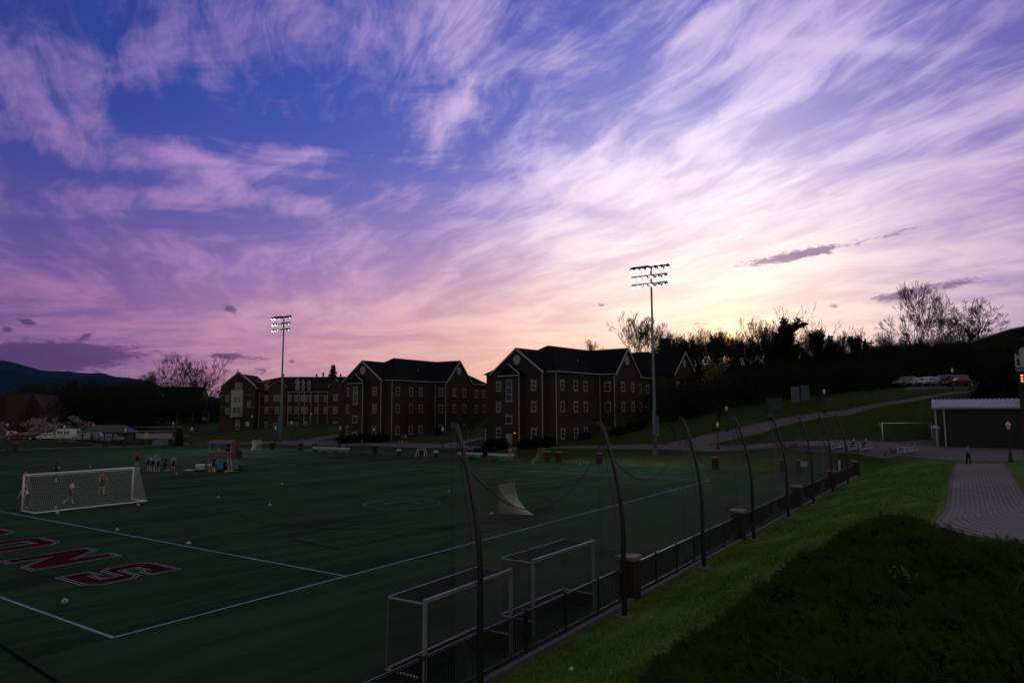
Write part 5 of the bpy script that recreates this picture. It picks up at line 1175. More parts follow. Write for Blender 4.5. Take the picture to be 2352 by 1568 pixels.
for x, z0_, z1_ in ((-.9, .6, 3.0), (.55, .9, 3.3)): MB().bx(x-.62, x+.62, -.05, .05, z0_, z1_).build('panel', mat('blue_grey_panel', (.07,.1,.12), .6, .1, 2), t); MB().bx(x-.3, x-.2, .051, .12, -.2, z0_+.5).build('post', M['iron'], t); MB().bx(x+.2, x+.3, .051, .12, -.2, z0_+.5).build('post', M['iron'], t)
p = g_(1780, 940); t = thing('transformer_box', 'dark green transformer box on the grass above the ramp road', 'utility box', (p[0], p[1], p[2]), math.atan2(p[1]-CAMP[1], p[0]-CAMP[0])-math.pi/2); tb = mat('dark_green_box', (.03,.05,.05), .6, .1, 3); MB().bx(-1.2, 1.2, -.6, .6, -.3, 1.7).build('box_body', tb, t); MB().bx(-1.25, 1.25, -.65, .65, 1.702, 1.8).build('lid', tb, t)
q = atz(340, 1026, 0); t = thing('white_sign', 'small pale rectangular sign on a post at the road opening', 'sign', (q[0]-1, q[1]-1, 0), R(-55)); MB().bx(-.4, .4, -.02, .02, 1.7, 2.8).build('panel', M['trim'], t); MB().tube([(0, .04, -.2), (0, .04, 2.7)], .035, 6).build('post', M['iron'], t)
# low signs inside the near fence corner
for px, py, l_ in ((1929, 1096, 'dark banner stand inside the fence corner by the last poles'),):
    q = atz(px, py, 0); t = thing('banner_stand', l_, 'banner', (min(67, q[0]), q[1], 0), R(-60)); MB().bx(-.35, .35, -.03, .03, .2, 1.9).build('panel', M['iron'], t); MB().bx(-.12, .12, -.034, -.031, .5, 1.7).build('print_strip', M['trim'], t)
    for x in (-.3, .3): MB().tube([(x, .05, 0), (x, .05, 1.9)], .03, 5).build('post', M['iron'], t)
q = atz(1861, 1083, 0); t = thing('white_sign', 'small pale sign on the turf inside the fence corner', 'sign', (min(67.5, q[0]), q[1], 0), R(-60)); MB().bx(-.35, .35, -.02, .02, .75, 1.3).build('panel', M['trim'], t); MB().tube([(0, .03, 0), (0, .03, 1.2)], .025, 5).build('post', M['iron'], t)
MB().tube([(0, 0, -.2), (0, 0, 3.0)], .06, 8).build('steel_post', M['black'], loc=(64.7, -11.85, H(64.7, -11.85)), label='short straight black post between the last two curved poles', cat='post')
# volleyball court with sand and net
p = g_(365, 1000); t = thing('volleyball_net', 'white-taped volleyball net on a sand court by the hall', 'net', gpos(365, 172), R(-40)); 
for x in (-5.5, 5.5): MB().tube([(x, 0, -.2), (x, 0, 2.5)], .05, 6).build('post', M['galv'], t)
for z in (1.35, 2.35): MB().bx(-5.5, 5.5, -.01, .01, z-.04, z+.04).build('tape', M['trim'], t)
b_ = MB(); patch(b_, (-5.5, 0, 2.35), (5.5, 0, 2.35), (5.5, 0, 1.35), (-5.5, 0, 1.35), 60, 8, .003); b_.build('net', M['bnet'], t, kind='stuff')
loft('sand_court', [gpos(315, 165), gpos(345, 165), gpos(398, 165)], [gpos(315, 180), gpos(345, 180), gpos(398, 180)], mat('sand', (.2,.17,.14), .9, .15, 1.5), 12, 4, .06)
# benches along the hall walk
for k, (px, dp, l_) in enumerate(((455, 150, 'dark park bench beside the conical hedge'), (478, 150, 'dark park bench on the hall lawn path, middle one'), (505, 150, 'dark park bench on the hall lawn path by the gable'))):
    t = thing('park_bench', l_, 'bench', gpos(px, dp), R(-36), 'dark park benches before the hall')
    for k2 in range(4): MB().bx(-.9, .9, -.2+k2*.11, -.12+k2*.11, .42, .46).build('seat_slat', M['iron'], t)
    for k2 in range(3): MB().bx(-.9, .9, .26, .29, .55+k2*.13, .64+k2*.13).build('back_slat', M['iron'], t)
    for x in (-.8, .8): MB().tube([(x, -.2, 0), (x, -.2, .42), (x, .27, .42), (x, .3, .95)], .03, 5).build('leg', M['iron'], t); MB().tube([(x, .25, .42), (x, .28, 0)], .03, 5).build('leg', M['iron'], t)
# ---------------------------------------------------------------- gateway at the right edge
ga_ = thing('brick_gateway', 'brick gateway pillar with orange lit ticker and white arched panel by the shed', 'gateway', (*atd(2362, 1000, 40)[:2], 2.0), math.atan2(*(atd(2362, 1000, 40)-CAMP)[[1, 0]])-math.pi/2)
def gy_(y): return atd(2350, y, 40)[2]-2.0
MB().bx(-.28, 1.2, -.4, .4, -.3, gy_(852)).build('pillar', M['brick'], ga_); MB().bx(-.36, 1.3, -.48, .48, gy_(852)+.002, gy_(845)).build('cap', M['stone'], ga_)
tk = MB().bx(-.2, 1.2, -.47, -.402, gy_(885), gy_(858)).build('ticker_housing', M['iron'], ga_)
M['led'] = mat('orange_led', (1,.35,.05), .5, 0, emit=(1.0,.30,.03), estr=1.6)
for r_ in range(4):
    for c_ in range(7):
        if (r_*3+c_*5) % 4: MB().bx(-.14+c_*.17, -.03+c_*.17, -.48, -.472, gy_(883)+r_*.16, gy_(883)+r_*.16+.1).build('led_segment', M['led'], tk)
pn = MB().bx(-.36, 1.2, -.06, .06, gy_(842), gy_(812)).build('arched_panel', M['trim'], ga_); MB().prism([(-.36, gy_(812)), (1.2, gy_(812)), (1.2, gy_(780)), (.6, gy_(785)), (0, gy_(797))], 'y', -.06, .06).build('arched_panel', M['trim'], ga_)
for x in (-.2, .2, .6): MB().bx(x-.07, x+.07, -.075, -.062, gy_(838), gy_(822)).build('arch_opening', M['iron'], pn); MB().bx(x-.07, x+.07, -.075, -.062, gy_(815), gy_(804)).build('arch_opening', M['iron'], pn)
cn = thing('canopy', 'wide thin-edged canopy roof reaching out beside the brick gateway', 'canopy', (*atd(2362, 1000, 46)[:2], 2.0), ga_.rotation_euler[2])
def cy_(y): return atd(2350, y, 46)[2]-2.0
sx_ = 46/FPX
pts_ = [(-97*sx_, cy_(779)), (-60*sx_, cy_(768)), (-20*sx_, cy_(755)), (60*sx_, cy_(742)), (160*sx_, cy_(738))]
MB().prism([(x, z+.05) for x, z in pts_]+[(x, z-.06) for x, z in reversed(pts_)], 'y', -.3, 7).build('roof_sheet', mat('canopy_brown', (.06,.045,.04), .7, .2, 3), cn)
MB().prism([(x, z+.09) for x, z in pts_]+[(x, z-.0) for x, z in reversed(pts_)], 'y', -.42, -.302).build('edge_trim', mat('canopy_edge', (.22,.16,.13), .6, .1, 3), cn)
MB().tube([(100*sx_, 3, cy_(760)), (100*sx_, 3, -.5)], .1, 6).build('column', M['iron'], cn)
# ---------------------------------------------------------------- painted letters on the turf
def offset_poly(P, d):
    n = len(P); out = []; A_ = sum(P[i][0]*P[(i+1)%n][1]-P[(i+1)%n][0]*P[i][1] for i in range(n)); s_ = 1 if A_ > 0 else -1
    for i in range(n):
        a, b, c = Vector(P[i-1]), Vector(P[i]), Vector(P[(i+1)%n]); e1 = (b-a).normalized(); e2 = (c-b).normalized()
        n1_, n2_ = Vector((-e1.y, e1.x))*s_, Vector((-e2.y, e2.x))*s_; m_ = n1_+n2_
        m_ = m_/max(.35, m_.dot(n1_)) if m_.length > 1e-6 else n1_
        out.append((b.x+m_.x*d, b.y+m_.y*d))
    return out
M['letmaroon'] = mat('maroon_turf', (.045,.005,.006), .95, .3, 3, spec=.02); M['letnavy'] = mat('navy_turf', (.006,.007,.01), .95, .2, 9, spec=.02); M['letwhite'] = mat('white_turf', (.30,.31,.31), .95, .35, 5, spec=.02)
def sheet(poly, z, m_, parent, name, holes=()):
    bm = bmesh.new()
    es = []
    for loop in [poly]+list(holes):
        vs_ = [bm.verts.new((x, y, z)) for x, y in loop]
        for i in range(len(vs_)): es.append(bm.edges.new((vs_[i], vs_[(i+1) % len(vs_)])))
    bmesh.ops.triangle_fill(bm, edges=es, use_beauty=True)
    for f in bm.faces:
        if f.normal.z < 0: f.normal_flip()
    me = bpy.data.meshes.new(name); bm.to_mesh(me); bm.free(); me.materials.append(m_); return obj(name, me, parent)
def letter(name, poly, o, holes=()):
    """letter drawn with u towards the near side line (reading direction) and v towards midfield"""
    def W2(P): return [(o[0]+v, o[1]-u) for u, v in P]
    t = obj(name, None, turf)
    for k, (d, m_) in enumerate(((0, 'letwhite'), (.06, 'letnavy'), (.15, 'letwhite'), (.20, 'letmaroon'))):
        sheet(W2(offset_poly(poly, d)), .025+.004*k, M[m_], t, ('outline', 'band', 'inline', 'fill')[k], [W2(offset_poly(h, -d)) for h in holes])

letter('letter_s', [(0,0),(2.3,0),(2.9,.5),(2.9,1.75),(2.45,2.2),(1.1,2.2),(1.1,2.7),(1.85,2.7),(1.85,2.4),(2.9,2.4),(2.9,3.75),(.6,3.75),(0,3.25),(0,2.0),(.45,1.55),(1.8,1.55),(1.8,1.05),(1.05,1.05),(1.05,1.35),(0,1.35)], (2.4, 9.7))
letter('letter_n', [(0,0),(1.15,0),(1.15,1.5),(2.35,0),(3.5,0),(3.5,3.75),(2.35,3.75),(2.35,2.25),(1.15,3.75),(0,3.75)], (2.42, 15.33))
for y_ in (20.9, 26.4): letter('letter_o', [(.6,0),(2.8,0),(3.4,.6),(3.4,3.15),(2.8,3.75),(.6,3.75),(0,3.15),(0,.6)], (2.4, y_), [[(1.25,1.05),(1.25,2.7),(2.15,2.7),(2.15,1.05)]])
# ---------------------------------------------------------------- people
def v3_(x, y, z): return Vector((x, y, z))
def plainmat(name, c, rough=.85): return mat(name, c, rough, .12, 8)
PM = {k: plainmat(k, c) for k, c in dict(skin_light=(.42,.27,.2), skin_tan=(.3,.18,.12), skin_dark=(.09,.05,.035), cloth_red=(.42,.02,.025), cloth_white=(.58,.58,.62), cloth_teal=(.03,.27,.36), cloth_black=(.012,.012,.014), cloth_grey=(.22,.23,.25), cloth_maroon=(.05,.012,.018),
      cloth_navy=(.015,.02,.04), sock_white=(.55,.55,.57), shoe_pale=(.5,.48,.5), shoe_yellow=(.4,.42,.1), cloth_blue=(.10,.17,.28), hair_dark=(.018,.013,.01), hair_brown=(.08,.05,.03), hair_grey=(.4,.4,.4), cloth_lilac=(.34,.3,.38)).items()}
def person(label, loc, heading, group=None, height=1.78, lean=0.0, legs=((0,0),(0,0)), arms=((5,8,10),(5,8,10)), shirt='cloth_white', sleeves=None, long=False, bottoms='cloth_black', pants=False, skin='skin_light', hair='hair_dark', shoes='shoe_pale', socks='sock_white', head_pitch=0, seat=None, yawhead=0, hairlen=0):
    """legs: (hip flexion, knee flexion) left/right; arms: (flexion, abduction, elbow) degrees; faces +x"""
    J = {}; s = height/1.76
    lx, lz = math.sin(R(lean)), math.cos(R(lean))
    # choose pelvis height so the lower foot rests on the ground
    def leg(h, k):
        a = R(h); kn = v3_(math.sin(a)*.44, 0, -math.cos(a)*.44); b = a-R(k); an = kn+v3_(math.sin(b)*.43, 0, -math.cos(b)*.43); return kn, an, b
    lo = min(leg(*l_)[1].z for l_ in legs)-.08
    pz = -lo if seat is None else seat+.1
    pel = v3_(0, 0, pz); J['pel'] = pel
    sp = pel+v3_(lx*.22, 0, lz*.22); ch = pel+v3_(lx*.42, 0, lz*.42); nk = pel+v3_(lx*.56, 0, lz*.56); hp = R(lean*.6+head_pitch)
    hd = nk+v3_(math.sin(hp)*.1, 0, math.cos(hp)*.1); ht = hd+v3_(math.sin(hp)*.13, 0, math.cos(hp)*.13)
    V_ = [pel, sp, ch, nk, hd, ht]; E_ = [(0,1),(1,2),(2,3),(3,4),(4,5)]; Rd = [(.15,.12),(.14,.105),(.165,.115),(.062,.062),(.085,.095),(.07,.08)]; tags = ['bottom','torso','torso','neck','head']
    hands = []
    for sd, l_, a_ in ((1, legs[0], arms[0]), (-1, legs[1], arms[1])):
        kn, an, b = leg(*l_); hp_ = pel+v3_(0, .095*sd, -.03); i = len(V_)
        spread = .03*sd
        ft = hp_+an+v3_(.15*math.cos(max(b, -.6)), spread*1.6, .15*math.sin(max(-.6, min(.3, b)))*-.3-.055)
        V_ += [hp_, hp_+kn+v3_(0, spread*.5, 0), hp_+an+v3_(0, spread, 0), ft]; E_ += [(0,i),(i,i+1),(i+1,i+2),(i+2,i+3)]; Rd += [(.098,.098),(.064,.066),(.042,.046),(.038,.032)]; tags += ['bottom','thigh','calf','foot']
        sh = ch+v3_(lx*.06, .185*sd, lz*.06); fl, ab, el = [R(q) for q in a_]
        fl2 = fl+R(lean)*-0.0; ua = v3_(math.sin(fl2)*math.cos(ab), math.sin(ab)*sd, -math.cos(fl2)*math.cos(ab)); ebw = sh+ua*.29
        fa_ = fl2+el; inward = -.25*sd*min(1, el/1.2); fa = v3_(math.sin(fa_), math.sin(ab)*sd*.5+inward, -math.cos(fa_)).normalized(); wr = ebw+fa*.25; hn = wr+fa*.08
        i = len(V_); V_ += [sh, ebw, wr, hn]; E_ += [(2,i),(i,i+1),(i+1,i+2),(i+2,i+3)]; Rd += [(.075,.07),(.046,.046),(.031,.033),(.034,.02)]; tags += ['torso','uarm','farm','hand']
        hands.append((hn, fa, sd))
    me = bpy.data.meshes.new('sk'); me.from_pydata([tuple(q) for q in V_], E_, []); o = bpy.data.objects.new('sk', me); COL.objects.link(o)
    o.modifiers.new('s', 'SKIN'); o.modifiers.new('u', 'SUBSURF').levels = 1
    for k, sv in enumerate(me.skin_vertices[0].data): sv.radius = Rd[k]; sv.use_root = (k == 0)
    dg = bpy.context.evaluated_depsgraph_get(); ev = bpy.data.meshes.new_from_object(o.evaluated_get(dg)); bpy.data.objects.remove(o)
    mats_ = [PM[skin], PM[shirt], PM[bottoms], PM[socks], PM[shoes], PM[sleeves or shirt]]
    b_ = MB(); b_.v = [tuple(v.co) for v in ev.vertices]; A_ = [np.array(V_[a]) for a, b in E_]; B_ = [np.array(V_[b]) for a, b in E_]
    for p in ev.polygons:
        c = np.array(p.center); best = (9, 0, 0)
        for k in range(len(E_)):
            d = B_[k]-A_[k]; t = float(np.clip((c-A_[k])@d/(d@d+1e-9), 0, 1)); q = np.linalg.norm(c-A_[k]-d*t)
            rr = Rd[E_[k][0]][0]*(1-t)+Rd[E_[k][1]][0]*t
            if q-rr*.8 < best[0]: best = (q-rr*.8, k, t)
        tg, t = tags[best[1]], best[2]
        mi = {'torso':1, 'neck':0, 'head':0, 'bottom':2, 'hand':0, 'foot':4}.get(tg)
        if tg == 'uarm': mi = 5 if (long or t < .62) else 0
        if tg == 'farm': mi = 5 if long else 0
        if tg == 'thigh': mi = 2 if (pants or t < .72) else 0
        if tg == 'calf': mi = 2 if pants else (3 if t > .45 else 0)
        b_.f.append(tuple(p.vertices)); b_.mi.append(mi)
    bpy.data.meshes.remove(ev)
    for hn, fa, sd in hands:          # four fingers and a thumb on each hand
        side = fa.orthogonal().normalized(); oth = fa.cross(side)
        for k in range(4):
            a = hn-fa*.01+side*(-.024+.016*k); L_ = (.055, .066, .062, .048)[k]; b_.cur = 0; b_.tube([a, a+fa*L_*.55, a+fa*L_*.9+oth*.018], [.009, .008, .006], 4)
        a = hn-fa*.05+side*-.03; b_.tube([a, a+side*-.03+fa*.025, a+side*-.032+fa*.05], [.01, .009, .007], 4)
    up = (ht-hd).normalized(); fwv = Vector((math.cos(hp), 0, -math.sin(hp))); yv = Vector((0, 1, 0)); hc = (hd+ht)/2
    b_.cur = 0; b_.ball(tuple(hc+fwv*.098-up*.015), .018, 6, 4)                      # nose
    for sd in (-1, 1): b_.ball(tuple(hc+yv*.088*sd-up*.01), .022, 6, 4, (.6, .5, 1.2))        # ears
    b_.cur = 4; b_.cur = 2
    for sd in (-1, 1): b_.ball(tuple(hc+fwv*.084+yv*.034*sd+up*.012), .011, 5, 3)         # eyes
    b_.ball(tuple(hc+fwv*.086-up*.052), .012, 6, 3, (.5, 2, .4))                      # mouth
    t = b_.mesh('body', mats_, True)
    root = thing('person', label, 'person', loc, heading, group); root.scale = (s, s, s); obj('body', t, root)
    h_ = MB().ball(tuple(hc+up*.035-fwv*.02), .104, 10, 7, (1.02, .94, .98)); h_.v = [q for q in h_.v]
    hb = [f for f in h_.f if np.mean([(Vector(h_.v[i])-hc).dot(up)+(-.9*(Vector(h_.v[i])-hc).dot(fwv)) for i in f]) > .0]; h_.f = hb; h_.mi = [0]*len(hb)
    if hairlen: h_.tube([hc-fwv*.06+up*.02, hc-fwv*.1-up*.1, hc-fwv*.09-up*(.1+hairlen)], [.08, .085, .05], 7)
    h_.build('hair', PM[hair], root, smooth=True); return root
def hd_to(p, px): q = atz(px, 1100, 0); return 0
VW = lambda p: math.atan2(CAMP[1]-p[1], CAMP[0]-p[0])       # heading towards the camera position
GT = 'players training on the turf'
def at_field(px, py): q = atz(px, py, 0); return (q[0], q[1], .012)
p = at_field(314.5, 1070.5); person('player in red shirt and black shorts standing with crossed arms', p, VW(p)+.2, GT, shirt='cloth_red', arms=((15,15,105),(15,15,105)))
p = at_field(341, 1080); person('teal-bibbed player at the outer side of the group, hands on hips', p, VW(p)-.2, GT, shirt='cloth_teal', sleeves='cloth_white', arms=((-10,35,80),(-10,35,80)), legs=((6,0),(-4,2)))
p = at_field(350, 1082.5); person('teal-bibbed player in the middle of the huddled group', p, VW(p)+.3, GT, shirt='cloth_teal', sleeves='cloth_white', legs=((4,0),(-3,0)))
p = at_field(362, 1083); person('shorter teal-bibbed player beside the black-shirted player', p, VW(p)+.5, GT, height=1.7, shirt='cloth_teal', sleeves='cloth_white', legs=((10,6),(-6,3)))
p = at_field(357, 1077); person('man in grey shirt standing behind the teal bibs', p, VW(p), GT, height=1.86, shirt='cloth_grey', hair='hair_brown')
p = at_field(378, 1083); person('person dressed all in black with white gloves in the group', p, VW(p)+.7, GT, shirt='cloth_black', pants=True, arms=((0,8,15),(25,8,35)), skin='skin_tan')
p = at_field(397.5, 1083); person('teal-bibbed player standing apart in front of the bags', p, VW(p)+.1, GT, shirt='cloth_teal', sleeves='cloth_white', legs=((8,0),(-10,4)), socks='cloth_black')
p = at_field(128, 1106.5); person('dark-skinned player in white with navy vest beyond the goal', p, VW(p)-.5, GT, shirt='cloth_navy', sleeves='cloth_white', skin='skin_dark', legs=((14,8),(-12,10)))
p = at_field(159.5, 1158); person('player in white shirt jogging across the goal mouth', p, VW(p)+1.9, GT, shirt='cloth_white', lean=14, legs=((28,25),(-18,30)), arms=((35,15,70),(-30,15,60)))
p = at_field(232.5, 1134); person('player in red shirt facing the goal, knees bent', p, VW(p)+.5, GT, shirt='cloth_red', lean=8, legs=((16,20),(-6,14)), arms=((20,22,45),(10,25,50)), shoes='shoe_yellow')
p = at_field(56, 1130); person('player in red shirt half hidden behind the goal post', p, VW(p)+.6, GT, shirt='cloth_red', legs=((10,4),(-8,8)))
p = at_field(64, 1166); person('player in white shirt bending down inside the goal', p, VW(p)-.6, GT, shirt='cloth_white', lean=62, legs=((20,18),(4,12)), arms=((38,10,15),(30,10,18)), pants=True, socks='cloth_black', head_pitch=10)
GB = 'people at the scorers booth'
p = at_field(490, 1084.5); person('person in dark maroon shirt standing beside the booth with raised arm', p, VW(p)+2.6, GB, shirt='cloth_maroon', bottoms='cloth_black', arms=((10,5,15),(70,10,40)))
p = at_field(499, 1082); person('teal-vested player seated on the turf side of the booth', (p[0], p[1], 0), VW(p)-.6, GB, shirt='cloth_teal', sleeves='cloth_white', seat=.38, legs=((75,70),(82,80)), arms=((35,10,50),(40,10,40)), lean=18)
p = at_field(512, 1081.5); person('person in black jacket and striped trousers seated by the booth', p, VW(p)+1.2, GB, shirt='cloth_black', long=True, pants=True, bottoms='cloth_navy', seat=.42, legs=((80,75),(60,40)), arms=((30,8,60),(30,8,60)), lean=20)
p = at_field(483, 1082.5); person('seated player with bare legs stretched beside the standing coach', p, VW(p)+.2, GB, shirt='cloth_white', seat=.25, legs=((95,90),(85,70)), arms=((30,10,40),(25,10,40)), lean=22)
for px_, sh_, l_ in ((-.55, 'cloth_white', 'person in pale shirt sitting behind the booth counter'), (.75, 'cloth_black', 'person in black sitting behind the booth counter')):
    person(l_, bl(px_, -.3, 1.6), an-math.pi/2, GB, shirt=sh_, long=sh_ == 'cloth_black', seat=.45, legs=((85,85),(85,85)), arms=((40,10,60),(40,10,60)), lean=12)
for x_, l_ in ((-.55, 'folding stool behind the booth counter under the pale-shirted person'), (.75, 'folding stool behind the booth counter under the person in black')):
    t = thing('stool', l_, 'stool', bl(x_, -.3, 1.6), an); MB().bx(-.2, .2, -.2, .2, .4, .44).build('seat', M['iron'], t)
    for a in (-.17, .17):
        for b in (-.17, .17): MB().bx(a-.02, a+.02, b-.02, b+.02, 0, .4).build('leg', M['iron'], t)
for px, py, l_, h_ in ((499, 1082, 'low stool under the teal-vested seated player', .36), (512, 1081.5, 'low stool under the person in black jacket', .4), (483, 1082.5, 'low kit box under the bare-legged seated player', .22)):
    p = at_field(px, py); t = thing('camp_stool', l_, 'stool', (p[0], p[1], .012), 0); MB().bx(-.2, .2, -.2, .2, h_-.04, h_).build('seat', M['bin'], t)
    for a in (-.16, .16):
        for b in (-.16, .16): MB().bx(a-.02, a+.02, b-.02, b+.02, 0, h_-.04).build('leg', M['iron'], t)
p = at_field(505, 1083); t = thing('blue_cooler', 'bright blue drinks cooler between the seated people', 'cool box', (p[0], p[1], 0), R(-40)); cb = mat('blue_plastic', (.02,.2,.36), .5, .1, 3); MB().bx(-.3, .3, -.22, .22, .3, .85).build('box_body', cb, t); MB().bx(-.32, .32, -.24, .24, .852, .95).build('lid', cb, t); MB().bx(-.34, .34, -.3, .3, .26, .298).build('table_top', M['iron'], t)
for x in (-.28, .28):
    for y in (-.22, .22): MB().bx(x-.02, x+.02, y-.02, y+.02, 0, .26).build('leg', M['iron'], t)
p = g_(930, 1021); person('runner in lilac top jogging on the walkway, in front', (p[0], p[1], p[2]+.05), R(-55), 'joggers on the walkway', shirt='cloth_lilac', lean=10, legs=((35,30),(-20,50)), arms=((35,12,80),(-35,12,80)), hair='hair_brown')
p2 = g_(926, 1020.5); person('runner in dark vest jogging close behind another on the walkway', (p2[0]+.5, p2[1]+1.0, p2[2]+.05), R(-55), 'joggers on the walkway', shirt='cloth_navy', lean=10, legs=((-15,45),(30,25)), arms=((-30,12,80),(35,12,80)))
p = g_(2225.5, 1073); person('woman in pale blue sweatshirt and black leggings walking up the brick path', (p[0], p[1], p[2]+.06), VW(p)+.05, None, 1.68, shirt='cloth_blue', long=True, pants=True, legs=((14,4),(-14,12)), arms=((-12,16,12),(12,16,14)), hair='hair_brown', hairlen=.12)
for (x, y), l_, sk in (((1222, 1211), 'person with pale cap seated in an adirondack chair, the one by the empty chair', 'hair_grey'), ((1300, 1213), 'person with pale cap seated in an adirondack chair at the grass edge', 'hair_grey')):
    p = g_(*z5(x, y)); view = math.atan2(p[1]-CAMP[1], p[0]-CAMP[0]); person(l_, (p[0], p[1], p[2]+.05), view+math.pi/2, 'people sitting on the plaza', 1.75, shirt='cloth_black', long=True, pants=True, bottoms='cloth_navy', seat=.33, lean=-18, legs=((88,60),(84,50)), arms=((20,15,60),(30,15,70)), hair=sk)
p = gpos(253, 137); person('walker in tan clothes on the path before the parked cars', p, VW(p)+1.4, 'walkers by the car park', shirt='cloth_lilac', legs=((18,6),(-18,12)), skin='skin_tan')
p = gpos(256.5, 138); person('walker in black clothes on the path before the parked cars', p, VW(p)+1.4, 'walkers by the car park', shirt='cloth_black', pants=True, legs=((-16,10),(18,6)))
p = gpos(402, 170); person('lone person in dark clothes beside the volleyball net post', p, VW(p), None, shirt='cloth_black', pants=True)
# ---------------------------------------------------------------- vehicles
M['tyre'] = M['rubber']; M['rim'] = mat('alloy', (.4,.4,.42), .35, .05, 4, metal=.7); M['cglass'] = glassmat('car_glass', (.012,.014,.018)); M['hl'] = mat('headlamp', (.6,.62,.65), .2, 0); M['tl'] = mat('tail_lamp', (.25,.01,.01), .3, 0)
_cm = {}
def car(label, loc, rz, colr, kind='sedan', group=None):
    """length along x, nose to +x"""
    key = (kind,)
    L, Wd, hb, ht = {'sedan': (4.6, 1.8, .92, 1.45), 'suv': (4.7, 1.9, 1.05, 1.75), 'hatch': (4.2, 1.78, .95, 1.52), 'van': (5.9, 2.05, 1.15, 2.35)}[kind]
    cmat = mat('car_paint', colr, .22, .06, 1.5, spec=.8)
    t = thing('van' if kind == 'van' else 'car', label, 'van' if kind == 'van' else 'car', loc, rz, group)
    h = L/2
    if kind == 'van': low = [(-h, .35), (h-.1, .3), (h, .55), (h-.12, .95), (h-.75, 1.15), (-h, 1.15)]; cabin = [(-h+.02, hb), (h-.75, hb), (h-1.55, ht-.12), (h-1.9, ht), (-h+.1, ht)]
    else: low = [(-h, .45), (-h+.12, .28), (h-.15, .25), (h, .5), (h-.08, .75), (h-1.25, hb+.02), (-h+.9, hb+.03), (-h+.1, hb-.05)]; cabin = [(-h+(.25 if kind != 'sedan' else .75), hb), (h-1.2, hb), (h-2.0, ht-.04), (h-2.3, ht), (-h+(.75 if kind != 'sedan' else 1.5), ht), (-h+(.4 if kind != 'sedan' else 1.1), ht-.12)]
    b_ = MB(); w = Wd/2
    def loftp(poly, ws):
        n = len(poly); V_ = [(x, y*s_, z) for s_ in (-1, 1) for (x, z), y in zip(poly, ws)]
        b_.add(V_, [tuple(range(n)), tuple(range(2*n-1, n-1, -1))]+[(i, n+i, n+(i+1) % n, (i+1) % n) for i in range(n)])
    loftp(low, [w*(.93 if abs(x) > h-.2 else 1) for x, z in low])
    loftp(cabin, [w*.96 if z < hb+.1 else w*.78 for x, z in cabin])
    bd = b_.build('body', cmat, t)
    mod = bd.modifiers.new('bev', 'BEVEL'); mod.width = .06; mod.segments = 2; mod.limit_method = 'ANGLE'
    # glazing bands slightly proud of the cabin
    cb = sorted(cabin); x0 = min(q[0] for q in cabin); 
    def yat(z): return w*.96+(w*.78-w*.96)*(z-hb)/(ht-hb)
    def quadp(xa, xb, xc, xd, z0, z1, nm):
        for s_ in (-1, 1):
            ya, yb = (yat(z0)+.012)*s_, (yat(z1)+.012)*s_
            MB().add([(xa, ya, z0), (xb, ya, z0), (xc, yb, z1), (xd, yb, z1)], [(0,1,2,3)]).build(nm, M['cglass'], t)
    f0 = h-1.28 if kind != 'van' else h-.85; r0 = -h+(.95 if kind == 'sedan' else .5)
    z0, z1 = hb+.06, ht-.14; k = (z1-hb)/(ht-hb)
    mid = .1 if kind != 'van' else h-2.0
    quadp(mid+.05, f0-.12, f0-.78, mid+.05, z0, z1, 'side_window')
    if kind != 'van': quadp(r0+.1, mid-.05, mid-.05, r0+.55, z0, z1, 'side_window')
    else:
        for q in (-.9, -2.2): quadp(q-.55, q+.55, q+.55, q-.55, z0+.1, z1-.25, 'side_window')
    fx = (h-1.2, h-2.0) if kind != 'van' else (h-.75, h-1.55)
    d = .02; MB().add([(fx[0]+d-.06, -yat(z0)*.92, z0), (fx[0]+d-.06, yat(z0)*.92, z0), (fx[1]+d+.06, yat(z1)*.92, z1), (fx[1]+d+.06, -yat(z1)*.92, z1)], [(0,1,2,3)]).build('windscreen', M['cglass'], t)
    rx = {'sedan': (-h+.75, -h+1.1), 'van': (-h+.02, -h+.08)}.get(kind, (-h+.25, -h+.4))
    MB().add([(rx[0]-d, -yat(z0)*.88, z0), (rx[0]-d, yat(z0)*.88, z0), (rx[1]-d, yat(z1)*.88, z1), (rx[1]-d, -yat(z1)*.88, z1)], [(0,1,2,3)]).build('rear_window', M['cglass'], t)
    r_ = .33 if kind != 'suv' else .37
    for x in (-h+.85, h-.9):
        for s_ in (-1, 1):
            y0, y1 = (w-.2, w+.015) if s_ > 0 else (-w-.015, -w+.2)
            wh = MB().prism([(x+r_*math.cos(2*math.pi*i/18), r_+r_*math.sin(2*math.pi*i/18)) for i in range(18)], 'y', y0, y1).build('wheel', M['tyre'], t)
            yo = (w+.017, w+.03) if s_ > 0 else (-w-.03, -w-.017); MB().prism([(x+r_*.62*math.cos(2*math.pi*i/12), r_+r_*.62*math.sin(2*math.pi*i/12)) for i in range(12)], 'y', *yo).build('rim', M['rim'], wh)
    for s_ in (-1, 1): MB().box((h-.06, s_*w*.68, .66), (.16, .36, .16)).build('headlight', M['hl'], t); MB().box((-h+.03, s_*w*.76, .8), (.14, .26, .22)).build('tail_light', M['tl'], t)
    MB().box((h-.02, 0, .42), (.06, .9, .14)).build('grille', M['iron'], t); return t
W_ = (.55,.57,.6); S_ = (.3,.31,.33); K_ = (.02,.02,.022); BL_ = (.05,.08,.14); RD_ = (.16,.015,.015); MR_ = (.12,.012,.016)
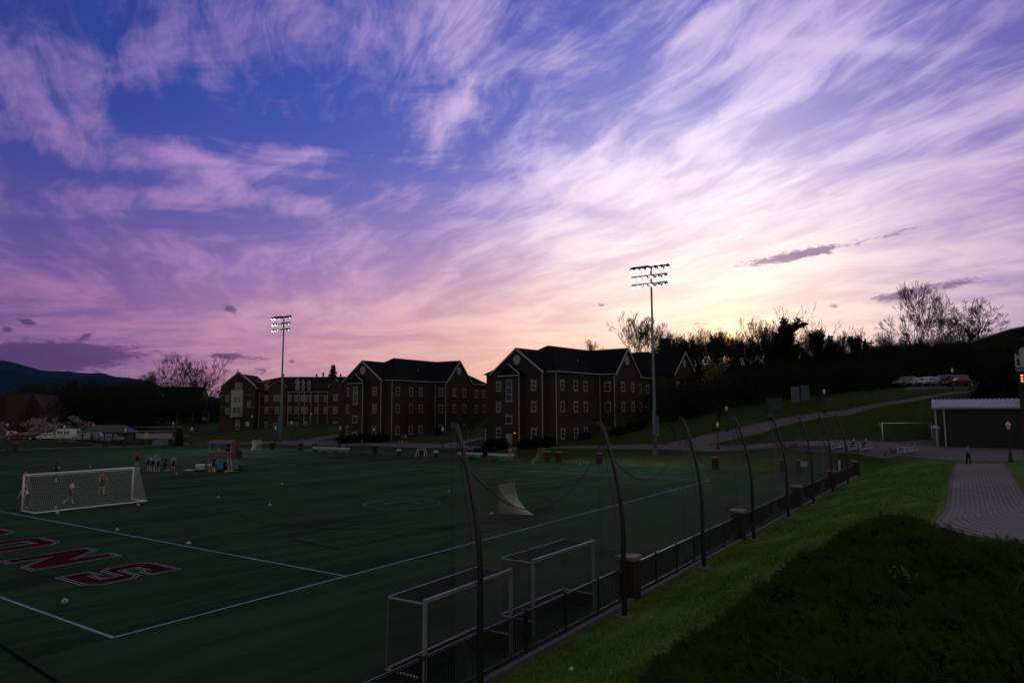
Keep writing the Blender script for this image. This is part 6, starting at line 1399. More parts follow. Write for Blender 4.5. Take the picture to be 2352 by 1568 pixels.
CARS = [(52,1011,152,S_,'suv','silver estate car near the plain brick block'),(74,1011.5,150,RD_,'sedan','red saloon half hidden beside the silver estate'),(118,1011.5,151,W_,'sedan','white saloon before the first blossom tree'),(155,1012,150,K_,'suv','black estate car between white saloons'),(192,1011.5,150,W_,'sedan','white saloon beside the long white van'),
        (222,1011,152,W_,'hatch','white hatchback tucked behind the long white van'),(318,1011,151,S_,'sedan','silver saloon past the long white van'),(372,1010.5,152,S_,'suv','silver estate before the open shelter'),(412,1010,152,RD_,'hatch','dark red hatchback under the open shelter edge'),(430,1010,152,S_,'hatch','pale hatchback on the far side of the open shelter'),(340,1004,162,K_,'suv','black estate parked behind the silver saloon'),(295,1002,165,BL_,'hatch','dark blue hatchback parked in the rear row behind the van')]
for x, y, dp, c_, k_, l_ in CARS:
    p = gpos(x*.6125 if x < 500 else x, dp); car(l_, (p[0], p[1], p[2]+.06), R(-40+random.uniform(-6, 6))+R(180)*(random.random() < .3), c_, k_, 'cars in the left car park')
p = gpos(170, 151); car('long white passenger van in the car park before the blossom trees', (p[0], p[1], p[2]+.06), R(-38), W_, 'van')
for x, y, dp, c_, k_, l_ in [(418,966,212,W_,'hatch','white hatchback at the far lot beside the big bare trees'),(430,966,213,W_,'sedan','white saloon at the far lot beside the big bare trees'),(443,966,214,S_,'suv','silver estate at the far lot between saloons'),(455,966,213,BL_,'sedan','blue saloon at the far lot near the street light'),(466,966,214,W_,'hatch','white hatchback at the far lot near the street light')]:
    p = gpos(x, dp); car(l_, p, R(-140+random.uniform(-8, 8)), c_, k_, 'cars in the far lot')
for x, dp, c_, k_, l_ in [(2085,119,BL_,'suv','dark blue estate at the wood end of the hillside car row'),(2112,118,S_,'sedan','silver saloon second in the hillside car row'),(2132,117.5,W_,'hatch','white hatchback third in the hillside car row'),(2152,117,S_,'sedan','silver saloon before the black estate on the hillside'),(2172,117.5,K_,'suv','black estate in the middle of the hillside car row'),(2196,117,MR_,'suv','maroon estate behind the maroon saloon on the hillside'),(2208,114,MR_,'sedan','maroon saloon at the lamp post end of the hillside car row')]:
    p = gpos(x, dp); car(l_, (p[0], p[1], p[2]+.06), R(150+random.uniform(-6, 6)) if x < 2190 else R(118), c_, k_, 'cars in the hillside car park')
# ---------------------------------------------------------------- trees
def seg_mesh(name, segs, m_, n=3):
    """segs: (p0, p1, r0, r1) arrays -> open prisms, vectorised"""
    A_ = np.array([s[0] for s in segs], float); B_ = np.array([s[1] for s in segs], float); r0 = np.array([s[2] for s in segs])[:, None, None]; r1 = np.array([s[3] for s in segs])[:, None, None]
    d = B_-A_; d /= np.linalg.norm(d, axis=1, keepdims=True)+1e-9
    ref = np.where(np.abs(d[:, 2:3]) > .9, np.array([[1., 0, 0]]), np.array([[0, 0, 1.]])); a = np.cross(d, ref); a /= np.linalg.norm(a, axis=1, keepdims=True)+1e-9; b = np.cross(d, a)
    an_ = np.arange(n)*2*np.pi/n; ring = a[:, None]*np.cos(an_)[None, :, None]+b[:, None]*np.sin(an_)[None, :, None]
    V_ = np.concatenate([A_[:, None]+ring*r0, B_[:, None]+ring*r1], 1).reshape(-1, 3); k = np.arange(len(segs))[:, None]*2*n; j = np.arange(n)[None]
    F = np.stack([k+j, k+(j+1) % n, k+n+(j+1) % n, k+n+j], -1).reshape(-1, 4)
    return raw_mesh(name, V_, F, m_)
def raw_mesh(name, V_, F, m_, smooth=False):
    me = bpy.data.meshes.new(name); nv, nf, k = len(V_), len(F), F.shape[1]
    me.vertices.add(nv); me.vertices.foreach_set('co', np.asarray(V_, np.float32).ravel()); me.loops.add(nf*k); me.loops.foreach_set('vertex_index', F.astype(np.int32).ravel())
    me.polygons.add(nf); me.polygons.foreach_set('loop_start', np.arange(nf, dtype=np.int32)*k); me.polygons.foreach_set('loop_total', np.full(nf, k, np.int32)); me.update(calc_edges=True); me.validate()
    for q in (m_ if isinstance(m_, list) else [m_]): me.materials.append(q)
    return me
def leaf_quads(name, P, size, m_, rng, flat=0.0, asp=.6):
    n = len(P); a = rng.normal(size=(n, 3)); a[:, 2] *= 1-flat; a /= np.linalg.norm(a, axis=1, keepdims=True); b = np.cross(a, rng.normal(size=(n, 3))); b /= np.linalg.norm(b, axis=1, keepdims=True)+1e-9
    s = (np.asarray(size)*rng.uniform(.6, 1.3, n))[:, None]; P = np.asarray(P)
    V_ = np.stack([P-a*s, P+b*s*asp, P+a*s, P-b*s*asp], 1).reshape(-1, 3); return raw_mesh(name, V_, np.arange(4*n).reshape(-1, 4), m_)
def grow(seed, height, levels=6, spread=.55, trunk=.22, kids=(2, 3), up=.25, first=.28, wob=.25, split=None, tw=.026):
    rng = np.random.default_rng(seed); trunk_s, crown_s, tips = [], [], []
    def branch(p, d, L, r_, lev):
        n = 4 if lev < 2 else (3 if lev < 4 else 2); q = p; dd = d
        out = trunk_s if lev == 0 else crown_s; kids_at = []
        for k in range(n):
            dd = dd+rng.normal(size=3)*wob*(.35 if lev == 0 else .6); dd[2] += up*.3*(1 if lev else .6); dd /= np.linalg.norm(dd); e = q+dd*L/n
            ra, rb_ = r_*(1-.35*k/n), r_*(1-.35*(k+1)/n); out.append((q, e, ra, rb_)); q = e
            if lev > 0 and lev < levels and k >= n//2: kids_at.append((q.copy(), dd.copy(), rb_))
            if lev == 0 and split is None and k >= 2: kids_at.append((q.copy(), dd.copy(), rb_*.8))
        if lev >= levels: tips.append(q); return
        m_ = rng.integers(kids[0], kids[1]+1)+(1 if lev == 0 else 0)
        for j in range(m_):
            a = rng.normal(size=3); a -= dd*(a@dd); a /= np.linalg.norm(a)+1e-9; sp = spread*rng.uniform(.6, 1.25); nd = dd*math.cos(sp)+a*math.sin(sp); nd[2] += up*.4; nd /= np.linalg.norm(nd)
            branch(q, nd, L*rng.uniform(.62, .86) if lev else height*rng.uniform(.2, .27), r_*.65*rng.uniform(.62, .85), lev+1)
        for q2, d2, r2 in kids_at:
            if rng.random() < (.75 if lev < levels-1 else .5):
                a = rng.normal(size=3); a -= d2*(a@d2); a /= np.linalg.norm(a)+1e-9; nd = d2*math.cos(.8)+a*math.sin(.8); nd[2] += up*.3; nd /= np.linalg.norm(nd)
                branch(q2, nd, (L if lev else height*.22)*rng.uniform(.4, .7), r2*.5, lev+1+(lev > 1))
    branch(np.array([0, 0, -.4]), np.array([0, 0, 1.]), height*first, trunk, 0)
    top = max([s[1][2] for s in crown_s]); k = height/top
    sc = lambda L_: [(a*k, b*k, max(c, tw), max(e, tw*.9)) for a, b, c, e in L_]
    return sc(trunk_s), sc(crown_s), np.array(tips)*k
def tree_proto(name, seed, height, cat='tree', m_tw='twig', **kw):
    a, b, tips = grow(seed, height, **kw); t = thing(name, 'tree', cat)
    obj('trunk', seg_mesh('trunk', a, M['bark'], 7), t)
    # limbs keep six sides, twigs three
    obj('crown', seg_mesh('crown', b, M[m_tw], 3), t); return t, (a, b, tips)
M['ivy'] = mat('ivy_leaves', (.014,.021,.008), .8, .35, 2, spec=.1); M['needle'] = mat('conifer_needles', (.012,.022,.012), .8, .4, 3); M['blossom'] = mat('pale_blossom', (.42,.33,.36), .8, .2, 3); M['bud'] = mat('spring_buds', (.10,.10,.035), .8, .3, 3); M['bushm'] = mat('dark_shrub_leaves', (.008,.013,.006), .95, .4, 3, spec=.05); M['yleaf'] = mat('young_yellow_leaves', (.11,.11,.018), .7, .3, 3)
RG = np.random.default_rng(42)
T1, d1 = tree_proto('bare_tree', 1, 20, levels=6, spread=.42, trunk=.36, up=.35, first=.2); T2, d2_ = tree_proto('bare_tree', 5, 20, levels=6, spread=.48, trunk=.34, up=.28, first=.22)
T3, d3 = tree_proto('bare_tree', 9, 18, levels=6, spread=.5, trunk=.26, up=.3, first=.3); T4, d4 = tree_proto('bare_tree', 14, 8, levels=5, spread=.6, trunk=.11, up=.22, first=.22, tw=.011); T5, d5 = tree_proto('bare_tree', 21, 18, levels=6, spread=.36, trunk=.2, up=.4, first=.34)
us = {k: [] for k in ('1', '2', '3', '4', '5')}; TP = {'1': (T1, 20), '2': (T2, 20), '3': (T3, 18), '4': (T4, 8), '5': (T5, 18)}
def put(k, pos, h, label, rz=None, group=None, wide=1.0):
    pr, bh = TP[k]; s = h/bh; o = rep(pr, us[k], pos, RG.uniform(0, 6.28) if rz is None else rz, label, (s*wide, s*wide, s))
    if group: o['group'] = group
    elif 'group' in o: del o['group']
    return o
def ground_tree(k, px, ytop, dep, label, group=None, wide=1.0, rz=None):
    p = gpos(px, dep); zt = atd(px, ytop, dep)[2]; return put(k, (p[0], p[1], p[2]-.1), max(3, zt-p[2]), label, rz, group, wide)
ground_tree('1', 405, 812, 188, 'large spreading bare tree left of the long hall', wide=1.15); ground_tree('2', 478, 808, 195, 'large bare tree just behind the gable of the long hall', wide=1.15); ground_tree('2', 445, 818, 200, 'large bare tree between two others beside the long hall', wide=1.0)
ground_tree('3', 322, 850, 215, 'smaller bare tree beside the gabled house roof', wide=1.2); ground_tree('3', 352, 847, 225, 'smaller bare tree between gabled house and big bare trees'); ground_tree('5', 572, 888, 215, 'small bare tree peeping over the long hall roof')
ground_tree('5', 1452, 707, 168, 'tall slender bare tree rising behind the first dormitory roof', wide=.9); ground_tree('5', 1492, 722, 170, 'slender bare tree behind the steel light pole', wide=.8); ground_tree('3', 1375, 772, 190, 'bare tree top showing over the first dormitory ridge'); 
ground_tree('1', 2118, 633, 134, 'tallest bare tree on the hill above the car row', wide=1.0, rz=1.0); ground_tree('2', 2160, 645, 136, 'bare tree twin of the tallest on the hill', wide=.62, rz=4.0); ground_tree('3', 2242, 686, 165, 'rounded budding tree right of the tallest bare tree', wide=1.6); ground_tree('3', 2214, 712, 160, 'budding tree between the tallest bare tree and the rounded one', wide=1.3); ground_tree('4', 2300, 735, 170, 'low budding tree beside the canopy edge', wide=1.0)
ground_tree('5', 1740, 718, 150, 'slim bare tree beside the sunset glow', wide=.8); ground_tree('5', 1768, 735, 152, 'slim bare tree before the ivy-clad tree', wide=.7); ground_tree('2', 1590, 742, 165, 'bare tree on the left side of the sunset glow', wide=.8); ground_tree('3', 1545, 765, 160, 'bare tree over the dormitory wing roof'); ground_tree('1', 2050, 752, 190, 'bare tree on the hill crest by the tallest tree', wide=.9)
rw = np.random.default_rng(8); WL = 'leafless tree in the dense hillside wood'; WG = 'leafless trees of the hillside wood'
for i in range(88):
    px = 1515+i*9.4+rw.uniform(-8, 8); dep = rw.uniform(132, 205); p = gpos(px, dep)
    line = np.interp(px, [1500, 1560, 1650, 1720, 1800, 1900, 1980, 2060, 2200, 2352], [790, 760, 752, 755, 758, 762, 775, 770, 770, 790])+rw.uniform(-14, 30)
    zt = atd(px, line, dep)[2]; h = zt-p[2]
    if h < 5: h = rw.uniform(6, 10)
    put(rw.choice(['2', '3', '5', '3']), (p[0], p[1], p[2]-.1), min(h, 26), WL, None, WG, .9)
for i in range(40):
    px = 1530+i*14.0+rw.uniform(-8, 8); dep = rw.uniform(185, 225); p = gpos(px, dep)
    line = np.interp(px, [1500, 1600, 1700, 1800, 1900, 1980, 2060, 2100], [770, 748, 762, 752, 762, 775, 765, 770])+rw.uniform(-10, 30)
    put(rw.choice(['2', '3', '5', '3']), (p[0], p[1], p[2]-.1), min(27, max(6, atd(px, line, dep)[2]-p[2])), WL, None, WG, .8)
# small planted trees on lawns
for px, py, dep, ytop, l_ in ((1876, 949, 106, 868, 'small planted bare tree beside the ramp road lamp post'), (1999, 925, 108, 850, 'small planted bare tree on the grass near the hillside cars'), (1758, 985, 103, 890, 'small planted bare tree above the ramp road'), (1643, 1000, 102, 905, 'small planted bare tree at the ramp foot'), (1547, 1010, 100, 880, 'small planted bare tree beside the dormitory wing corner'),
                     (1083, 1024, 106, 910, 'young bare tree on the lawn between the dormitories'), (1412, 1020, 103, 880, 'young bare tree before the gable end of the first dormitory'), (1000, 1010, 128, 930, 'young bare tree before the doorless dormitory windows'), (930, 1012, 130, 915, 'young bare tree in front of the doorless dormitory facade'), (690, 1000, 160, 940, 'young bare tree at the hall forecourt'), (735, 1002, 160, 945, 'young bare tree before the hall right end'), (560, 1003, 165, 925, 'young bare tree beside the hall steps')):
    ground_tree('4', px, ytop, dep, l_, 'young lawn trees', 1.1)
# ivy-clad trees
def ivy_tree(label, px, ytop, dep, seed, amount=2600, lean=0):
    h_ = 17.0; a, b, tips = grow(seed, h_, levels=5, spread=.40, trunk=.5, up=.42, first=.36, kids=(2, 2), wob=.35); t = thing('ivy_clad_tree', label, 'tree', (0,0,0), 0, 'ivy-clad trees of the hillside wood')
    obj('trunk', seg_mesh('trunk', a, M['bark'], 7), t); obj('crown', seg_mesh('crown', b, M['twig'], 3), t)
    thick = [s for s in a+b if s[2] > .036]; w = np.array([s[2]**.45*np.linalg.norm(s[1]-s[0]) for s in thick]); rng = np.random.default_rng(seed); ix = rng.choice(len(thick), amount, p=w/w.sum())
    P = np.array([thick[i][0]+(thick[i][1]-thick[i][0])*rng.random() for i in ix]); P += rng.normal(size=P.shape)*np.array([.34, .34, .3]); obj('ivy', leaf_quads('ivy', P, .27, M['ivy'], rng), t, kind='stuff')
    p = gpos(px, dep); zt = atd(px, ytop, dep)[2]; s = max(.4, (zt-p[2])/h_); t.location = (p[0], p[1], p[2]-.1); t.scale = (s, s, s); t.rotation_euler = (0, 0, RG.uniform(0, 6)); return t
ivy_tree('tall ivy-clad tree standing out against the sunset', 1812, 690, 132, 31, 10000); ivy_tree('ivy-clad tree with forked top right of the tallest ivy tree', 1893, 730, 134, 33, 8000); ivy_tree('small hooked ivy-clad tree near the middle of the wood edge', 1930, 765, 133, 35, 6500); ivy_tree('small ivy-clad tree before the bare hill crest', 1970, 742, 134, 37, 5500); ivy_tree('short ivy-clad trunk beside the tallest ivy tree', 1780, 755, 132, 39, 6500)
# conifers and dense evergreens
def conifer(label, px, ytop, dep, seed, wide=.2, cat='tree'):
    p = gpos(px, dep); h = atd(px, ytop, dep)[2]-p[2]; rng = np.random.default_rng(seed); t = thing('conifer_tree', label, cat, (p[0], p[1], p[2]-.1)); MB().tube([(0, 0, -.3), (0, 0, h*.97)], [h*.018, .03], 7).build('trunk', M['bark'], t)
    P = []; S_ = []
    for k in range(int(26+h)):
        z = h*(.08+.9*k/(26+h)); r_ = h*wide*(1-z/h)**.8+.15; nb = 7
        for j in range(nb):
            a = rng.uniform(0, 6.28); L = r_*rng.uniform(.6, 1.1); e = np.array([L*math.cos(a), L*math.sin(a), z-L*.22+rng.uniform(-.2, .2)]); S_.append((np.array([0, 0, z]), e, .04, .012))
            for q in range(int(9+L*5)): f = rng.random()**.6; P.append(e*f+np.array([0, 0, z])*(1-f)+rng.normal(size=3)*np.array([.16, .16, .10])*(1+h*.02))
    obj('crown', leaf_quads('crown', np.array(P), .17+h*.008, M['needle'], rng, .4), t); obj('limbs', seg_mesh('limbs', S_, M['bark'], 3), t); return t
conifer('dark spire-topped conifer rising over the long hall roof', 763, 833, 262, 3, .24); conifer('dark spruce standing in the tree belt by the car park', 168, 868, 235, 4, .2); conifer('dark conifer beside the dormitory wing at the wood edge', 1528, 768, 150, 6, .3); conifer('second dark conifer at the wood edge left of the sunset', 1556, 790, 152, 7, .32)
conifer('clipped conical evergreen beside the road opening', 414, 982, 141, 8, .28, 'shrub')
def leafy(name, label, pos, rad, hgt, seed, m_='bushm', n=1800, size=.13, cat='shrub', group=None, stems=True, clumps=9):
    rng = np.random.default_rng(seed); t = thing(name, label, cat, pos, 0, group); C_ = rng.normal(size=(clumps, 3)); C_ /= np.linalg.norm(C_, axis=1, keepdims=True); C_ *= rng.uniform(.25, .75, (clumps, 1)); C_[:, 2] = np.abs(C_[:, 2])
    ci = rng.integers(0, clumps, n); D_ = rng.normal(size=(n, 3)); D_ /= np.linalg.norm(D_, axis=1, keepdims=True); P = C_[ci]+D_*rng.uniform(.15, .48, (n, 1)); P = P*np.array([rad, rad, hgt*.8])+np.array([0, 0, hgt*.18]); P[:, 2] = np.abs(P[:, 2])+.05
    obj('foliage', leaf_quads('foliage', P, size, M[m_], rng), t)
    if stems:
        S_ = [(np.array([0, 0, -.2]), c*np.array([rad, rad, hgt*.8])*.9+np.array([0, 0, hgt*.18]), .03+hgt*.008, .012) for c in C_]; obj('stem', seg_mesh('stem', S_, M['bark'], 4), t)
    return t
def bushrow(lst, group):
    for k, (px, dep, rad, h, l_) in enumerate(lst): p = gpos(px, dep); leafy('foundation_shrub', l_, (p[0], p[1], p[2]-.05), rad, h, 100+k+int(px), group=group, n=1500)
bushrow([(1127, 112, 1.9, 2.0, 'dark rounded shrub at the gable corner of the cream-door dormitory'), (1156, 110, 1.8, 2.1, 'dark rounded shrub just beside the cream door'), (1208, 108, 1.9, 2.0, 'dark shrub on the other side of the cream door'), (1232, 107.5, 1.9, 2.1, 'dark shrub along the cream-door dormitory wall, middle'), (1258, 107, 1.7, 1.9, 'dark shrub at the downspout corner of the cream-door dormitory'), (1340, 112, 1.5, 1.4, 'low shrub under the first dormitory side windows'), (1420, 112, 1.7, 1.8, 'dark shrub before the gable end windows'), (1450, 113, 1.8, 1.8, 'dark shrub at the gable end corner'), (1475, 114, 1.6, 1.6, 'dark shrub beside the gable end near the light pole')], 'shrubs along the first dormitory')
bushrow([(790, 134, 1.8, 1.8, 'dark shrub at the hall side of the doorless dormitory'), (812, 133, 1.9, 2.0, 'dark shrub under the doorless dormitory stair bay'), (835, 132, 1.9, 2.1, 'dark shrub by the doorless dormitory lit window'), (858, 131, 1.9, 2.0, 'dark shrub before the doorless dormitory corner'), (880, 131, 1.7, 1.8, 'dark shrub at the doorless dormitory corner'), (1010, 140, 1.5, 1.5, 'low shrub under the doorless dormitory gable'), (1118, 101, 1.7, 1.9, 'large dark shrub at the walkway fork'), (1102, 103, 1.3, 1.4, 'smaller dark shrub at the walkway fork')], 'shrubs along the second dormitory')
for k, (px, dep, rad, h) in enumerate(((4, 150, 2.6, 4.2), (88, 153, 3.2, 4.6), (129, 155, 3.4, 4.6), (170, 156, 3.2, 5.0))):
    p = gpos(px, dep); a, b, tips = grow(60+k, h, levels=4, spread=.7, trunk=.1, up=.15, first=.25); t = thing('blossom_tree', ('pale pink blossom tree beside the plain brick block', 'pale pink blossom tree behind the white saloon', 'pale pink blossom tree before the rear row of cars', 'pale pink blossom tree behind the long white van')[k], 'tree', (p[0], p[1], p[2]-.1), 0, 'blossom trees by the car park'); t.scale = (rad/2.2, rad/2.2, 1)
    rng = np.random.default_rng(70+k); P = tips[rng.integers(0, len(tips), 1500)]+rng.normal(size=(1500, 3))*.22
    obj('trunk', seg_mesh('trunk', a, M['bark'], 6), t); obj('crown', seg_mesh('crown', b, M['twig'], 3), t); obj('blossom', leaf_quads('blossom', P, .1, M['blossom'], rng), t, kind='stuff')
p = gpos(1655, 128); leafy('yellow_green_tree', 'yellow-green budding tree glowing below the sunset', (p[0], p[1], p[2]), 4.2, 8.5, 77, 'yleaf', 3800, .16, 'tree', clumps=16)
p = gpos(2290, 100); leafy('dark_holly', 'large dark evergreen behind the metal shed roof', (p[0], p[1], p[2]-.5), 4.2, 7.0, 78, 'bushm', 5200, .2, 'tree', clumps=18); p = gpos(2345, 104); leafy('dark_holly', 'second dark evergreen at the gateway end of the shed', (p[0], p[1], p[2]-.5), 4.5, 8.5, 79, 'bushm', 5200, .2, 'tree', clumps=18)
# tree belt on the left and undergrowth of the hillside wood: masses nobody could count
def thicket(name, label, pts, hmin, hmax, seed, n=30, leaf=.16, m_='bushm', sticks=12):
    rng = np.random.default_rng(seed); P = []; S_ = []
    for (x, y, z), rs in pts:
        h = rng.uniform(hmin, hmax)*rs
        for k in range(n): f = rng.random(); P.append((x+rng.normal()*1.3, y+rng.normal()*1.3, z+h*f**.8))
        for k in range(sticks):
            a = np.array([x+rng.normal()*.8, y+rng.normal()*.8, z-.2]); e = a+np.array([rng.normal()*h*.18, rng.normal()*h*.18, h*rng.uniform(.6, 1.25)]); S_.append((a, e, .03, .01))
            m2 = (a+e)/2; S_.append((m2, m2+np.array([rng.normal()*h*.2, rng.normal()*h*.2, h*.4]), .018, .008)); m3 = a+(e-a)*.75; S_.append((m3, m3+np.array([rng.normal()*h*.16, rng.normal()*h*.16, h*.25]), .014, .007))
    root = thing(name, label, 'undergrowth'); root['kind'] = 'stuff'; obj('leaves', leaf_quads('leaves', np.array(P), leaf, M[m_], rng), root, kind='stuff'); obj('sticks', seg_mesh('sticks', S_, M['twig'], 3), root, kind='stuff')
rt = np.random.default_rng(5); pts_ = []
for i in range(1500):
    px = rt.uniform(1500, 2420); d0 = np.interp(px, [1500, 1600, 1750, 1900, 2050, 2150, 2420], [118, 113, 112, 113, 118, 131, 128]); dep = d0+abs(rt.normal())*46; pp = gpos(px, dep); pts_.append((pp, 1.0+.25*rt.random()))
for i in range(700):
    px = rt.uniform(1650, 2420); pts_.append((gpos(px, rt.uniform(170, 262)), .32))
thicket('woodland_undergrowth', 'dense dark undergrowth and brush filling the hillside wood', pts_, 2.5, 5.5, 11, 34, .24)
pts_ = []
for i in range(330):
    px = rt.uniform(55, 345); dep = rt.uniform(178, 225); pts_.append((gpos(px, dep), 1.0+.5*rt.random()))
for i in range(90):
    px = rt.uniform(340, 520); dep = rt.uniform(205, 230); pts_.append((gpos(px, dep), .8+.4*rt.random()))
thicket('tree_belt_undergrowth', 'dark brush of the tree belt beyond the car park', pts_, 5.0, 10.0, 12, 34, .3)
for i in range(16):
    px = 70+i*17+rt.uniform(-6, 6); dep = rt.uniform(185, 230); p = gpos(px, dep); put(rt.choice(['2', '3', '5']), p, rt.uniform(10, 15), 'leafless tree in the belt beyond the car park', None, 'leafless trees beyond the car park', 1.0)
# ---------------------------------------------------------------- juniper bank in front
JP = [g_(*q)[:2] for q in ((1490,1568),(1570,1515),(1650,1462),(1730,1385),(1810,1322),(1885,1275),(1960,1222),(2075,1195),(2140,1212),(2190,1245),(2290,1268),(2352,1290))]
JP += [(15.2, -25.5), (10, -27), (2, -27), (-6, -25.5), (-8.2, -22.5), (-8.2, -20.5), (-5, -18.2)]
JP = np.array(JP)
def inside(P, poly):
    x, y = P[:, 0], P[:, 1]; r_ = np.zeros(len(P), bool); j = len(poly)-1
    for i in range(len(poly)):
        c = ((poly[i, 1] > y) != (poly[j, 1] > y)) & (x < (poly[j, 0]-poly[i, 0])*(y-poly[i, 1])/(poly[j, 1]-poly[i, 1]+1e-12)+poly[i, 0]); r_ ^= c; j = i
    return r_
def edge_dist(P, poly):
    d = np.full(len(P), 9.0)
    for i in range(len(poly)):
        a, b = poly[i], poly[(i+1) % len(poly)]; e = b-a; t = np.clip(((P-a)@e)/(e@e), 0, 1); d = np.minimum(d, np.linalg.norm(P-a-t[:, None]*e, axis=1))
    return d
def jm(P):       # mound height of the bed
    x, y = P[:, 0], P[:, 1]; e = np.clip(edge_dist(P, JP)/.9, 0, 1)
    return (.16+.13*np.sin(x*1.1+np.sin(y*1.7)*1.5)+.12*np.sin(y*1.9+x*.6)+.09*np.sin(x*2.9-y*2.3)+.28)*np.sqrt(e)
rj = np.random.default_rng(17); lo_, hi_ = JP.min(0), JP.max(0)
U = rj.uniform(lo_, hi_, (90000, 2)); U = U[inside(U, JP)]; dist = np.linalg.norm(U-CAMP[:2], axis=1)
dens_ = np.clip(1.25-dist/34, .35, 1); U = U[rj.random(len(U)) < dens_]; U = U[:26000]
patchy = np.sin(U[:, 0]*1.3+2*np.sin(U[:, 1]*.9))*np.sin(U[:, 1]*1.6+U[:, 0]*.4); U = U[(patchy > -.82) | (rj.random(len(U)) < .25)]
n = len(U); gz_ = hz(U[:, 0], U[:, 1])+jm(U)*rj.uniform(.55, 1.05, n); dist = np.linalg.norm(U-CAMP[:2], axis=1)
ang = R(20)+rj.normal(size=n)*.9; el = rj.uniform(.15, 1.05, n); L = rj.uniform(.16, .36, n)*np.clip(.75+dist/40, .75, 1.25)
dirv = np.stack([np.cos(ang)*np.cos(el), np.sin(ang)*np.cos(el), np.sin(el)], 1); side = np.stack([-np.sin(ang), np.cos(ang), np.zeros(n)], 1); upv = np.cross(dirv, side)
O = np.c_[U, gz_-.05]; K = 13; VV = []
for k in range(K):               # feathery sprays: leaflets along an arching stem
    f = (k+1)/K; c = O+dirv*(L*f)[:, None]-np.array([0, 0, 1.])*(L*.22*f*f)[:, None]; s_ = 1 if k % 2 else -1; wl = (L*(.34*(1-f)+.10))[:, None]
    roll = rj.uniform(-.7, .7, n)[:, None]; tip = c+(side*s_*np.cos(roll)+upv*np.sin(roll))*wl*.75+dirv*wl*.9; b2 = dirv*(L*.03+.006)[:, None]
    VV.append(np.stack([c-b2, c+b2, tip], 1))
VV = np.concatenate(VV, 0).reshape(-1, 3)
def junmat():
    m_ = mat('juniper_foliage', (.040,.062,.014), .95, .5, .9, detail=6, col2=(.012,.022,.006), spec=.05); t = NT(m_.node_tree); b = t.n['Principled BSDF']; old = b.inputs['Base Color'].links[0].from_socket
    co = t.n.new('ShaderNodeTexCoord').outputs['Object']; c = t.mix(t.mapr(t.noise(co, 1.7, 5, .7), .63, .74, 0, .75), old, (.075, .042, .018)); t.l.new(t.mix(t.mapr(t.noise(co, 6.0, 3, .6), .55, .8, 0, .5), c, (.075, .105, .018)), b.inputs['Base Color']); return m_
jb = thing('juniper_ground_cover', 'dark feathery creeping juniper covering the knoll', 'ground cover'); jb['kind'] = 'stuff'
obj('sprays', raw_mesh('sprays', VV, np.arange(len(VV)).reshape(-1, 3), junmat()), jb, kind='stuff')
# woody twigs showing between the sprays
ix = rj.choice(n, 350); S_ = []
for i in ix: a = O[i]; e = a+dirv[i]*L[i]*1.15+rj.normal(size=3)*.05; S_.append((a, (a+e)/2+rj.normal(size=3)*.02, .005, .004)); S_.append(((a+e)/2, e, .004, .002))
obj('twigs', seg_mesh('twigs', S_, mat('dry_twig', (.12,.085,.04), .9, .3, 4), 3), jb, kind='stuff')
gxs = np.arange(lo_[0], hi_[0], .3); gys = np.arange(lo_[1], hi_[1], .3); gg = np.stack(np.meshgrid(gxs, gys, indexing='ij'), -1).reshape(-1, 2); ok = inside(gg, JP); zz = hz(gg[:, 0], gg[:, 1])+np.where(ok, jm(gg)*.62, -.1)
nyg = len(gys); Fq = []
for i in range(len(gxs)-1):
    for j in range(nyg-1):
        q = (i*nyg+j, (i+1)*nyg+j, (i+1)*nyg+j+1, i*nyg+j+1)
        if ok[list(q)].any(): Fq.append(q)
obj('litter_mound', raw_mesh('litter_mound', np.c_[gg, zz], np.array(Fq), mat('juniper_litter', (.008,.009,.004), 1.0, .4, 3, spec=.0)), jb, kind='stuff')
p = g_(2090, 1400); leafy('sapling', 'bright green seedling poking out of the dark juniper', (p[0], p[1], p[2]+.3), .28, .5, 91, 'bushm', 90, .05, 'plant', clumps=6).children[0].data.materials[0] = mat('fresh_leaf', (.05,.085,.012), .6, .2, 5)
# ---------------------------------------------------------------- grass blades and fallen leaves on the bank
rgb = np.random.default_rng(23); B = np.c_[rgb.uniform(-1, 64, 200000), rgb.uniform(-19.8, -11.4, 200000)]; d = np.linalg.norm(B-CAMP[:2], axis=1); B = B[(rgb.random(len(B)) < np.clip((30/d)**1.6, 0, 1)*.75) & ~inside(B, JP)]
pn_ = np.stack([np.interp(B[:, 0], PL_[::-1, 0], PL_[::-1, 1])], 1)[:, 0]; B = B[B[:, 1] > pn_+.1]
nb = len(B); zb = hz(B[:, 0], B[:, 1]); hB = rgb.uniform(.04, .10, nb)*(1+.6*np.sin(B[:, 0]*.8)*np.sin(B[:, 1]*1.1)); a = rgb.uniform(0, 6.28, nb); wv = np.stack([np.cos(a), np.sin(a), np.zeros(nb)], 1)*.012*(1+np.linalg.norm(B-CAMP[:2], axis=1)/40)[:, None]; ln = np.stack([rgb.normal(size=nb)*.04, rgb.normal(size=nb)*.04, hB], 1); O = np.c_[B, zb-.005]
GV = np.stack([O-wv, O+wv, O+ln], 1).reshape(-1, 3)
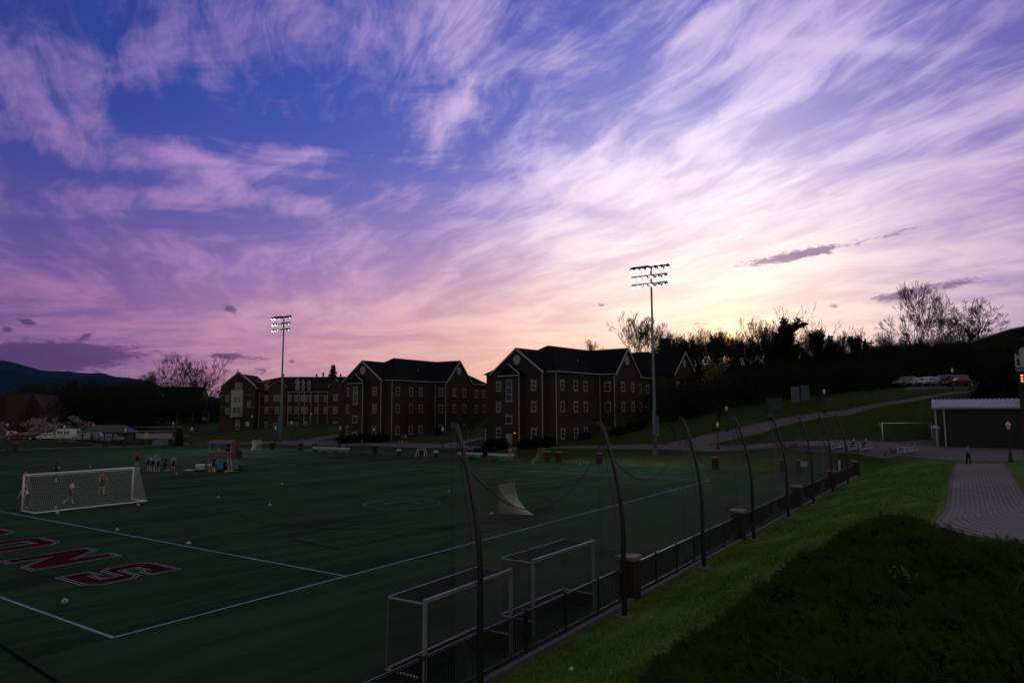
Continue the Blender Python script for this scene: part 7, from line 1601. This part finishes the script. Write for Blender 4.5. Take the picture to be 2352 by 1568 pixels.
def blademat():
    m_ = bpy.data.materials.new('grass_blades'); m_.use_nodes = True; t = NT(m_.node_tree); b = t.n['Principled BSDF']; b.inputs['Roughness'].default_value = .8; b.inputs['Specular IOR Level'].default_value = .04; co = t.n.new('ShaderNodeTexCoord').outputs['Object']
    c = t.mix(t.mapr(t.math('ADD', t.math('MULTIPLY', t.noise(co, .9, 5, .65), .5), t.math('MULTIPLY', t.noise(t.vec('MULTIPLY', co, (.12, 1.4, 1.0)), 1.0, 5, .65), .5)), .38, .62), (.088, .155, .028), (.130, .220, .042)); c = t.mix(t.mapr(t.noise(co, .33, 6, .7), .56, .66, 0, .85), c, (.18, .14, .05)); t.l.new(c, b.inputs['Base Color']); return m_
obj('grass_blades', raw_mesh('grass_blades', GV, np.arange(len(GV)).reshape(-1, 3), blademat()), None, kind='stuff', label='short lawn grass on the bank outside the picket fence', cat='grass')
lf = np.c_[rgb.uniform(-1, 22, 420), rgb.uniform(-16.5, -11.5, 420)]; lf = lf[~inside(lf, JP)]; obj('fallen_leaves', leaf_quads('fallen_leaves', np.c_[lf, hz(lf[:, 0], lf[:, 1])+.05], .035, mat('dead_leaf', (.2,.15,.09), .8, .4, 6), rgb, .7), None, kind='stuff', label='scattered dry fallen leaves on the bank', cat='leaves')
# ---------------------------------------------------------------- far ridges
M['forest'] = mat('far_forest', (.009,.014,.013), 1.0, .35, .004, detail=8, spec=.0)
def ridge(name, crest, depth, seed, label, spread=.22):
    rng = np.random.default_rng(seed); px = np.array([c[0] for c in crest], float); py = np.array([c[1] for c in crest], float); X = np.linspace(px[0], px[-1], 220); Y = np.interp(X, px, py)+np.convolve(rng.normal(size=220+8), np.ones(9)/9, 'valid')*1.2
    V_ = []; rows = 26
    for r_ in range(rows):
        f = r_/(rows-1)*2-1                                  # -1 near foot, 0 crest, 1 far foot
        for i, (x, y) in enumerate(zip(X, Y)):
            d = depth*(1+f*spread); base = -30.0; c = atd(x, y, depth); top = c[2]; g = (1-abs(f))**1.15
            q = atd(x, 945, d); V_.append((q[0], q[1], base+(top-base)*g*(1+(.06*math.sin(i*.35+seed+r_*.9)+.05*math.sin(i*.11+r_*.5))*(1 if 0 < abs(f) < 1 else 0)*(abs(f) > .05))))
    F = np.array([(r_*220+i, r_*220+i+1, (r_+1)*220+i+1, (r_+1)*220+i) for r_ in range(rows-1) for i in range(219)])
    me = raw_mesh(name, np.array(V_), F, M['forest']); me.polygons.foreach_set('use_smooth', [True]*len(me.polygons)); return obj(name, me, kind='structure')
ridge('mountain', [(-700,800),(-300,812),(-60,818),(0,822),(28,828),(53,835),(86,844),(107,847),(155,848),(182,852),(206,852.6),(225,851),(243,856),(258,861),(286,863),(322,868),(344,874),(370,886),(420,900),(600,925),(1000,935)], 6800, 1, '')
ridge('mountain', [(-700,835),(-300,840),(0,845.5),(43,849.6),(86,861),(120,863),(161,864),(215,860),(258,861),(286,873),(330,890),(420,915),(700,932),(1000,936)], 4300, 2, '')
ridge('mountain', [(2100,800),(2250,775),(2310,768),(2345,764),(2420,755),(2600,745),(3000,760)], 3800, 3, '')
# ---------------------------------------------------------------- evening haze
hm_ = bpy.data.materials.new('evening_haze'); hm_.use_nodes = True; ht_ = hm_.node_tree; ht_.nodes.clear()
pv = ht_.nodes.new('ShaderNodeVolumePrincipled'); pv.inputs['Color'].default_value = (.10,.42,1.0,1); pv.inputs['Density'].default_value = 1.6e-5; pv.inputs['Anisotropy'].default_value = .0
mo = ht_.nodes.new('ShaderNodeOutputMaterial'); ht_.links.new(pv.outputs[0], mo.inputs['Volume'])
hb_ = MB().bx(-19500, 19500, -19500, 19500, -60, 640).build('haze', hm_, kind='stuff')
